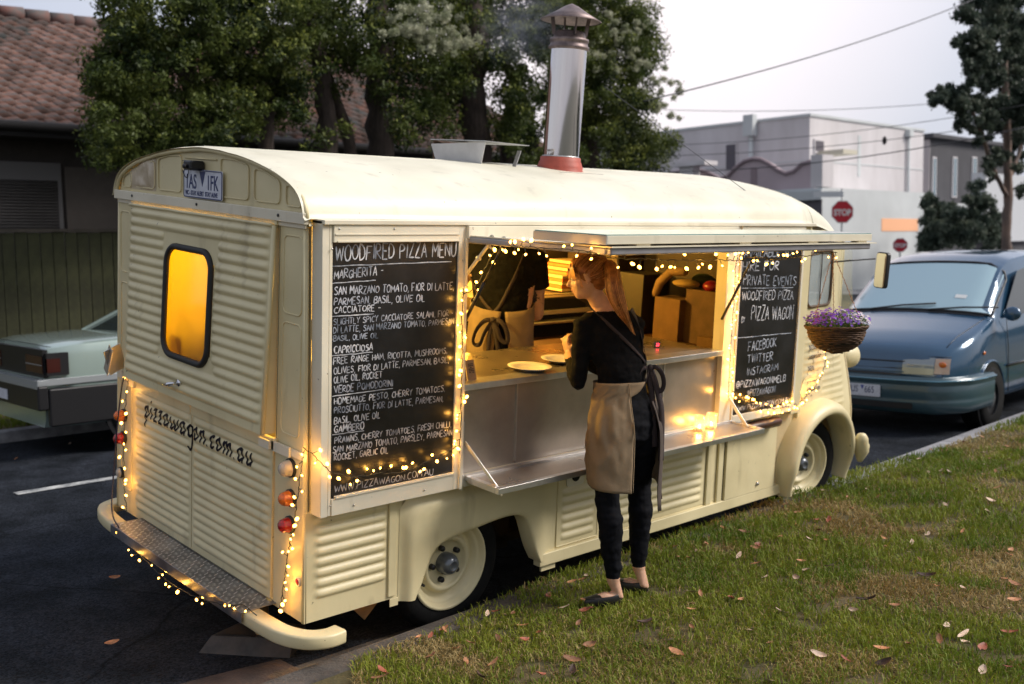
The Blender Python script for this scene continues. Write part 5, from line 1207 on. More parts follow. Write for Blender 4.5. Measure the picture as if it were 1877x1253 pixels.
_n = len(chaikin(pp, 2)); mb.tube([v-WO for v in chaikin(pp, 2)], [.016+.014*math.sin(PI*min(1, i/_n*1.25+.1))-(.014*max(0, i/_n-.6)) for i in range(_n)], 12); mb.build('hair_core', HAIR, ph)
mb = MB(); mb.lathe([(.021, -.008), (.025, -.006), (.025, .006), (.021, .008)], tie+cr_*.002-WO, M @ Vector((0, -1, .35)), 16); mb.build('hair_tie', BLACK, wo)
def fringe(n, seed):
    rr = random.Random(seed)
    for _ in range(n):
        x = rr.uniform(-.065, .070); v0 = Vector((x*7, .55, .95)); b = hsurf(v0, .004); 
        e0 = L(x*1.15, .098-abs(x)*.55, .050+rr.uniform(-.01, .01)); e1 = L(x*1.22, .097-abs(x)*.60, .012+rr.uniform(-.010, .02)-abs(x)*.25)
        yield [v-WO for v in chaikin([b, hsurf(Vector((x*8, .9, .6)), .008), e0, e1], 1)]
strands('fringe', fringe(240, 8), .0014, HAIR2, hm)
def wisps(n, seed):
    rr = random.Random(seed)
    for _ in range(n):
        s = -1; b = L(-.074, .045+rr.uniform(-.01, .02), .03); yield [v-WO for v in chaikin([b, L(-.082, .040+rr.uniform(-.01, .01), -.01), L(-.080, .036+rr.uniform(-.01, .01), -.055)], 1)]
strands('strand', wisps(14, 9), .0009, HAIR2, hm)

# ---------------- the cook inside the van -------------------------
ch = vthing('person', 'cook in black t-shirt and khaki apron inside the van, back turned, star tattoo on elbow', 'man', (1.98, .92, .40))
CO = Vector((1.98, .92, .40))
Uc = Vector((.76, -.65, 0)).normalized(); Fc_ = Vector((.65, .76, 0)).normalized()
c0 = Vector((1.965, .92, 0))
mb = MB(); hip = c0+Zv*1.30; wst = c0+Zv*1.48; chs = c0+Zv*1.66; sho = c0+Zv*1.86
tsec(mb, [(hip-Zv*.16, Uc, Fc_, .10, .09), (hip-Zv*.10, Uc, Fc_, .175, .13), (hip, Uc, Fc_, .19, .135), (wst, Uc, Fc_, .175, .12), (chs, Uc, Fc_, .200, .13), (chs+Zv*.10, Uc, Fc_, .21, .13), (sho-Zv*.03, Uc, Fc_, .20, .11), (sho+Zv*.05, Uc, Fc_, .13, .08), (sho+Zv*.08, Uc, Fc_, .07, .06)])
for s in (-1, 1): mb.capsule([hip+Uc*s*.10-Zv*.1, c0+Uc*s*.11+Zv*.92, c0+Uc*s*.11+Zv*.86, c0+Uc*s*.12+Zv*.50], [.10, .075, .07, .05], 14); mb.capsule([c0+Uc*s*.12+Zv*.44-Fc_*.04, c0+Uc*s*.13+Zv*.435+Fc_*.15], [.05, .04], 10)
sR = sho+Uc*.19-Zv*.05; eR = Yp(985, 575, .86)+Vector((-.01, 0, 0)); wR = eR+Fc_*.25+Vector((-.03, 0, .04))
mb.capsule([sR-Uc*.05, sR, sR.lerp(eR, .5), eR], [.075, .070, .056, .048], 16); mb.capsule([eR, eR.lerp(wR, .35), wR], [.048, .050, .032], 14); hand(mb, wR, Fc_, (0, 0, -1), .5, 1.05, False)
sL = sho-Uc*.19-Zv*.03; eL = sL-Uc*.10+Fc_*.06-Zv*.26; wL = eL+Fc_*.26+Zv*.02
mb.capsule([sL+Uc*.05, sL, sL.lerp(eL, .5), eL], [.08, .074, .056, .046], 16); mb.capsule([eL, eL.lerp(wL, .35), wL], [.046, .048, .030], 14); hand(mb, wL, Fc_, (0, 0, -1), .5, 1.05, True)
mb.capsule([sho+Zv*.05, sho+Zv*.17+Fc_*.03], [.065, .058], 14); Lh, Mh = head(mb, sho+Zv*.27+Fc_*.05, Fc_+Vector((0, 0, -.25)), (0, 0, 1), 1.03)
mb.v = [tuple(Vector(v)-CO) for v in mb.v]
def cfn(p):
    q = p+CO
    if q.z > sho.z+.10: return 1
    if (q-sR).dot(Uc) > -.07 and (q-sR).dot((eR-sR).normalized()) > .155 and (q-eR).length < .5 and (q-c0).dot(Uc) > .15: return 1
    if (q-c0).dot(Uc) < -.2 and q.z < sL.z-.14: return 1
    if (q-c0).dot(Fc_) > .17: return 1
    if q.z < 1.30: return 3
    return 2
cbody = organic('body', mb, .0085, [SKIN, SKIN, TOPM, JEAN], cfn, ch, 3)
mb = MB(); mb.ell(Lh(0, -.016, .030)-CO, (.083, .100, .096), 18, Mh); mb.build('hair', mat('dark_hair', (.03, .018, .012), .5), ch)
mb = MB(); rows = []   # t-shirt sleeve hem
mb.lathe([(.070, -.16), (.078, -.05), (.082, .0), (.083, .004), (.078, .002), (.072, -.05)], sR.lerp(eR, .48)-CO, (eR-sR), 20); mb.build('sleeve', TOPM, ch)
# apron skirt of the cook
mb = MB(); rows = []
for i in range(60):
    t = i/59; row = []
    for j in range(18):
        k = j/17; hg = 3+19*min(1, (1-k)*1.5); a = R_(-90+hg+(360-2*hg)*t); z = .80+(1.52-.04*math.cos(a+PI/2)-.80)*k; wr = .006*mnoise.noise((t*12, k*5, 1))+.008*(1-k)*math.sin(t*20); rx = .198+.03*(1-k); ry = .142+.03*(1-k)
        row.append(c0+Uc*math.cos(a)*(rx+wr)+Fc_*math.sin(a)*(ry+wr)+Zv*z-CO)
    rows.append(row)
mb.grid(rows); o = mb.build('apron', KHAKI, ch, fix=False); md = o.modifiers.new('th', 'SOLIDIFY'); md.thickness = .003
bv2 = BVHTree.FromObject(cbody, bpy.context.evaluated_depsgraph_get())
def onc(px, py, lift=.007):
    r = rayl((px, py)).normalized(); h = bv2.ray_cast(CL-CO, r); return (h[0]+h[1]*lift) if h[0] is not None else (CL-CO+r*6.2)
def outc(p): v = p-(c0-CO); v = Vector((v.x, v.y, 0)); return v.normalized()
ribbon([onc(*q) for q in ((960, 466), (945, 505), (932, 530), (918, 558), (904, 574))], .022, outc, 'apron_strap', STRAP, ch)
ribbon([onc(*q) for q in ((862, 505), (872, 528), (885, 550), (897, 565), (906, 576))], .022, outc, 'apron_strap', STRAP, ch)
kc = onc(905, 585, .03); vc = Vector((-.65, -.76, 0))
def offc(dx, dz, dn=0): return kc+Uc*dx+Zv*dz+vc*dn
mb = MB(); mb.ell(kc, (.02, .02, .018), 10); mb.build('knot', STRAP, ch)
ribbon([kc, offc(-.05, .0, .02), offc(-.10, -.06, .02), offc(-.12, -.15, .02), offc(-.07, -.16, .02), offc(-.05, -.08, .02), kc], .028, Vector((.2, -.9, .4)), 'apron_bow', STRAP, ch)
ribbon([kc, offc(.05, .0, .02), offc(.09, -.06, .02), offc(.10, -.14, .02), offc(.05, -.12, .02), offc(.03, -.05, .02), kc], .028, Vector((-.5, -.9, .3)), 'apron_bow', STRAP, ch)
ribbon([kc, offc(-.02, -.10, .015), offc(-.02, -.30, .01)], .026, vc, 'apron_tie', STRAP, ch); ribbon([kc, offc(.02, -.08, .015), offc(.06, -.28, .01)], .026, vc, 'apron_tie', STRAP, ch)
# star tattoo
mb = MB(); tp = [onc(982, 545, .0022)]
for i in range(10):
    a = PI/2+i*PI/5+.2; r = 17 if i % 2 == 0 else 6; tp.append(onc(982+math.cos(a)*r, 545-math.sin(a)*r, .0022))
mb.add(tp, [(0, 1+i, 1+(i+1) % 10) for i in range(10)]); mb.build('tattoo', mat('tattoo_ink', (.03, .03, .04), .6), ch, fix=False)

# ================================================================== things in and around the van
CARD = mat('cardboard', (.34, .22, .12), .85, var=.12, vscale=10, bump=.15, bscale=60)
PAPER = mat('paper_plate', (.74, .72, .68), .7, var=.03)
def box_thing(name, lab, cat, x0, x1, y0, y1, z0, z1, m, bev=.004):
    t = vthing(name, lab, cat, ((x0+x1)/2, (y0+y1)/2, z0)); mb = MB(); mb.box(-(x1-x0)/2, (x1-x0)/2, -(y1-y0)/2, (y1-y0)/2, 0, z1-z0); mb.build('case', m, t, bevel=bev); return t
def plate(c, r, lab, grp='white plates on the counter'):
    t = vthing('plate', lab, 'plate', c, grp); mb = MB(); prof = [(0, .004), (r*.66, .004), (r*.72, .010), (r*.98, .018), (r, .021), (r*.985, .0225), (r*.70, .014), (r*.64, .008), (0, .007)]
    mb.lathe(prof, (0, 0, 0), (0, 0, 1), 40); mb.build('dish', PAPER, t); return t
c = Zp(971, 677, 1.30); plate((c.x, c.y, 1.299), .118, 'white oval paper plate at the front edge of the counter'); c = Zp(1035, 664, 1.30); plate((c.x, c.y+.02, 1.299), .118, 'white paper plate further back beside the woman')
# folded cards on the counter
t = vthing('card_holder', 'two small brown printed menu cards standing at the left end of the counter', 'card', (.92, .02, 1.299))
for k in range(2):
    x = -.035+k*.062; mb = MB(); mb.beam((x, .00, .0), (x, .030, .095), .055, .003, (0, 1, .3)); cdo = mb.build('card', CARD, t)
    mb = MB()
    for i in range(6):
        for j in range(3):
            if random.random() < .85: z = .075-i*.008; y = .030*z/.095-.004; mb.box(x-.016+j*.011, x-.007+j*.011, y-.0006, y, z, z+.004)
    mb.build('print', BLACK, cdo)
box_thing('storage_box', 'dark box of supplies just inside the rear window', 'box', .14, .40, .86, 1.02, 1.2, 1.50, mat('supply_box', (.35, .12, .03), .7))
box_thing('storage_box', 'tall box of supplies at the left of the rear window', 'box', .14, .40, 1.10, 1.19, 1.2, 1.56, mat('supply_box_dark', (.12, .06, .02), .7))
# thermometer display and yellow tray on the bench
t = vthing('bench', 'low bench with lit yellow worktops inside the van', 'bench', (0, 0, 0))
TOPW = mat('cream_worktop', (.66, .56, .34), .5, var=.05)
mb = MB(); mb.box(1.2, 3.55, 1.42, 1.92, 1.32, 1.35); mb.build('worktop', TOPW, t, bevel=.004)
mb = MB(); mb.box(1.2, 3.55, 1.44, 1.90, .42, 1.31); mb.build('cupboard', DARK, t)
mb = MB(); mb.box(.3, 1.2, 1.30, 1.92, .42, 1.16); mb.box(.25, 1.2, 1.28, 1.92, 1.16, 1.19); mb.build('side_cupboard', TOPW, t)
a = [Zp(*q, 1.22) for q in ((1183, 617), (1250, 629), (1196, 637))]
mb = MB(); mb.box(2.05, 3.0, .95, 1.25, 1.150, 1.175); mb.build('tray', TOPW, t, bevel=.005)
t2 = vthing('timer', 'small black timer with a glowing red display on the bench', 'timer', tuple(Zp(1205, 633, 1.31))); mb = MB(); mb.box(-.03, .03, 0, .02, -.012, .022); mb.build('case', BLACK, t2, bevel=.003); mb = MB()
for k in (-.012, .004): mb.box(k, k+.008, -.002, -.0004, -.004, .002); mb.box(k+.006, k+.008, -.002, -.0004, .0, .014); mb.box(k, k+.008, -.002, -.0004, .012, .014)
mb.build('display', mat('red_led', (.8, .02, .02), .4, emit=(1, .03, .05), estr=6), t2)
# pizza oven: dome with steel front
ov = vthing('pizza_oven', 'black steel oven front with a yellow lit ledge below the pizza box shelf', 'oven', (2.7, 1.35, .34))
# (front right part of the van interior)
mb = MB(); mb.box(-.35, .75, .10, .55, .96, 1.10); mb.build('stand', mat('oven_stand', (.07, .05, .035), .6), ov, bevel=.006)
mb = MB(); mb.prism([(-.2, .99), (.6, .99), (.6, 1.04), (.5, 1.08), (.2, 1.095), (-.1, 1.08), (-.2, 1.04)], lambda a, b, o: (a, .10-o, b), -.01, .004); mb.build('mouth', DARK, ov)
mb = MB(); mb.box(-.4, .8, -.02, .10, .93, .945); mb.build('hearth_ledge', mat('dark_wood', (.07, .03, .02)) if False else MATS['steel'], ov, bevel=.004)
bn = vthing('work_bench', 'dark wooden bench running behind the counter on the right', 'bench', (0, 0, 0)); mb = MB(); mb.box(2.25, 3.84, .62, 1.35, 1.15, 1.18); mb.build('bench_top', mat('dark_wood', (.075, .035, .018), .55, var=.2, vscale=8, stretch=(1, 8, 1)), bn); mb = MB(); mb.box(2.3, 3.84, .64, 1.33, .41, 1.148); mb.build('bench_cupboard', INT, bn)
def pt(px, py, x): return Xp(px, py, x)
tall = pt(1240, 560, 3.62)
c1 = vthing('carton', 'tall tan carton with a rounded pale lid leaning on it', 'carton', (3.62, tall.y, 1.181)); 
w1 = (pt(1215, 560, 3.62).y, pt(1262, 560, 3.62).y); zz = (pt(1240, 545, 3.62).z-1.181)
TANB = mat('tan_board', (.15, .085, .038), .8, var=.15, vscale=9)
mb = MB(); mb.box(-.10, .10, w1[1]-tall.y, w1[0]-tall.y, 0, zz); mb.build('box', TANB, c1, bevel=.006)
mb = MB(); yy0 = w1[0]-tall.y+.01; yy1 = w1[1]-tall.y-.01
mb.capsule([(-.08, yy0-.0, zz+.02), (-.08, yy0-.03, zz+.10), (-.08, (yy0+yy1)/2, zz+.19), (-.08, yy1+.01, zz+.20)], [.028, .034, .034, .03], 12); mb.build('padded_lid', mat('tan_pad', (.22, .14, .07), .8, var=.1), c1)
c2 = pt(1292, 560, 3.66); t = vthing('carton', 'wide brown carton at the right end of the bench under folded cloths', 'carton', (3.70, c2.y, 1.181)); w2 = (pt(1268, 560, 3.66).y, pt(1325, 560, 3.66).y); z2 = pt(1292, 530, 3.66).z-1.181
mb = MB(); mb.box(-.12, .12, w2[1]-c2.y, w2[0]-c2.y, 0, z2); mb.build('box', mat('brown_board', (.10, .06, .035), .8, var=.2, vscale=9), t, bevel=.006)
def blob(name, lab, cat, c, r, m):
    mb = MB(); mb.ell((0, 0, 0), r, 16); mb.v = [(x, y, z*(1+.15*mnoise.noise((x*9, y*9, z*9+3)))) for x, y, z in mb.v]; o = mb.build(name, m); o.matrix_world = VM @ Matrix.Translation(c); return tag(o, lab, cat)
q = pt(1264, 517, 3.64); blob('folded_cloth', 'pale yellow cloth folded on top of the brown carton', 'cloth', (q.x-.04, q.y, 1.181+z2+.03), (.08, .11, .03), mat('pale_cloth', (.34, .24, .10), .9))
q = pt(1309, 518, 3.64); blob('red_bowl', 'upturned red bowl on the brown carton', 'bowl', (q.x, q.y+.01, 1.181+z2+.03), (.07, .07, .042), mat('red_plastic', (.22, .008, .02), .4))
q = pt(1283, 512, 3.7); blob('green_cloth', 'dark green cloth heaped beside the red bowl', 'cloth', (q.x+.04, q.y, 1.181+z2+.05), (.08, .09, .05), mat('green_cloth', (.03, .05, .025), .9))
q = pt(1310, 603, 3.6); t = box_thing('small_carton', 'low cardboard carton on the bench by the hatch post', 'carton', 3.50, 3.62, q.y-.08, q.y+.07, 1.181, 1.255, TANB)
q = pt(1220, 606, 3.3); mb = MB(); mb.lathe([(0, .0), (.19, .0), (.19, .012), (0, .012)], (0, 0, 0), (0, 0, 1), 30); o = mb.build('pizza_peel_board', mat('peel_wood', (.17, .085, .04), .6, var=.2, vscale=10)); o.matrix_world = VM @ Matrix.Translation((3.28, q.y+.02, 1.182)); tag(o, 'round wooden pizza board lying on the bench', 'board')
ln = pt(1170, 520, 3.8); t = box_thing('dark_cabinet', 'large dark brown cabinet against the bulkhead behind the woman', 'cabinet', 3.55, 3.84, 1.38, 1.90, .41, 1.95, mat('cabinet_brown', (.045, .026, .015), .6, var=.2))
t = box_thing('black_cooler', 'black cooler box on the bench left of the tall carton', 'cooler', 3.55, 3.83, 1.12, 1.36, 1.181, 1.62, mat('cooler_black', (.02, .015, .012), .6))
# shelf of pizza boxes
sx = Yp(1000, 575, 1.72); sz = Yp(1010, 566, 1.70).z
t = vthing('pizza_box_shelf', 'yellow painted shelf on the left wall holding stacked pizza boxes', 'shelf', (0, 0, 0)); mb = MB(); mb.box(2.4, 3.75, 1.55, 1.93, sz-.02, sz); mb.box(2.4, 3.75, 1.55, 1.56, sz, sz+.14); mb.build('shelf_board', TOPW, t, bevel=.003)
ORB = mat('orange_box', (.60, .18, .05), .7, var=.1); k0 = Yp(1040, 520, 1.66)
for i in range(9):
    z = sz+.145+.024*i; dx = -.05*max(0, i-4)*1.0; mb = MB(); mb.box(-.15, .15, -.15, .15, 0, .020); o = mb.build('pizza_box', ORB if i % 2 else mat('tan_box', (.70, .50, .26), .7), bevel=.002); o.matrix_world = VM @ Matrix.Translation((k0.x+.02+(.04*(i-4) if i > 4 else 0)+random.uniform(-.01, .01), 1.74, z)); tag(o, 'flat pizza box in the stack on the yellow shelf, %s' % ('bottom of the stack' if i == 0 else 'topmost of the stack' if i == 8 else ('number %s from the bottom' % ('one', 'two', 'three', 'four', 'five', 'six', 'seven', 'eight', 'nine')[i])), 'pizza box', 'pizza boxes stacked inside the van')
# glass jars on the serving shelf
JG = mat('jar_glass', (.95, .85, .65), .05, alpha=.3, spec=1.0)
JARS = []
CNDL = mat('candle_flame', (1, .6, .2), .4, emit=(1, .52, .12), estr=30); CNDL.cycles.emission_sampling = 'NONE'
for i, (px, lab) in enumerate(((1283, 'clear glass jar with a warm tealight on the serving shelf, left one'), (1304, 'clear glass jar with a warm tealight on the serving shelf, right one'))):
    q = Yp(px, 772, -.10); t = vthing('glass_jar', lab, 'jar', (q.x, -.10, .834), 'glass jars on the serving shelf')
    mb = MB(); mb.lathe([(0, 0), (.030, 0), (.034, .004), (.034, .095), (.0315, .095), (.0315, .005), (0, .004)], (0, 0, 0), (0, 0, 1), 24); mb.build('glass', JG, t)
    mb = MB(); mb.lathe([(0, .006), (.018, .006), (.018, .018), (0, .018)], (0, 0, 0), (0, 0, 1), 16); mb.build('tealight', PAPER, t); mb = MB(); mb.ell((0, 0, .030), (.007, .007, .014), 8); mb.build('flame', CNDL, t); JARS.append(VM @ Vector((q.x, -.10, .834+.034)))
# levelling jack with its pad under the bumper
t = thing('jack_stand', 'steel levelling jack on a wedge shaped steel pad under the rear bumper', 'jack', (.03, .47, .0)); O3 = Vector((.03, .47, 0))
pa = [Wz(363, 1197, .012), Wz(532, 1205, .012), Wz(530, 1168, .02), Wz(400, 1158, .06)]
pb = Wz(385, 1170, .05); pc = Wz(530, 1180, .05)
a0 = Wz(363, 1198, .008); a1 = Wz(531, 1206, .008); d_ = (a1-a0).normalized(); pn_ = Vector((-d_.y, d_.x, 0)); 
if pn_.dot(Vector((.68, .73, 0))) < 0: pn_ = -pn_
RST = mat('old_steel', (.055, .045, .038), .5, .2, var=.4, vscale=8, rvar=.15)
mb = MB(); W0 = (a1-a0).length
b0 = a0+d_*.05+pn_*.05+Zv*.075; b1 = a1-pn_*-.05+Zv*.075; c0_ = a0+d_*.14+pn_*.26+Zv*.085; c1_ = a1+pn_*.22+Zv*.085
mb.add([a0, a1, b1, b0, c0_, c1_, a0+pn_*.24, a1+pn_*.24], [(0, 1, 2, 3), (3, 2, 5, 4), (0, 3, 4, 6), (1, 7, 5, 2), (4, 5, 7, 6)]); mb.v = [tuple(Vector(v)-O3) for v in mb.v]; mb.build('pad', RST, t, fix=False)
sp_ = (a0+a1)/2+d_*.06+pn_*.12+Zv*.07
mb = MB(); mb.lathe([(.045, .0), (.045, .02), (.028, .022), (.028, .06), (.024, .065), (.024, .14), (.014, .145), (.014, .30)], sp_-O3, (0, 0, 1), 18); mb.build('post', mat('brass_steel', (.30, .20, .10), .4, .8), t)
mb = MB(); mb.beam(b0+d_*.02+Zv*.004-O3, b0+d_*.20+Zv*.004-O3, .006, .006); mb.build('pin', RST, t)
mb = MB(); mb.beam(b1-d_*.18+Zv*.006-O3, b1-d_*.03+Zv*.006-O3, .012, .008); mb.build('catch', RST, t)
# black flex hanging down the left rear corner
pts = [Sp(0, 0)]
def onr(px, py, x=-.05): return Xp(px, py, x)
fx = [onr(238, 672, -.07), onr(226, 690, -.06), onr(219, 740, -.06), onr(213, 800, -.06), onr(208, 870, -.07), onr(204, 920, -.12), onr(207, 950, -.16), onr(218, 966, -.17)]
mb = MB(); mb.tube(chaikin(fx), .0042, 6); o = mb.build('power_cable', mat('navy_flex', (.012, .016, .05), .4)); o.matrix_world = VM; tag(o, 'dark blue power cable hanging down the left rear corner of the van', 'cable')
# hanging basket
bx = VM @ Vector((2.86, -.80, 0)); 
bc = Wy(1533, 600, (VM @ Vector((2.86, -.80, 1.45))).y); dist_b = (bc-CW).dot(CM @ Vector((0, 0, -1))); ppm = F/dist_b
hb = thing('hanging_basket', 'dark wicker hanging basket of purple and white flowers hung from the open hatch flap', 'flower basket', bc)
RB = 55/ppm; HB = 48/ppm
WK = mat('wicker', (.060, .030, .018), .75, col2=(.13, .07, .035), vscale=30, bump=.4, bscale=50)
mb = MB()
for k in range(15):
    t_ = k/14; r = RB*math.sqrt(max(.04, 1-(t_*.985)**2.2))*.93; z = -HB*t_*.96
    mb.tube([(math.cos(a)*(r+.0028*math.sin(a*14+PI*k)), math.sin(a)*(r+.0028*math.sin(a*14+PI*k)), z+.002*math.sin(a*3+k)) for a in np.linspace(0, 2*PI, 64)[:-1]], .0046, 5, closed=True)
bowl = mb.build('basket_bowl', WK, hb)
mb = MB()
for k in range(3): mb.tube([(math.cos(a)*(RB+.004*math.sin(a*9+k*2)), math.sin(a)*(RB+.004*math.sin(a*9+k*2)), .004+.006*math.sin(a*9+k*2.1)+.004*mnoise.noise((a, k, 0))) for a in np.linspace(0, 2*PI, 70)[:-1]], .0055, 5, closed=True)
mb.build('rim', WK, bowl)
mb = MB(); mb.lathe([(RB*.9, -.01), (RB*.8, -HB*.6), (0, -HB*.9)], (0, 0, 0), (0, 0, 1), 24); mb.build('liner', mat('basket_liner', (.02, .015, .01), .9), bowl)
mb = MB(); mb.lathe([(RB*.93, -.012), (0, -.004)], (0, 0, 0), (0, 0, 1), 20); mb.build('potting_soil', mat('potting_soil', (.03, .02, .012), .95), hb)
hook = Wy(1527, 462, (VM @ Vector((2.86, -.80, 1.45))).y)-bc; hook.z = max(hook.z, .35)
for a in (.6, 2.7, 4.8):
    e_ = Vector((math.cos(a)*RB*.95, math.sin(a)*RB*.95, .0)); mb = MB(); n = 26
    for i in range(n):
        p = hook.lerp(e_, i/n); q = hook.lerp(e_, (i+.85)/n); mb.tube([p, p.lerp(q, .5)+Vector((.0025*(i % 2), .0025*((i+1) % 2), 0)), q], .0022, 4)
    mb.build('chain', mat('rusty_chain', (.28, .15, .08), .6, .5), hb)
def quads(cs, s, nrm_jit, seed=0, asp=1.0):
    g = np.random.default_rng(seed); n = len(cs); a = g.normal(size=(n, 3)); a /= np.linalg.norm(a, axis=1)[:, None]; b = np.cross(a, g.normal(size=(n, 3))); b /= np.linalg.norm(b, axis=1)[:, None]
    s = np.asarray(s).reshape(-1, 1); V = np.stack([cs-a*s*asp, cs+b*s*.5, cs+a*s*asp, cs-b*s*.5], 1).reshape(-1, 3); return V, np.arange(4*n).reshape(-1, 4)
def leafmat(name, c1, c2, tr=.35, sc=3.0):
    m = bpy.data.materials.new(name); m.use_nodes = True; t = m.node_tree; b = t.nodes['Principled BSDF']; g = t.nodes.new('ShaderNodeNewGeometry'); n = t.nodes.new('ShaderNodeTexNoise'); n.inputs['Scale'].default_value = sc; n.inputs['Detail'].default_value = 6
    t.links.new(g.outputs['Position'], n.inputs['Vector']); r = t.nodes.new('ShaderNodeValToRGB'); r.color_ramp.elements[0].position = .38; r.color_ramp.elements[0].color = c1+(1,); r.color_ramp.elements[1].position = .62; r.color_ramp.elements[1].color = c2+(1,)
    t.links.new(n.outputs['Fac'], r.inputs[0]); t.links.new(r.outputs[0], b.inputs['Base Color']); b.inputs['Roughness'].default_value = .55; b.inputs['Specular IOR Level'].default_value = .3
    tl = t.nodes.new('ShaderNodeBsdfTranslucent'); t.links.new(r.outputs[0], tl.inputs[0]); ms = t.nodes.new('ShaderNodeMixShader'); ms.inputs[0].default_value = tr; o = [q for q in t.nodes if q.type == 'OUTPUT_MATERIAL'][0]
    t.links.new(b.outputs[0], ms.inputs[1]); t.links.new(tl.outputs[0], ms.inputs[2]); t.links.new(ms.outputs[0], o.inputs[0]); return m
n = 1500; a = rng.uniform(0, 2*PI, n); r = RB*np.sqrt(rng.random(n))*1.0; z = rng.uniform(-.005, .085, n)*(1-.4*(r/RB)**2); cs = np.stack([np.cos(a)*r, np.sin(a)*r, z], 1)
V, F_ = quads(cs, rng.uniform(.005, .011, n), 0, 3); npmesh('foliage', V, F_, leafmat('basket_leaf', (.05, .10, .02), (.13, .20, .05), .35, 20), 'stuff', hb)
def flowers(name, n, cond, m, seed, big=1.0):
    g = np.random.default_rng(seed); V = []; Fq = []
    k = 0
    while k < n:
        a = g.uniform(0, 2*PI); r = RB*math.sqrt(g.random())*1.08; x, y = math.cos(a)*r, math.sin(a)*r; s = x*.7276-y*.6857
        if not cond(s/RB, g.random()): continue
        z = g.uniform(.03, .115)*(1-.45*(r/RB)**2)+.005; c = np.array((x, y, z)); nn = np.array((x*2+g.normal()*.3-.4*.68, y*2+g.normal()*.3-.4*.73, .5+g.random())); nn /= np.linalg.norm(nn); u = np.cross(nn, g.normal(size=3)); u /= np.linalg.norm(u); v = np.cross(nn, u); R0 = g.uniform(.006, .0095)*big
        for j in range(5):
            q = 2*PI*j/5; d = u*math.cos(q)+v*math.sin(q); e_ = u*math.cos(q+1.57)+v*math.sin(q+1.57); o = len(V); V += [c, c+d*R0*.7+e_*R0*.45+nn*.001, c+d*R0*1.2+nn*.002, c+d*R0*.7-e_*R0*.45+nn*.001]; Fq.append((o, o+1, o+2, o+3))
        k += 1
    npmesh(name, V, Fq, m, 'stuff', hb)
flowers('purple_flowers', 330, lambda s, r: r < (.95 if s < .3 else .3), leafmat('violet_petal', (.15, .035, .48), (.30, .11, .62), .3, 30), 5)
flowers('white_flowers', 90, lambda s, r: s > .25, leafmat('white_petal', (.7, .64, .72), (.8, .78, .82), .3, 30), 6)
flowers('pink_flowers', 40, lambda s, r: s < -.5, leafmat('pink_petal', (.32, .07, .22), (.42, .14, .34), .3, 30), 7, .8)

# ================================================================== far side of the street
FEN = mat('olive_fence_paint', (.046, .048, .019), .8, var=.3, vscale=5, bump=.4, bscale=30, obrand=.14)
fe = thing('board_fence', 'olive green vertical board fence with a timber capping, behind the parked green car', 'fence', (0, 9.6, 0))
mb = MB(); mb.box(0, .142, -.012, .012, .12, 2.24); proto = mb.build('board', FEN, fe, bevel=.003); proto.location = (-.7, 0, 0)
for i in range(1, 96):
    o = proto.copy(); COL.objects.link(o); o.location = (-.7+.1515*i, .004*(i % 2), random.uniform(-.006, .004)); o.parent = fe
mb = MB(); mb.box(-.7, 13.9, -.04, .05, 2.245, 2.285); mb.build('capping', mat('fence_cap', (.085, .07, .055), .8, var=.2), fe)
mb = MB(); mb.box(-.7, 13.9, .013, .06, 1.8, 1.89); mb.build('rail', FEN, fe); mb = MB(); mb.box(-.7, 13.9, .013, .06, .5, .59); mb.build('rail', FEN, fe)
# house with tiled roof
ho = thing('house', 'low brick house with a mossy terracotta tile roof and roller shutters behind the fence', 'house', (0, 12.5, 0))
HW = mat('house_wall', (.065, .055, .05), .85, var=.12, bump=.4, bscale=40); HD = mat('house_dark', (.02, .018, .018), .8)
mb = MB(); mb.box(-6, 14, 0, 4, 0, 3.76); mb.build('wall', HW, ho)
EY, EZ, RY, RZ = -.60, 3.86, 3.6, 6.26
mb = MB(); mb.box(-6.3, 14.3, EY-.02, .0, EZ-.20, EZ-.16); mb.build('soffit', HD, ho)
mb = MB(); mb.tube([(-6.3, EY-.06, EZ-.06), (14.3, EY-.06, EZ-.06)], .075, 8); mb.box(-6.3, 14.3, EY-.04, EY-.0, EZ-.20, EZ-.02); mb.build('gutter', HD, ho)
SHT = mat('shutter', (.085, .08, .08), .6, var=.08)
def shutter(x0, x1, z0, z1):
    mb = MB(); mb.box(x0-.07, x1+.07, -.06, -.0, z0-.07, z1+.25); fr_ = mb.build('window', mat('shutter_frame', (.20, .19, .19), .6), ho, bevel=.01)
    mb = MB(); n = int((z1-z0)/.045)
    for i in range(n): z = z0+i*.045; mb.tube([(x0, -.058, z+.022), (x1, -.058, z+.022)], .022, 6)
    s = mb.build('slats', SHT, fr_); s['kind'] = 'stuff'
shutter(1.0, 3.62, 1.6, 3.1); shutter(4.95, 6.6, 1.6, 3.1); shutter(8.2, 9.8, 1.6, 3.1)
mb = MB(); mb.box(3.75, 4.85, -.03, 0, 1.2, 3.3); mb.build('wall_panel', mat('wall_panel', (.135, .115, .10), .8, var=.05), ho)
TILE = mat('roof_tile', (.22, .085, .052), .8, col2=(.075, .088, .092), vscale=4, bump=.6, bscale=50, detail=8, obrand=.45)
def tile_mesh():
    mb = MB(); P = []
    for i in range(11):
        u = i/10; h = .019*math.sin(2*PI*u-.6)+.005*math.cos(4*PI*u); P.append([(u*.262-.006, -.02, h-.060), (u*.262-.006, -.025, h+.024), (u*.262-.006, .25, h-.026)])
    mb.grid(P); return mb
nr = 20; pitchy = (RY-EY)/nr; slope = math.atan2(RZ-EZ, RY-EY); tp = None; cnt = 0; rest = MB()
base = tile_mesh()
tiles = []
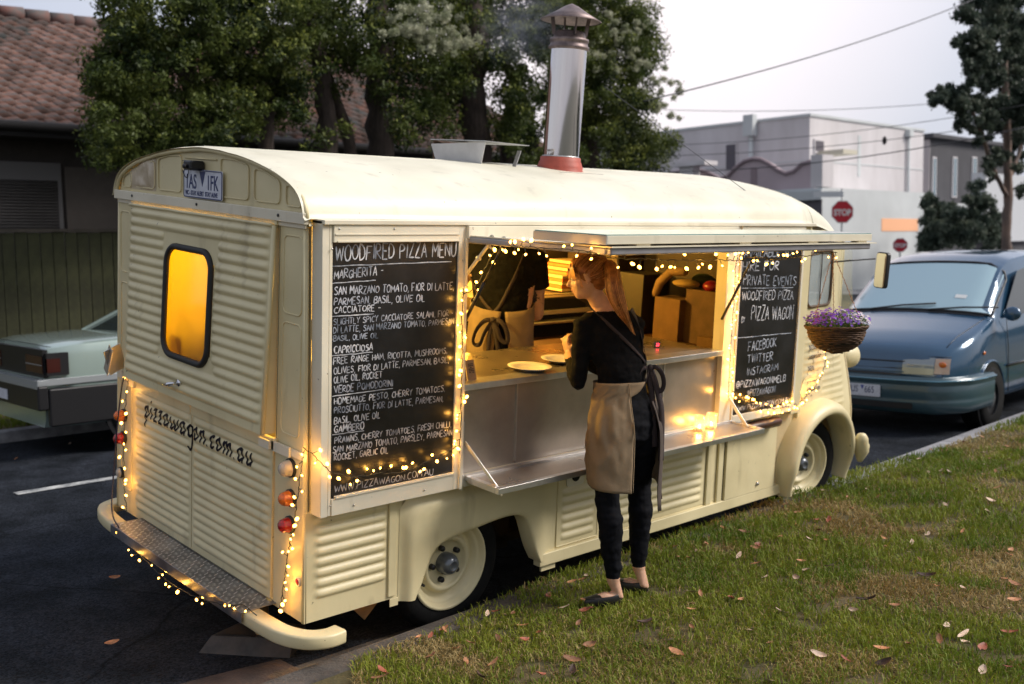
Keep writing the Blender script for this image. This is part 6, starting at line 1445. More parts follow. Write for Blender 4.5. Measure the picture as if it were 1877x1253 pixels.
for r in range(nr):
    for c in range(80):
        x = -5.9+c*.25+.125*(r % 2); y = EY+r*pitchy; z = EZ+r*(RZ-EZ)/nr
        near = 0 <= 1 and (x > .9-.0*r and x < 5.6+r*.20 and (x-1.2-.20*r) > -.2)
        tiles.append((x, y, z, near))
nearl = sorted([t for t in tiles if t[3]], key=lambda t: t[0])[:300]; ns = set(id(t) for t in nearl)
for t in tiles:
    jz = random.uniform(-.006, .006); rz = random.uniform(-.012, .012)
    if id(t) in ns:
        if tp is None: tp = base.build('tile', TILE, ho, fix=False); o = tp
        else: o = tp.copy(); COL.objects.link(o); o.parent = ho
        o.location = (t[0], t[1], t[2]+jz); o.rotation_euler = (slope, 0, rz)
    else:
        c_, s_ = math.cos(slope), math.sin(slope); rest.add([(t[0]+x, t[1]+y*c_-z*s_, t[2]+y*s_+z*c_+jz) for x, y, z in base.v], base.f, 0, True)
rt = rest.build('roof_tiles', mat('roof_tiles_far', (.15, .065, .045), .8, col2=(.05, .055, .055), vscale=2.5, bump=.5, detail=8), ho, fix=False); rt['kind'] = 'stuff'
mb = MB(); mb.box(-6.2, 14.2, EY, RY, 0, .001, 0, lambda x, y, z: (x, y, EZ-.05+(y-EY)*(RZ-EZ)/(RY-EY)+z)); mb.build('roof', HD, ho)
mb = MB()
for i in range(46): x = -6+i*.44; mb.tube([(x, RY, RZ+.02), (x+.40, RY, RZ+.03)], [.12, .13], 10); 
q = mb.build('ridge_tile', mat('ridge', (.22, .10, .08), .8, col2=(.10, .10, .10), vscale=4, detail=8), ho); q['kind'] = 'stuff'

# ---- trees --------------------------------------------------------
BARK = mat('papery_bark', (.085, .062, .052), .9, col2=(.035, .026, .022), vscale=7, bump=.9, bscale=18, stretch=(3, 3, .6), detail=8)
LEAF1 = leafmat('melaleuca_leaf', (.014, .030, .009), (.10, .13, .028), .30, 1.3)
LEAF2 = leafmat('melaleuca_leaf_lit', (.05, .08, .016), (.24, .27, .06), .35, 1.6)
BLOS = leafmat('blossom', (.30, .33, .20), (.62, .62, .48), .3, 6)
def foliage(clumps, per, size, seed, flat=.8, asp=1.0):
    g = np.random.default_rng(seed); C = np.array([c[:3] for c in clumps]); R = np.array([c[3] for c in clumps]); w_ = R**2/np.sum(R**2); idx = g.choice(len(C), per, p=w_)
    v = g.normal(size=(per, 3)); v /= np.linalg.norm(v, axis=1)[:, None]; rr = g.random(per)**.5
    P = C[idx]+v*(R[idx]*rr)[:, None]*np.array((1, 1, flat)); P += g.normal(size=P.shape)*(.014+.10*R[idx])[:, None]
    return quads(P, size*g.uniform(.6, 1.3, per), 0, seed+1, asp), rr, v
def tree(name, label, base, trunks, clumps, nleaf, size, mats, seed, blos=None, group=None, cat='tree', light=.3):
    t = thing(name, label, cat, base, group=group); b0 = Vector(base)
    for pts, r0, r1 in trunks:
        P = chaikin([Vector(p)-b0 for p in pts], 2); n = len(P); mb = MB(); g = random.Random(seed)
        rs = [(r0+(r1-r0)*i/(n-1))*(1+.12*g.uniform(-1, 1)) for i in range(n)]; mb.tube([p+Vector((g.uniform(-1, 1), g.uniform(-1, 1), 0))*r0*.12 for p in P], rs, 10); mb.build('trunk' if r0 > .09 else 'limb', mats[0], t)
    cl = [(x-b0.x, y-b0.y, z-b0.z, r) for x, y, z, r in clumps]
    (V, F_), rr, v = foliage(cl, nleaf, size, seed); lm = ((rr > .55) & (v[:, 2] > -.1) & (rng.random(len(rr)) < light*2)).astype(int)  # upper outer leaves take the lighter copy: light painted into the colour
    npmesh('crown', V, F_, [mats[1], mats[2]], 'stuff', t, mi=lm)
    if blos:
        cb_ = [(x-b0.x, y-b0.y, z-b0.z, r) for x, y, z, r in blos]; (V, F_), rr, v = foliage(cb_, int(len(cb_)*150), .017, seed+5); npmesh('blossom', V, F_, BLOS, 'stuff', t)
    return t
def clumpset(n, x0, x1, y0, y1, zf, ztop, r0, r1, seed):
    g = random.Random(seed); L_ = []
    for _ in range(n):
        x = g.uniform(x0, x1); y = g.uniform(y0, y1); zb_ = zf(x); z = zb_+(ztop-zb_)*g.random()**.8; L_.append((x, y, z, g.uniform(r0, r1)))
    return L_
def pxclump(px, py, y, rpx):
    p = Wy(px, py, y); d = (p-CW).dot(CM @ Vector((0, 0, -1))); return (p.x, p.y, p.z, rpx*d/F)
g = random.Random(5)
# left tree: px 155..560
def fill(poly_fn, n, y0, y1, r0, r1, seed, x0, x1, ytop=-260):
    g = random.Random(seed); L_ = []
    while len(L_) < n:
        px = g.uniform(x0, x1); py = g.uniform(ytop, 330)
        if poly_fn(px, py): L_.append(pxclump(px, py, g.uniform(y0, y1), g.uniform(r0, r1)))
    return L_
def leftf(px, py):
    lo = 175+ (30*math.sin(py/38)) if py < 180 else (165+12*math.sin(py/20)); 
    if px < lo: return False
    bot = 300 if px < 300 else 270 if px < 420 else 215+25*math.sin(px/17)
    if py > bot: return False
    return True
def midf(px, py):
    bot = 150+45*math.sin(px/37)+ (60 if 700 < px < 860 else 0)
    return py < bot
def rightf(px, py):
    hi = 1215+22*math.sin(py/31)+ (-40 if 200 < py < 250 else 0)-(py > 280)*10
    if py < 60: hi = 1185+py*.4
    if px > hi: return False
    return py < 315 and not (980 < px < 1100 and 150 < py < 310 and (px*7+py*13) % 50 < 22)
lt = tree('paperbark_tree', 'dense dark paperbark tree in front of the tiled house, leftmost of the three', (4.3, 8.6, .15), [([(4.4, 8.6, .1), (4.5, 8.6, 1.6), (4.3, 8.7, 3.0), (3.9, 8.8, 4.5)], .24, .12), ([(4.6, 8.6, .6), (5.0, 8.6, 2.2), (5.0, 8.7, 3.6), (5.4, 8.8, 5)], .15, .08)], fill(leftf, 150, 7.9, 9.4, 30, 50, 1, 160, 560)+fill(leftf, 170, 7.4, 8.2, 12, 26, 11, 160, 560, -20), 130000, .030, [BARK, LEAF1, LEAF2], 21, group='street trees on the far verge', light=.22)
trk = lambda pts, y, r0, r1: ([Wy(px, py, y) for px, py in pts], r0, r1)
blm = [pxclump(px+g.uniform(-34, 34), py+g.uniform(-16, 16), 7.6+g.uniform(-.2, .2), g.uniform(4, 9)) for px, py in ((770, 25), (800, 18), (745, 40), (820, 45), (780, 60), (840, 72), (850, 85), (735, 60), (805, 80)) for _ in range(9)]
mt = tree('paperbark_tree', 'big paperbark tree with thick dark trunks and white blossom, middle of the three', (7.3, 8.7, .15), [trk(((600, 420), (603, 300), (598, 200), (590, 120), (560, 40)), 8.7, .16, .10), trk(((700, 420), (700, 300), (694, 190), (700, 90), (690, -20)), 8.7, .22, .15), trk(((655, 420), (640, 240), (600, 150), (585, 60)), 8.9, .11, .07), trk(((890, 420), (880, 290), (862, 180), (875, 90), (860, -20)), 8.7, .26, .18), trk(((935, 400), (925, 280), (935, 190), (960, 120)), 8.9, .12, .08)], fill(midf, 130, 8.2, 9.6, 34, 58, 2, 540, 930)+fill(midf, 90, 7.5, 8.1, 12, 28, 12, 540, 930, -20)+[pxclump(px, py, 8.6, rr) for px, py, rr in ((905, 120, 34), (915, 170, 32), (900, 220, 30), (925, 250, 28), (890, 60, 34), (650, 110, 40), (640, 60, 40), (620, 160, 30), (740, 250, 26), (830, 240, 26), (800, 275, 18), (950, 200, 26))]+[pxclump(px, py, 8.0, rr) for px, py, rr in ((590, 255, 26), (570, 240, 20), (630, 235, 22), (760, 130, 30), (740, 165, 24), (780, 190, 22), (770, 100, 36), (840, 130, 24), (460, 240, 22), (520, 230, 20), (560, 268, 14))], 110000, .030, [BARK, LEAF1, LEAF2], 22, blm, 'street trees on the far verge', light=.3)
blr = [pxclump(px+g.uniform(-24, 20), py+g.uniform(-24, 24), 7.7, g.uniform(3, 7)) for px, py in ((1120, 60), (1150, 80), (1090, 100), (1110, 120), (1170, 110), (1130, 40), (1205, 180), (1225, 215), (1200, 140), (1180, 60), (1235, 160)) for _ in range(8)]
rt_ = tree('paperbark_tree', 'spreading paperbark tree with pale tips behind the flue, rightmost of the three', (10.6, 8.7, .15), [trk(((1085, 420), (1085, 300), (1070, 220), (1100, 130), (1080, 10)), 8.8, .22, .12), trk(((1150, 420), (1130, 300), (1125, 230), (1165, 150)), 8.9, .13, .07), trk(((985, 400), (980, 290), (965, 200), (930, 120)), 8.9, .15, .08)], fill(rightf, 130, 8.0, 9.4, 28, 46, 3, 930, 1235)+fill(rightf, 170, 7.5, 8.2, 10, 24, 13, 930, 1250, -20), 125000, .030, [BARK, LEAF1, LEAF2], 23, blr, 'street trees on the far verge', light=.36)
# ---- parked green sedan ------------------------------------------
CARG = mat('pale_green_car_paint', (.34, .43, .40), .22, .25, coat=1.0, var=.04, vscale=2)
DGL = mat('car_glass', (.02, .03, .032), .04, spec=.9, coat=.5)
def loft_car(name, label, loc, yaw, prof, wid, belt, m, length, tumble=.16, nose_round=.10, tail_round=.06, group=None):
    """prof(x)->top z ; body half width wid ; belt(x)->shoulder height"""
    t = thing(name, label, 'car', loc, (0, 0, yaw), group)
    return t
sx0, sy0 = 1.08, 6.05
cg = thing('parked_car', 'pale green older sedan parked on the far side of the street', 'car', (sx0, sy0+.85, .11))
Wd = .85; Lc = 4.4
def topz(x):     # rear at x=0
    P = [(0, .90), (.04, .98), (.25, 1.01), (.95, 1.035), (1.0, 1.05), (1.75, 1.40), (2.1, 1.43), (2.8, 1.40), (3.35, 1.03), (4.2, .88), (4.38, .80), (4.4, .7)]
    for (a, za), (b, zb_) in zip(P, P[1:]):
        if x <= b: k = (x-a)/(b-a); return za+(zb_-za)*k
    return P[-1][1]
def bodyz(x): return min(topz(x), 1.02 if .9 < x < 3.4 else 9)
def wrow(x, zt):
    e = 1-.10*sstep(.25, 0, x)-.14*sstep(4.0, 4.4, x); w_ = Wd*e
    return [(x, -w_*.93, .22), (x, -w_*.985, .30), (x, -w_, .55), (x, -w_, .70), (x, -w_*.985, zt-.10), (x, -w_*.955, zt-.02), (x, -w_*.90, zt), (x, -w_*.45, zt+.012), (x, 0, zt+.015), (x, w_*.45, zt+.012), (x, w_*.90, zt), (x, w_*.955, zt-.02), (x, w_*.985, zt-.10), (x, w_, .70), (x, w_, .55), (x, w_*.93, .22)]
xs = [0, .02, .06, .12, .25]+list(np.linspace(.4, 4.1, 26))+[4.25, 4.35, 4.4]
mb = MB(); rows = [wrow(x, bodyz(x)) for x in xs]; mb.grid(rows); mb.add(rows[0], [tuple(range(16))]); mb.add(rows[-1], [tuple(range(16))]); cgb = mb.build('body', CARG, cg, fix=True); smooth_by_angle(cgb, 35)
def cabin(x0b, x0t, x1t, x1b, zb_, zt, wb, wt):
    return [[(x0b, -wb, zb_), (x0t, -wt, zt), (x1t, -wt, zt), (x1b, -wb, zb_)], [(x0b, wb, zb_), (x0t, wt, zt), (x1t, wt, zt), (x1b, wb, zb_)]]
def lerp3(a, b, k): return tuple(a[i]+(b[i]-a[i])*k for i in range(3))
A_, B_ = cabin(.98, 1.72, 2.75, 3.42, 1.005, 1.40, .80, .60)
mb = MB(); mb.add(A_+B_, [(0, 1, 2, 3), (4, 5, 6, 7), (0, 1, 5, 4), (3, 2, 6, 7)]); gh = mb.build('window', DGL, cg)
mb = MB(); rr_ = [[(1.68, y*.61, 1.400-.018*abs(y)**3), (1.8, y*.63, 1.425-.02*abs(y)**3), (2.2, y*.635, 1.442-.02*abs(y)**3), (2.7, y*.62, 1.42-.02*abs(y)**3), (2.80, y*.61, 1.398-.018*abs(y)**3)] for y in np.linspace(-1, 1, 9)]; mb.grid(rr_)
roofc = mb.build('roof', CARG, cg, fix=False)
for side, Q in ((-1, A_), (1, B_)):
    mb = MB()
    mb.beam(Q[0], Q[1], .05, .02, (0, 1, 0)); mb.build('pillar', CARG, cg); mb = MB(); mb.beam(lerp3(Q[0], Q[3], .17), lerp3(Q[1], Q[2], .04), .16, .012, (0, 1, 0)); mb.build('pillar', CARG, cg)
    mb = MB(); mb.beam(lerp3(Q[0], Q[3], .52), lerp3(Q[1], Q[2], .5), .05, .014, (0, 1, 0)); mb.build('pillar', BLACK, cg); mb = MB(); mb.beam(Q[3], Q[2], .05, .02, (0, 1, 0)); mb.build('pillar', CARG, cg)
    mb = MB(); mb.beam(Q[1], Q[2], .03, .02, (0, 1, 0)); mb.build('roof_trim', CARG, cg)
    for x in (.88, 3.45):
        mb = MB(); mb.lathe([(.16, 0), (.30, .005), (.315, -.03), (.315, -.17), (.28, -.19)], (x, side*.862, .31), (0, side, 0), 30); wh = mb.build('wheel', TYRE, cg); mb = MB(); mb.lathe([(.19, .0), (.185, -.02), (.12, -.03), (0, -.01)], (x, side*.862, .31), (0, side, 0), 24); mb.build('rim', STEEL, wh)
        mb = MB(); mb.lathe([(.0, 0), (.355, 0)], (x, side*.852, .31), (0, side, 0), 30); mb.build('wheel_arch', BLACK, cg)
mb = MB(); mb.box(-.10, .0, -.87, .87, .40, .63); mb.box(.001, 4.3, -.874, -.80, .24, .60); mb.box(.001, .55, .80, .874, .40, .63); mb.build('rear_bumper', BLACK, cg, bevel=.02)
mb = MB(); mb.box(-.104, -.10, -.86, .86, .605, .645); mb.box(-.10, 4.4, -.868, -.850, .63, .69); mb.box(-.10, 4.4, .850, .868, .63, .69); mb.box(-.095, 0, -.87, .87, .64, .68); mb.build('bright_trim', mat('grey_trim', (.42, .45, .47), .3, .4), cg, bevel=.004)
mb = MB(); mb.box(-.015, .03, -.80, .80, .70, .96); mb.box(0, .20, -.858, -.80, .72, .93); tl_ = mb.build('tail_panel', BLACK, cg)
for s in (-1, 1):
    mb = MB(); mb.box(-.022, -.013, min(s*.36, s*.79), max(s*.36, s*.79), .74, .90); mb.box(0, .12, min(s*.862, s*.82), max(s*.862, s*.82), .75, .88); tl2 = mb.build('tail_light', mat('dark_red_lamp', (.05, .012, .01), .2, coat=.4), tl_)
    mb = MB(); mb.box(-.026, -.021, min(s*.36, s*.79), max(s*.36, s*.79), .813, .820); mb.build('lamp_trim', mat('grey_trim', (.4, .4, .4)), tl2)
mb = MB(); mb.box(-.108, -.104, -.05, .20, .44, .54); mb.build('number_plate', PLW, cg)
mb = MB(); mb.tube([(1.02+.10*math.cos(a), -.853, .85+.075*math.sin(a)) for a in np.linspace(0, 2*PI, 25)[:-1]], .004, 4, closed=True); mb.build('fuel_flap', BLACK, cg)
mb = MB(); mb.tube([(.06, -.80, .985), (.045, -.3, .997), (.045, .3, .997), (.06, .8, .985)], .003, 4); mb.build('boot_seam', BLACK, cg)

# ---- blue people carrier -----------------------------------------
BLU = mat('blue_car_paint', (.024, .080, .155), .18, .30, coat=1.0, var=.05, vscale=2); BLU2 = mat('teal_bumper', (.035, .075, .095), .35, .1, coat=.5)
GRY = mat('screen_glass', (.33, .49, .56), .05, .1, spec=1.0, coat=1.0)  # pale blue of the reflected sky is put into the glass colour
bv0 = (7.55, 1.32, .0)
bvn = thing('parked_van', 'dark blue people carrier parked nose to nose in front of the food van', 'van', bv0, (0, 0, R_(3)))
TP = [(0, .60), (.03, .76), (.10, .86), (.35, .97), (.95, 1.13), (1.02, 1.16), (1.75, 1.66), (2.05, 1.76), (2.6, 1.80), (3.6, 1.79), (4.4, 1.74), (4.68, 1.60), (4.75, 1.2)]
def vz(x):
    for (a, za), (b, zb_) in zip(TP, TP[1:]):
        if x <= b: k = (x-a)/(b-a); k = k; return za+(zb_-za)*k
    return TP[-1][1]
def vwid(x): return .90*(1-.22*(1-sstep(-.15, .55, x))**2-.03*sstep(4.3, 4.75, x))
def nosex(y): return .13*abs(y/.9)**3                      # plan curvature of the nose
def vrow(x, n=17):
    zt = vz(x); w_ = vwid(x); r = []
    belt = min(zt, .98+.02*x)
    hw = w_ if zt < 1.15 else w_*(1-.16*(zt-belt)/.8)
    low = [(.92, .28), (.98, .36), (1.0, .50), (1.0, .66)]
    side = [(w_*k, z) for k, z in low]+[(w_*.99, min(belt-.04, zt-.08))]
    if zt > 1.2: side += [(w_*.975, belt+.02), (w_*.975+(hw*.93-w_*.975)*.5, (belt+zt)/2), (hw*.93, zt-.10), (hw*.88, zt-.035)]
    else: side += [(w_*.965, zt-.045), (w_*.94, zt-.02), (w_*.90, zt-.008), (w_*.84, zt)]
    top = [(hw*.70, zt+.012), (hw*.45, zt+.024), (hw*.2, zt+.03), (0, zt+.032)]
    pr_ = side+top; full = [(-a, b) for a, b in pr_]+[(a, b) for a, b in pr_[-2::-1]]
    return [(x+nosex(a)*sstep(1.6, .0, x), a, b) for a, b in full]
xs = [0, .015, .04, .08, .14, .22, .35, .5, .65, .8, .95, 1.02]+list(np.linspace(1.1, 2.0, 12))+list(np.linspace(2.1, 4.3, 14))+[4.45, 4.58, 4.68, 4.75]
rows = [vrow(x) for x in xs]; mb = MB(); nn_ = len(rows[0])
mb.grid(rows); mb.add(rows[0], [tuple(range(nn_))]); mb.add(rows[-1], [tuple(range(nn_))]); bb = mb.build('body', BLU, bvn, fix=True); smooth_by_angle(bb, 40)
def surf(x, y, lift=.006):    # point on the upper skin
    r = vrow(x); 
    for a, b in zip(r, r[1:]):
        if a[1] <= y <= b[1] and a[2] > .8: k = (y-a[1])/(b[1]-a[1]+1e-9); z = a[2]+(b[2]-a[2])*k; return (x+nosex(y)*sstep(1.6, .0, x), y, z+lift)
    return (x, y, vz(x)+lift)
mb = MB(); mb.grid([[surf(x, y*(.80-.10*(x-1.05)), .008) for x in np.linspace(1.05, 1.74, 8)] for y in np.linspace(-1, 1, 17)]); ws = mb.build('windscreen', GRY, bvn, fix=False)
mb = MB(); rp = [surf(1.03, y*.82, .010) for y in np.linspace(-1, 1, 13)]+[surf(x, .80-.10*(x-1.05)+.02, .010) for x in np.linspace(1.1, 1.74, 6)]+[surf(1.77, -y*.72, .010) for y in np.linspace(-1, 1, 11)]+[surf(x, -(.80-.10*(x-1.05)+.02), .010) for x in np.linspace(1.74, 1.1, 6)]; mb.tube(rp, .014, 5, closed=True); mb.build('screen_seal', BLACK, ws)
for a, b in (((.35, .98), (-.25, 1.10)), ((-.30, .99), (-.74, 1.07))):
    mb = MB(); p0 = Vector(surf(1.02, a[0]+.1, .02)); p1 = Vector(surf(1.10, a[0]-.6, .03)); mb.tube([p0, (p0+p1)/2+Vector((0, 0, .012)), p1], .010, 5); mb.build('wiper', BLACK, bvn)
def front(y, z, o=0):          # front skin point
    for x in np.linspace(0, .9, 91):
        if vz(x) >= z: break
    x = x if z > .62 else 0
    return (x+nosex(y)-o, y, z)
for s in (-1, 1):
    mb = MB(); mb.tube([surf(x, s*(.70+.10*x), .002) for x in np.linspace(.16, .98, 9)], .004, 4); mb.build('bonnet_seam', BLACK, bvn)
    mb = MB(); mb.tube([(1.42, s*.906, .34), (1.40, s*.908, .8), (1.34, s*.90, 1.12)], .004, 4); mb.build('door_seam', BLACK, bvn)
    mb = MB(); mb.tube([(2.42, s*.908, .34), (2.42, s*.91, 1.12)], .004, 4); mb.build('door_seam', BLACK, bvn)
    mb = MB(); mb.tube([(1.36, s*.914, .62), (3.3, s*.916, .62)], .012, 5); mb.build('rubbing_strip', BLACK, bvn)
mb = MB(); mb.tube([front(y, .80, .003) for y in np.linspace(-.80, .80, 15)], .004, 4); mb.build('bonnet_seam', BLACK, bvn)
mb = MB(); mb.ell(front(0, .845, .004), (.008, .05, .022), 12); mb.build('badge', CHROME, bvn)
mb = MB(); mb.grid([[surf(x, y, .006) for x in (.99, 1.04)] for y in np.linspace(-.78, .78, 12)]); mb.build('scuttle', BLACK, bvn, fix=False)
mb = MB(); q = Vector(surf(1.28, -.46, .012)); mb.add([surf(1.22, -.52, .012), surf(1.22, -.40, .012), surf(1.27, -.40, .012), surf(1.27, -.52, .012)], [(0, 1, 2, 3)]); mb.build('sticker', mat('sticker_white', (.7, .72, .72)), ws, fix=False)
for s in (-1, 1):
    mb = MB(); mb.grid([[front(s*y, z, .012) for z in (.625, .68, .74, .79)] for y in np.linspace(.36, .66, 7)]); h_ = mb.build('headlight', mat('headlight_glass', (.26, .29, .30), .10, .6, coat=1), bvn, fix=False)
    mb = MB(); mb.grid([[front(s*y, z, .012) for z in (.635, .68, .74, .785)] for y in np.linspace(.665, .80, 5)]); i_ = mb.build('indicator', mat('indicator_glass', (.55, .40, .30), .15, coat=1), bvn, fix=False)
    mb = MB(); mb.ell(front(s*.73, .725, .016), (.01, .045, .03), 10); mb.build('bulb', ORG, i_)
    mb = MB(); mb.ell((.72, s*.905, .80), (.03, .01, .02), 8); mb.build('repeater', ORG, bvn)
    mb = MB(); mb.ell((1.15, s*1.02, 1.18), (.05, .09, .075), 12); mb.beam((1.2, s*.90, 1.14), (1.17, s*1.0, 1.16), .04, .03); mb.build('wing_mirror', BLU, bvn)
    for x in (.92, 3.75):
        mb = MB(); mb.lathe([(0, 0), (.36, 0)], (x, s*.903, .33), (0, s, 0), 30); mb.build('wheel_arch', BLACK, bvn)
        mb = MB(); mb.lathe([(.17, .01), (.30, .02), (.32, -.01), (.32, -.20), (.2, -.2)], (x, s*.915, .32), (0, s, 0), 34); wh = mb.build('wheel', TYRE, bvn); mb = MB(); mb.lathe([(.20, .01), (.19, -.02), (.13, -.03), (.10, .0), (.05, .02), (0, .02)], (x, s*.915, .32), (0, s, 0), 26); mb.build('rim', mat('wheel_cover', (.09, .10, .11), .4, .4), wh)
        mb = MB(); mb.tube([(x+math.cos(a)*.375, s*.905, .33+math.sin(a)*.375) for a in np.linspace(0, PI, 18)], .014, 5); mb.build('arch_lip', BLU, bvn)
    wx = [(1.35, 1.14), (1.95, 1.60), (2.3, 1.64), (2.3, 1.14)]
    for poly in (wx, [(2.4, 1.14), (2.4, 1.64), (3.35, 1.64), (3.35, 1.14)], [(3.45, 1.14), (3.45, 1.63), (4.4, 1.56), (4.5, 1.14)]):
        mb = MB(); mb.add([(x, s*(.895-.11*(z-1.0)/.65), z) for x, z in poly], [(0, 1, 2, 3)]); mb.build('side_window', DGL, bvn, fix=False)
for k, z in enumerate((.64, .675, .71, .745)):
    mb = MB(); mb.tube([front(y, z, .004) for y in np.linspace(-.38, .38, 9)], .009, 5); mb.build('grille_bar', BLACK if k % 2 else BLU2, bvn)
mb = MB(); mb.grid([[front(y, z, .002) for z in (.60, .70, .78)] for y in np.linspace(-.35, .35, 9)]); mb.build('grille', BLACK, bvn, fix=False)
mb = MB(); rows = []
bp_ = [(.85, -.915), (.55, -.912), (.32, -.885), (.17, -.80)]+[(nosex(y)-.03, y) for y in np.linspace(-.70, .70, 15)]+[(.17, .80), (.32, .885), (.55, .912), (.85, .915)]
bp_ = [Vector((a, b)) for a, b in bp_]
for i, p in enumerate(bp_):
    d = (bp_[min(i+1, len(bp_)-1)]-bp_[max(i-1, 0)]).normalized(); nrm_ = Vector((-d.y, d.x))
    if nrm_.dot(p-Vector((1.2, 0))) < 0: nrm_ = -nrm_
    rows.append([(p.x+nrm_.x*o_, p.y+nrm_.y*o_, z) for o_, z in ((-.02, .605), (.035, .60), (.058, .58), (.062, .54), (.050, .525), (.055, .515), (.052, .40), (.045, .37), (.05, .36), (.03, .26), (-.03, .23))])
mb.grid(rows); fb_ = mb.build('front_bumper', BLU2, bvn, fix=False)
mb = MB(); mb.tube([(r[3][0], r[3][1], .568) for r in rows], .012, 6); mb.build('bumper_strip', mat('bumper_strip', (.06, .17, .24), .2, coat=1), fb_)
mb = MB(); mb.grid([[(nosex(y)-.03-.056, y, z) for z in (.285, .345)] for y in np.linspace(-.5, .5, 11)]); mb.build('air_intake', BLACK, fb_, fix=False)
mb = MB(); mb.prism(rrect(-.186, .186, .385, .508, .01, 2), lambda a, b, o: (-.096-o, a, b), 0, .006); pn2 = mb.build('number_plate', PLW, bvn)
def M_front(y, z, o): return Matrix(((0, 0, -1, -o), (-1, 0, 0, y), (0, 1, 0, z), (0, 0, 0, 1)))
text('UUS', .095, PLB, pn2, M_front(.174, .422, .1025), sx=.72); text('665', .095, PLB, pn2, M_front(-.020, .422, .1025), sx=.74)
mb = MB(); mb.add([(-.1035, .020, .495), (-.1035, -.016, .495), (-.1035, .002, .450)], [(0, 1, 2)]); mb.build('plate_mark', mat('plate_mark', (.02, .05, .35), .5), pn2, fix=False)

# ---- right background --------------------------------------------
WHT = mat('white_render', (.74, .71, .73), .85, col2=(.60, .57, .58), vscale=.7, bump=.2, bscale=3, stretch=(1, 1, .25), detail=8); PINK = mat('mauve_render', (.50, .41, .44), .85, var=.06, vscale=.5); GREYW = mat('grey_render', (.60, .63, .64), .85, var=.06, vscale=.5); DKW = mat('charcoal_wall', (.07, .07, .08), .8, var=.1, vscale=1); WINB = mat('blue_window', (.16, .24, .29), .06, .1, coat=1)
DKG = mat('dark_opening', (.10, .09, .11), .5)
A = thing('building', 'large white rendered two storey building with flat roof beyond the side street', 'building', (37.3, 19.9, 0))
mb = MB(); mb.box(0, 10.3, 0, 16, 0, 7.25); mb.build('wall', WHT, A); mb = MB(); mb.box(-.06, 10.36, -.06, 16, 7.25, 7.36); mb.build('parapet', GREYW, A)
def winpx(parent, base, plane, axis, px0, px1, py0, py1, m, name='window', dep=.06):
    f_ = (lambda px, py: Wx(px, py, plane)) if axis == 'x' else (lambda px, py: Wy(px, py, plane))
    a = f_(px0, py0); b = f_(px1, py1); b0 = Vector(base); mb = MB()
    if axis == 'x': mb.box(plane-dep-b0.x, plane-.003-b0.x, min(a.y, b.y)-b0.y, max(a.y, b.y)-b0.y, min(a.z, b.z)-b0.z, max(a.z, b.z)-b0.z)
    else: mb.box(min(a.x, b.x)-b0.x, max(a.x, b.x)-b0.x, plane-dep-b0.y, plane-.003-b0.y, min(a.z, b.z)-b0.z, max(a.z, b.z)-b0.z)
    o = mb.build(name, WHT, parent); 
    mb2 = MB(); k = .07
    if axis == 'x': mb2.box(plane-dep-.012-b0.x, plane-dep-b0.x-.002, min(a.y, b.y)-b0.y+k, max(a.y, b.y)-b0.y-k, min(a.z, b.z)-b0.z+k, max(a.z, b.z)-b0.z-k)
    else: mb2.box(min(a.x, b.x)-b0.x+k, max(a.x, b.x)-b0.x-k, plane-dep-.012-b0.y, plane-dep-b0.y-.002, min(a.z, b.z)-b0.z+k, max(a.z, b.z)-b0.z-k)
    mb2.build('pane', m, o); return o
for z_ in (3.55, 5.4):
    mb = MB(); mb.box(-.02, 10.32, -.022, -.003, z_, z_+.05); mb.build('render_joint', GREYW, A); mb = MB(); mb.box(-.022, -.003, -.02, 15, z_, z_+.05); mb.build('render_joint', GREYW, A)
mb = MB(); mb.tube([(8.6, -.10, .2), (8.6, -.10, 7.0)], .07, 8); mb.build('downpipe', GREYW, A); mb = MB(); mb.box(8.42, 8.78, -.24, -.003, 6.9, 7.2); mb.build('rain_head', GREYW, A)
winpx(A, (37.3, 19.9, 0), 37.3, 'x', 1330, 1352, 263, 312, DKG); winpx(A, (37.3, 19.9, 0), 19.9, 'y', 1491, 1509, 254, 281, DKG)
b = Wy(1370, 230, 19.9); mb = MB(); p0 = Wx(1379, 228, 37.2); mb.box(p0.x-.35-37.3, p0.x-.02-37.3, p0.y-.25-19.9, p0.y+.25-19.9, p0.z-.5, p0.z+.4); mb.tube([(p0.x-.1-37.3, p0.y-19.9, p0.z), (p0.x-.1-37.3, p0.y-19.9, 3)], .10, 8); mb.build('rain_head', GREYW, A)
mb = MB(); q = Wy(1575, 265, 19.9); mb.box(q.x-.12-37.3, q.x+.12-37.3, -.02, 0, q.z-1.4, q.z+.4); mb.build('wall_slot', GREYW, A); q = Wy(1621, 257, 19.9); mb = MB(); mb.lathe([(0, 0), (.18, 0), (.18, .03)], (q.x-37.3, 0, q.z), (0, -1, 0), 12); mb.build('vent', DKG, A)
q0 = Wy(1512, 276, 19.6); q1 = Wy(1536, 284, 19.6); mb = MB(); mb.box(q0.x-37.3-.1, q1.x-37.3, -1.2, 0, q1.z-.05, q0.z); mb.build('canopy', mat('pale_yellow', (.6, .56, .45), .7), A)
B = thing('building', 'mauve building with a wavy parapet in front of the white building', 'building', (34.6, 17.6, 0))
pts_ = [(1225, 318), (1250, 314), (1275, 312), (1290, 313), (1305, 320), (1320, 328), (1335, 322), (1350, 306), (1365, 295), (1380, 291), (1395, 292), (1410, 300), (1425, 311), (1440, 318), (1455, 314), (1470, 300), (1485, 296), (1492, 296)]
wp = [Wx(px, py, 34.6) for px, py in pts_]; poly = [(p.y-17.6, p.z) for p in wp]; poly = [(poly[0][0]+3, 0), (poly[0][0]+3, poly[0][1])]+poly+[(poly[-1][0]-.05, 0)]
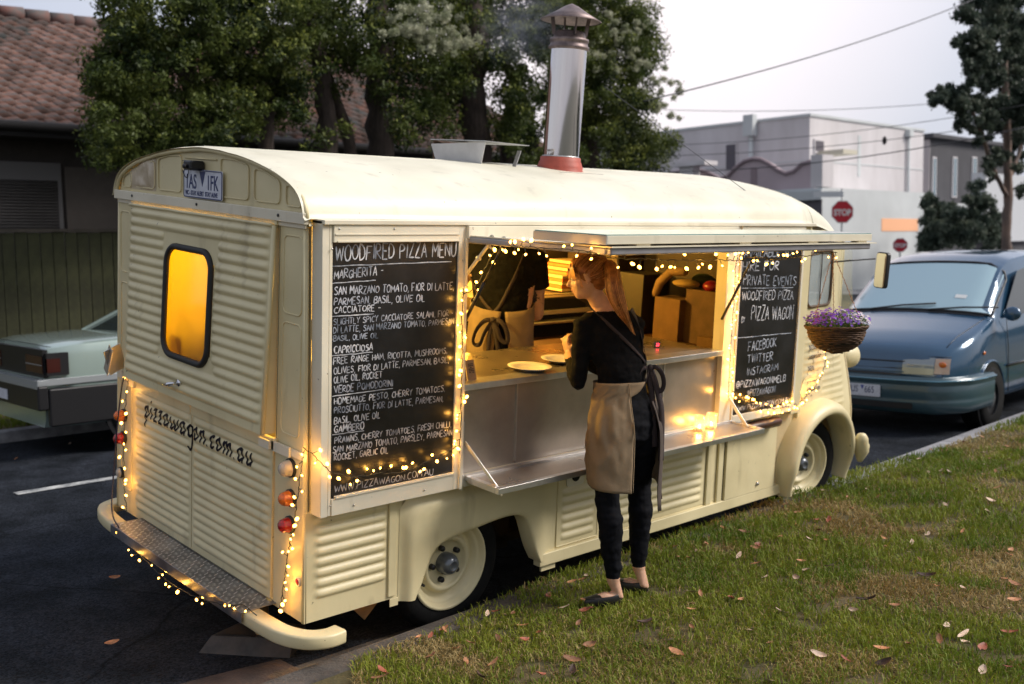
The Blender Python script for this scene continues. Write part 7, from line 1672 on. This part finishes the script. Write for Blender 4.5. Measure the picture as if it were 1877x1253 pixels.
mb = MB(); mb.prism(poly, lambda a, b, o: (o, a, b), 0, .4); mb.build('wall', PINK, B); mb = MB(); mb.tube([(p.x-34.6-.02, p.y-17.6, p.z) for p in wp], .09, 6); mb.build('coping', mat('mauve_coping', (.30, .23, .25), .8), B)
p = Wx(1382, 320, 34.6); mb = MB(); mb.box(-.03, 0, p.y-17.6-.14, p.y-17.6+.14, p.z-1.0, p.z+.3); mb.build('wall_slot', mat('mauve_coping', (.2, .2, .2)), B)
q0 = Wx(1260, 305, 33.6); mb = MB(); mb.box(-1.1, -.6, q0.y-17.6-.35, q0.y-17.6+.35, 0, q0.z); mb.box(-1.3, -.4, q0.y-17.6-1.1, q0.y-17.6+.6, q0.z, q0.z+.18); mb.build('chimney', WHT, B)
C_ = thing('boundary_wall', 'pale grey rendered boundary wall with a small orange lit opening behind the stop sign', 'wall', (33.9, 17.3, 0))
za = Wy(1600, 348, 17.3).z; mb = MB(); mb.box(0, 8.6, 0, 2.4, 0, za); mb.build('wall', GREYW, C_)
q0 = Wx(1440, 352, 33.7); q1 = Wx(1505, 350, 33.7); mb = MB(); mb.box(-.25, .0, -.1, q0.y-17.3, q0.z-.35, q0.z); mb.build('canopy', GREYW, C_); mb = MB(); mb.box(-.05, 0.0, 0, q0.y-17.3, 0, q0.z-.36); mb.build('opening', DKG, C_)
q0 = Wy(1616, 400, 17.3); q1 = Wy(1682, 423, 17.3); mb = MB(); mb.box(q0.x-33.9, q1.x-33.9, -.02, 0, q1.z, q0.z); mb.build('lit_opening', mat('orange_glow_wall', (.62, .36, .22), .8, emit=(1, .42, .2), estr=.25), C_)
mb = MB(); q0 = Wx(1502, 285, 34.4); q1 = Wx(1510, 343, 34.4); mb.box(0, .8, 0, .5, q1.z, q0.z); mb.build('white_pier', WHT, C_)
D = thing('building', 'dark charcoal modern building with narrow tall windows', 'building', (51.7, 21.5, 0))
zt_ = Wy(1705, 252, 21.5).z; mb = MB(); mb.box(0, 11, 0, 9, 0, zt_); mb.build('wall', DKW, D); mb = MB(); mb.box(-.05, 0-.003, 0, 9, 0, zt_-.1); mb.build('side_wall', mat('brown_grey_wall', (.42, .39, .40), .85), D); mb = MB(); mb.box(-.3, 11.3, -.3, 9, zt_, zt_+.2); mb.build('roof', DKW, D)
for px in ((1708, 1712), (1745, 1750), (1781, 1786)): winpx(D, (51.7, 21.5, 0), 21.5, 'y', px[0], px[1]+2, 287, 362, WINB)
winpx(D, (51.7, 21.5, 0), 51.65, 'x', 1655, 1684, 330, 354, WINB, 'balcony'); winpx(D, (51.7, 21.5, 0), 51.65, 'x', 1641, 1650, 298, 352, DKG)
q = Wy(1735, 378, 20.6); mb = MB(); mb.box(q.x-51.7-1.2, q.x-51.7+2.2, -1.2, 0, q.z-.15, q.z+.15); mb.build('porch_slab', GREYW, D)
E_ = thing('building', 'low grey garage with a flat white roof far right behind the gum tree', 'building', (50, 15.5, 0)); zq = Wy(1840, 320, 15.5).z; xq = Wy(1803, 320, 15.5).x-50; mb = MB(); mb.box(xq, 40, 0, .4, 0, 1.9); mb.build('wall', DKW, E_); mb = MB(); mb.box(xq-.3, 40, -.2, .4, 1.9, zq); mb.build('upper_wall', mat('pale_grey', (.55, .57, .60), .8), E_)
# stop sign and street sign
def octo(r): return [(r/math.cos(PI/8)*math.cos(PI/8+i*PI/4), r/math.cos(PI/8)*math.sin(PI/8+i*PI/4)) for i in range(8)]
REDS = mat('sign_red', (.50, .012, .03), .45); SIGW = mat('sign_white', (.72, .72, .74), .5); POLE = mat('galvanised_pole', (.35, .36, .37), .5, .5)
def stop_sign(p, r, label, yaw=0, side=False):
    g_ = thing('stop_sign', label, 'stop sign', (p.x, p.y, 0), (0, 0, yaw)); fn = lambda a, b, o: (-o, -a, p.z+b)
    mb = MB(); mb.prism(octo(r), fn, .0, .006); pl_ = mb.build('plate', SIGW, g_); mb = MB(); mb.prism(octo(r*.93), fn, .006, .0075); mb.build('red_face', REDS, pl_)
    text('STOP', r*.76, SIGW, pl_, Matrix(((0, 0, -1, -.009), (-1, 0, 0, 0), (0, 1, 0, p.z-r*.31), (0, 0, 0, 1))), sx=.86, align='CENTER', off=.012*r/.36)
    mb = MB(); mb.tube([(.035, 0, 0), (.035, 0, p.z+.75*(not side))], .03, 8); mb.build('pole', POLE, g_); return g_
ya = math.atan2(.726, .682)
sp1 = At(1544, 388, 34); g1 = stop_sign(sp1, .36, 'red octagonal stop sign on a pole above the front of the food van', ya+R_(4))
mb = MB(); mb.box(-.012, .012, -.02, .95, sp1.z+.48, sp1.z+.66); o = mb.build('street_name_plate', mat('street_plate', (.62, .66, .72), .5), g1)
p = At(1650, 449, 38); stop_sign(p, .25, 'second red stop sign half hidden behind the blue van roof', ya-R_(15), True)
# gum trees and shrubs
GB = mat('gum_bark', (.26, .17, .13), .8, col2=(.11, .09, .08), vscale=3, bump=.5, bscale=12, stretch=(2, 2, .5)); GL1 = leafmat('gum_leaf', (.035, .055, .042), (.09, .12, .085), .25, .8); GL2 = leafmat('gum_leaf_lit', (.06, .085, .065), (.14, .16, .115), .3, .8)
def pc(L_, y):
    g = random.Random(len(L_)); out = []
    for px, py, r in L_:
        for k in range(8):
            a = g.uniform(0, 2*PI); q = g.uniform(.1, 1.05)*r; out.append(pxclump(px+math.cos(a)*q, py+math.sin(a)*q, y+g.uniform(-1, 1)*r*.03, r*g.uniform(.35, .68)))
    return out
gc = [(1765, 85, 20), (1790, 70, 18), (1780, 110, 24), (1800, 30, 32), (1830, 10, 36), (1860, 40, 34), (1820, 60, 30), (1850, 90, 32), (1805, 110, 26), (1830, 140, 30), (1870, 130, 34), (1800, 150, 20), (1725, 170, 15), (1712, 185, 14), (1745, 165, 18), (1765, 172, 20), (1750, 195, 16), (1780, 190, 20), (1735, 190, 13), (1800, 200, 26), (1830, 190, 30), (1865, 190, 34), (1770, 215, 14), (1755, 232, 11), (1780, 235, 12), (1850, 230, 30), (1880, 240, 30), (1820, 235, 18), (1830, 290, 16), (1815, 300, 13), (1875, 60, 34), (1890, 150, 40), (1850, -30, 40), (1810, -20, 34), (1795, 255, 12), (1870, 350, 14), (1868, 300, 16), (1905, 330, 20), (1815, 320, 10)]
trkr = lambda pts, y, r0, r1: ([Wy(px, py, y) for px, py in pts], r0, r1)
tree('gum_tree', 'tall gum tree with a slender reddish trunk at the right edge behind the blue van', tuple(Wy(1845, 470, 8.5).to_2d())+(.1,), [trkr(((1846, 480), (1845, 420), (1848, 350), (1847, 280), (1845, 200), (1840, 100)), 8.5, .15, .09), trkr(((1846, 360), (1830, 330), (1812, 290), (1800, 240), (1780, 200)), 8.5, .075, .05), trkr(((1848, 330), (1866, 290), (1878, 240)), 8.5, .07, .05)], pc(gc, 8.5), 110000, .052, [GB, GL1, GL2], 31, light=.3)
tree('shrub', 'dark bushy shrub in front of the charcoal building', tuple(Wy(1785, 430, 13).to_2d())+(.1,), [trkr(((1790, 440), (1790, 400), (1785, 370)), 13, .1, .07)], pc([(1735, 425, 24), (1760, 435, 26), (1785, 430, 28), (1820, 435, 26), (1745, 385, 14), (1825, 400, 18), (1770, 400, 26), (1795, 385, 28), (1790, 355, 18), (1760, 420, 20), (1805, 410, 22), (1775, 375, 16), (1800, 340, 10), (1820, 420, 16), (1750, 400, 12)], 13), 26000, .07, [BARK, GL1, GL2], 33, cat='shrub', light=.2)
tree('shrub', 'narrow dark green shrub at the end of the grey boundary wall', tuple(Wy(1705, 430, 15).to_2d())+(.1,), [trkr(((1708, 440), (1708, 390)), 15, .09, .06)], pc([(1700, 440, 20), (1725, 435, 20), (1703, 365, 16), (1712, 380, 18), (1705, 400, 17), (1712, 420, 18), (1700, 430, 14), (1722, 400, 10)], 15), 18000, .07, [BARK, GL1, GL2], 34, cat='shrub', light=.2)
# overhead wires
WM = mat('wire_grey', (.06, .06, .07), .6)
def wirev(a, b, r, lab, sag=.15):
    P = [a.lerp(b, i/16)-Zv*sag*4*(i/16)*(1-i/16) for i in range(17)]; mb = MB(); mb.tube(P, r, 5); tag(mb.build('overhead_wire', WM), lab, 'wire', 'overhead wires')
wirev(At(1180, 185, 16), At(1800, -8, 26), .012, 'thick dark overhead wire rising steeply to the top right')
wirev(At(1200, 200, 40), At(1900, 170, 40), .012, 'thin faint overhead wire high across the pale sky', .3)
wirev(At(1230, 285, 30), At(1900, 215, 30), .010, 'thin overhead wire crossing the upper face of the white building', .2); wirev(At(1240, 265, 32), At(1900, 188, 28), .009, 'upper thin wire above the one crossing the white building', .2)
wirev(At(1225, 315, 28), At(1900, 228, 26), .014, 'pale overhead wire running behind the gum tree trunk', .25)
wirev(At(1108, 158, 7.5), At(1397, 372, 6.9), .0022, 'very thin stay wire running from the flue down to the van roof', .0)
# smoke from the flue
sm = bpy.data.materials.new('smoke'); sm.use_nodes = True; t = sm.node_tree; t.nodes.clear(); o_ = t.nodes.new('ShaderNodeOutputMaterial'); v_ = t.nodes.new('ShaderNodeVolumePrincipled'); v_.inputs['Color'].default_value = (.75, .8, .95, 1)
c_ = t.nodes.new('ShaderNodeTexCoord'); ns_ = t.nodes.new('ShaderNodeTexNoise'); ns_.inputs['Scale'].default_value = 4; ns_.inputs['Detail'].default_value = 3; ln_ = t.nodes.new('ShaderNodeVectorMath'); ln_.operation = 'LENGTH'; mr_ = t.nodes.new('ShaderNodeMapRange'); mr_.inputs['From Min'].default_value = 1; mr_.inputs['From Max'].default_value = .2
ml_ = t.nodes.new('ShaderNodeMath'); ml_.operation = 'MULTIPLY'; m3 = t.nodes.new('ShaderNodeMapRange'); m3.inputs['From Min'].default_value = .42; m3.inputs['From Max'].default_value = .7; m3.inputs['To Max'].default_value = 1.6
t.links.new(c_.outputs['Object'], ln_.inputs[0]); t.links.new(ln_.outputs['Value'], mr_.inputs['Value']); t.links.new(c_.outputs['Object'], ns_.inputs['Vector']); t.links.new(ns_.outputs['Fac'], m3.inputs['Value']); t.links.new(mr_.outputs[0], ml_.inputs[0]); t.links.new(m3.outputs[0], ml_.inputs[1]); t.links.new(ml_.outputs[0], v_.inputs['Density']); t.links.new(v_.outputs[0], o_.inputs['Volume'])
mb = MB(); mb.ell((0, 0, 0), (1, 1, 1), 20); o = mb.build('smoke', sm); p = VM @ Yp(965, 50, .95); o.location = p; o.scale = (.32, .32, .26); tag(o, 'faint bluish wood smoke drifting left of the flue cap', 'smoke', kind='stuff')
# far wood and roofs that close the street beyond the frame
cl_ = [(random.uniform(70, 95), -70+i*1.9+random.uniform(-1, 1), random.uniform(.5, 3.2), random.uniform(2.2, 3.6)) for i in range(46)]
(V_, F_), rr_, v_ = foliage(cl_, 30000, .30, 77); tag(npmesh('far_trees', V_, F_, GL1), 'distant band of grey green trees closing the street', 'trees', kind='stuff')

# ================================================================== lights
def lamp_light(loc, energy, col, r, name='bulb_light'):
    l = bpy.data.lights.new(name, 'POINT'); l.energy = energy; l.color = col; l.shadow_soft_size = r; o = bpy.data.objects.new(name, l); COL.objects.link(o); o.location = loc; return o
WARM = (1, .47, .075)
# ceiling lamps inside the van (tube fittings)
for i, (x, y, z, e) in enumerate(((.75, 1.15, 2.10, 80), (2.55, 1.78, 2.02, 85))):
    t = vthing('ceiling_lamp', ('round warm ceiling lamp at the back of the van', 'round warm lamp above the pizza box shelf')[i], 'lamp', (x, y, z)); mb = MB(); mb.lathe([(0, .03), (.06, .03), (.07, .0), (.065, 0)], (0, 0, 0), (0, 0, 1), 20); mb.build('housing', WHITE, t)
    mb = MB(); mb.ell((0, 0, 0), (.055, .055, .03), 14); g_ = mb.build('globe', mat('warm_globe', (1, .7, .3), .5, emit=(1, .55, .12), estr=12), t); g_.data.materials[0].cycles.emission_sampling = 'NONE'
    lamp_light(VM @ Vector((x, y, z-.07)), e, ((1, .62, .13), (1, .52, .07))[i], .05, 'lamp_light')
for j in JARS: lamp_light(j, 1.3, (1, .5, .09), .016, 'tealight')
# fairy lights -----------------------------------------------------
mb = MB(); mb.ell((0, 0, 0), (.0062, .0062, .0085), 8); bproto = mb.build('bulb', BULB); bmesh_ = bproto.data; bpy.data.objects.remove(bproto)
NL = 0
def fairy(label, pts, nb, side=.03, lit=3, jit=1.0, seed=0, r=.0022, en=.11, wiremesh=True, nrm=Vector((0, -1, 0)), sc=1.0):
    """string in van coordinates along pts with nb short drop bulbs"""
    global NL
    g = random.Random(seed); o = vthing('fairy_lights', label, 'string lights', (0, 0, 0), 'warm fairy light strings on the van')
    P = chaikin(pts, 2); d = [0]
    for a, b in zip(P, P[1:]): d.append(d[-1]+(b-a).length)
    def at(s):
        for i in range(len(P)-1):
            if s <= d[i+1]: k = (s-d[i])/(d[i+1]-d[i]+1e-9); return P[i].lerp(P[i+1], k), (P[i+1]-P[i]).normalized()
        return P[-1], (P[-1]-P[-2]).normalized()
    Q = []; n = max(12, nb*3)
    for i in range(n+1): p, t = at(d[-1]*i/n); Q.append(p+Vector((g.uniform(-1, 1), g.uniform(-1, 1)*.4, g.uniform(-1, 1)))*.004*jit)
    mb = MB(); mb.tube(Q, r, 5)
    for i in range(nb):
        p, t = at(d[-1]*(i+.5+g.uniform(-.25, .25))/nb); s = t.cross(nrm).normalized()*(1 if g.random() < .5 else -1); L_ = side*g.uniform(.5, 1.2)
        e = p+s*L_+t*g.uniform(-.4, .5)*side+nrm*g.uniform(.0, .012); mb.tube([p, p.lerp(e, .75)], .0017, 4)
        b = bpy.data.objects.new('bulb', bmesh_); COL.objects.link(b); b.parent = o; b.location = e; b.rotation_euler = (g.uniform(-1, 1), g.uniform(-1, 1), 0); b.scale = [sc*g.choice((.7, .8, 1.0, 1.25))]*3
        if lit and i % lit == 0: lamp_light(VM @ e, en*1.45, WARM, .0062); NL += 1
    mb.build('wire', WIRE, o)
    return o
rx = Vector((-1, 0, 0))
fairy('string of warm fairy lights down the left rear corner over the round lamps', [onr(236, 676, -.06), onr(232, 720, -.03), onr(228, 780, -.075), onr(226, 840, -.05), onr(228, 900, -.03), onr(233, 938, -.05)], 15, .03, 2, nrm=rx, seed=1, en=.30)
fairy('string of warm fairy lights down the right rear pillar in front of the round lamps', [onr(556, 836, -.03), onr(553, 850, -.05), onr(546, 905, -.075), onr(540, 955, -.08), onr(530, 1000, -.04), onr(521, 1060, -.03), onr(512, 1125, -.03)], 20, .028, 2, nrm=rx, seed=2, en=.22)
OB = .105
fairy('string of warm fairy lights swagged along the bottom of the large chalkboard', [onr(556, 818, -.02), Sp(580, 838, .08), Sp(600, 862, OB), Sp(625, 872, OB), Sp(660, 874, OB), Sp(700, 866, OB), Sp(735, 868, OB), Sp(770, 852, OB), Sp(800, 838, OB), Sp(838, 818, OB)], 24, .03, 2, seed=3, en=.24)
fairy('string of warm fairy lights up the left post of the hatch', [Sp(842, 830, OB), Sp(845, 760, OB), Sp(846, 700, OB), Sp(848, 620, OB), Sp(847, 560, OB), Sp(850, 530, OB)], 18, .028, 2, seed=4, en=.20)
fairy('string of warm fairy lights along the gas strut and under the left of the flap', [Sp(848, 540, OB), Xp(870, 530, .88), Xp(890, 490, .87), Xp(905, 462, .87), Xp(925, 449, .88), Yp(965, 452, -.60), Yp(1010, 456, -.72), Yp(1060, 459, -.80), Yp(1100, 464, -.86)], 22, .028, 3, seed=5, en=.25)
fairy('string of warm fairy lights hanging under the front edge of the hatch flap', [Yp(1075, 462, -.86), Yp(1120, 474, -.88), Yp(1170, 474, -.88), Yp(1240, 477, -.88), Yp(1320, 476, -.88), Yp(1360, 477, -.88)], 22, .035, 3, seed=6, en=.22, nrm=Vector((0, -1, .1)))
fairy('string of warm fairy lights from the flap past the narrow chalkboard to the hanging basket', [Yp(1355, 476, -.7), Yp(1390, 468, -.7), Yp(1420, 478, -.7), Yp(1465, 470, -.7), Yp(1500, 465, -.75), Yp(1535, 462, -.8)], 18, .03, 3, seed=7, en=.2)
fairy('string of warm fairy lights down the yellow post beside the narrow chalkboard', [Sp(1352, 466, OB), Sp(1347, 500, OB), Sp(1345, 560, OB), Sp(1340, 620, OB), Sp(1337, 680, OB), Sp(1335, 730, OB)], 24, .03, 2, seed=8, en=.26)
fairy('string of warm fairy lights swagged under the narrow chalkboard up to the cab door', [Sp(1341, 715, OB), Sp(1360, 735, OB), Sp(1385, 743, OB), Sp(1410, 750, OB), Sp(1440, 746, OB), Sp(1465, 738, .05), Sp(1490, 715, .03), Sp(1506, 690, .03), Sp(1514, 660, .03), Sp(1512, 640, .03)], 40, .028, 2, seed=9, en=.2)
fairy('string of warm fairy lights sagging below the tread plate bumper', [onr(216, 962, -.15), onr(240, 1000, -.13), onr(262, 1022, -.17), onr(300, 1060, -.19), onr(335, 1082, -.20), onr(370, 1098, -.20), onr(415, 1112, -.20), onr(445, 1105, -.19), onr(470, 1128, -.17)], 18, .035, 3, seed=10, en=.26, nrm=Vector((-.3, 0, -1)))
print('bulb lights', NL)
for o in list(bpy.data.objects):
    if 'used' in o: del o['used']
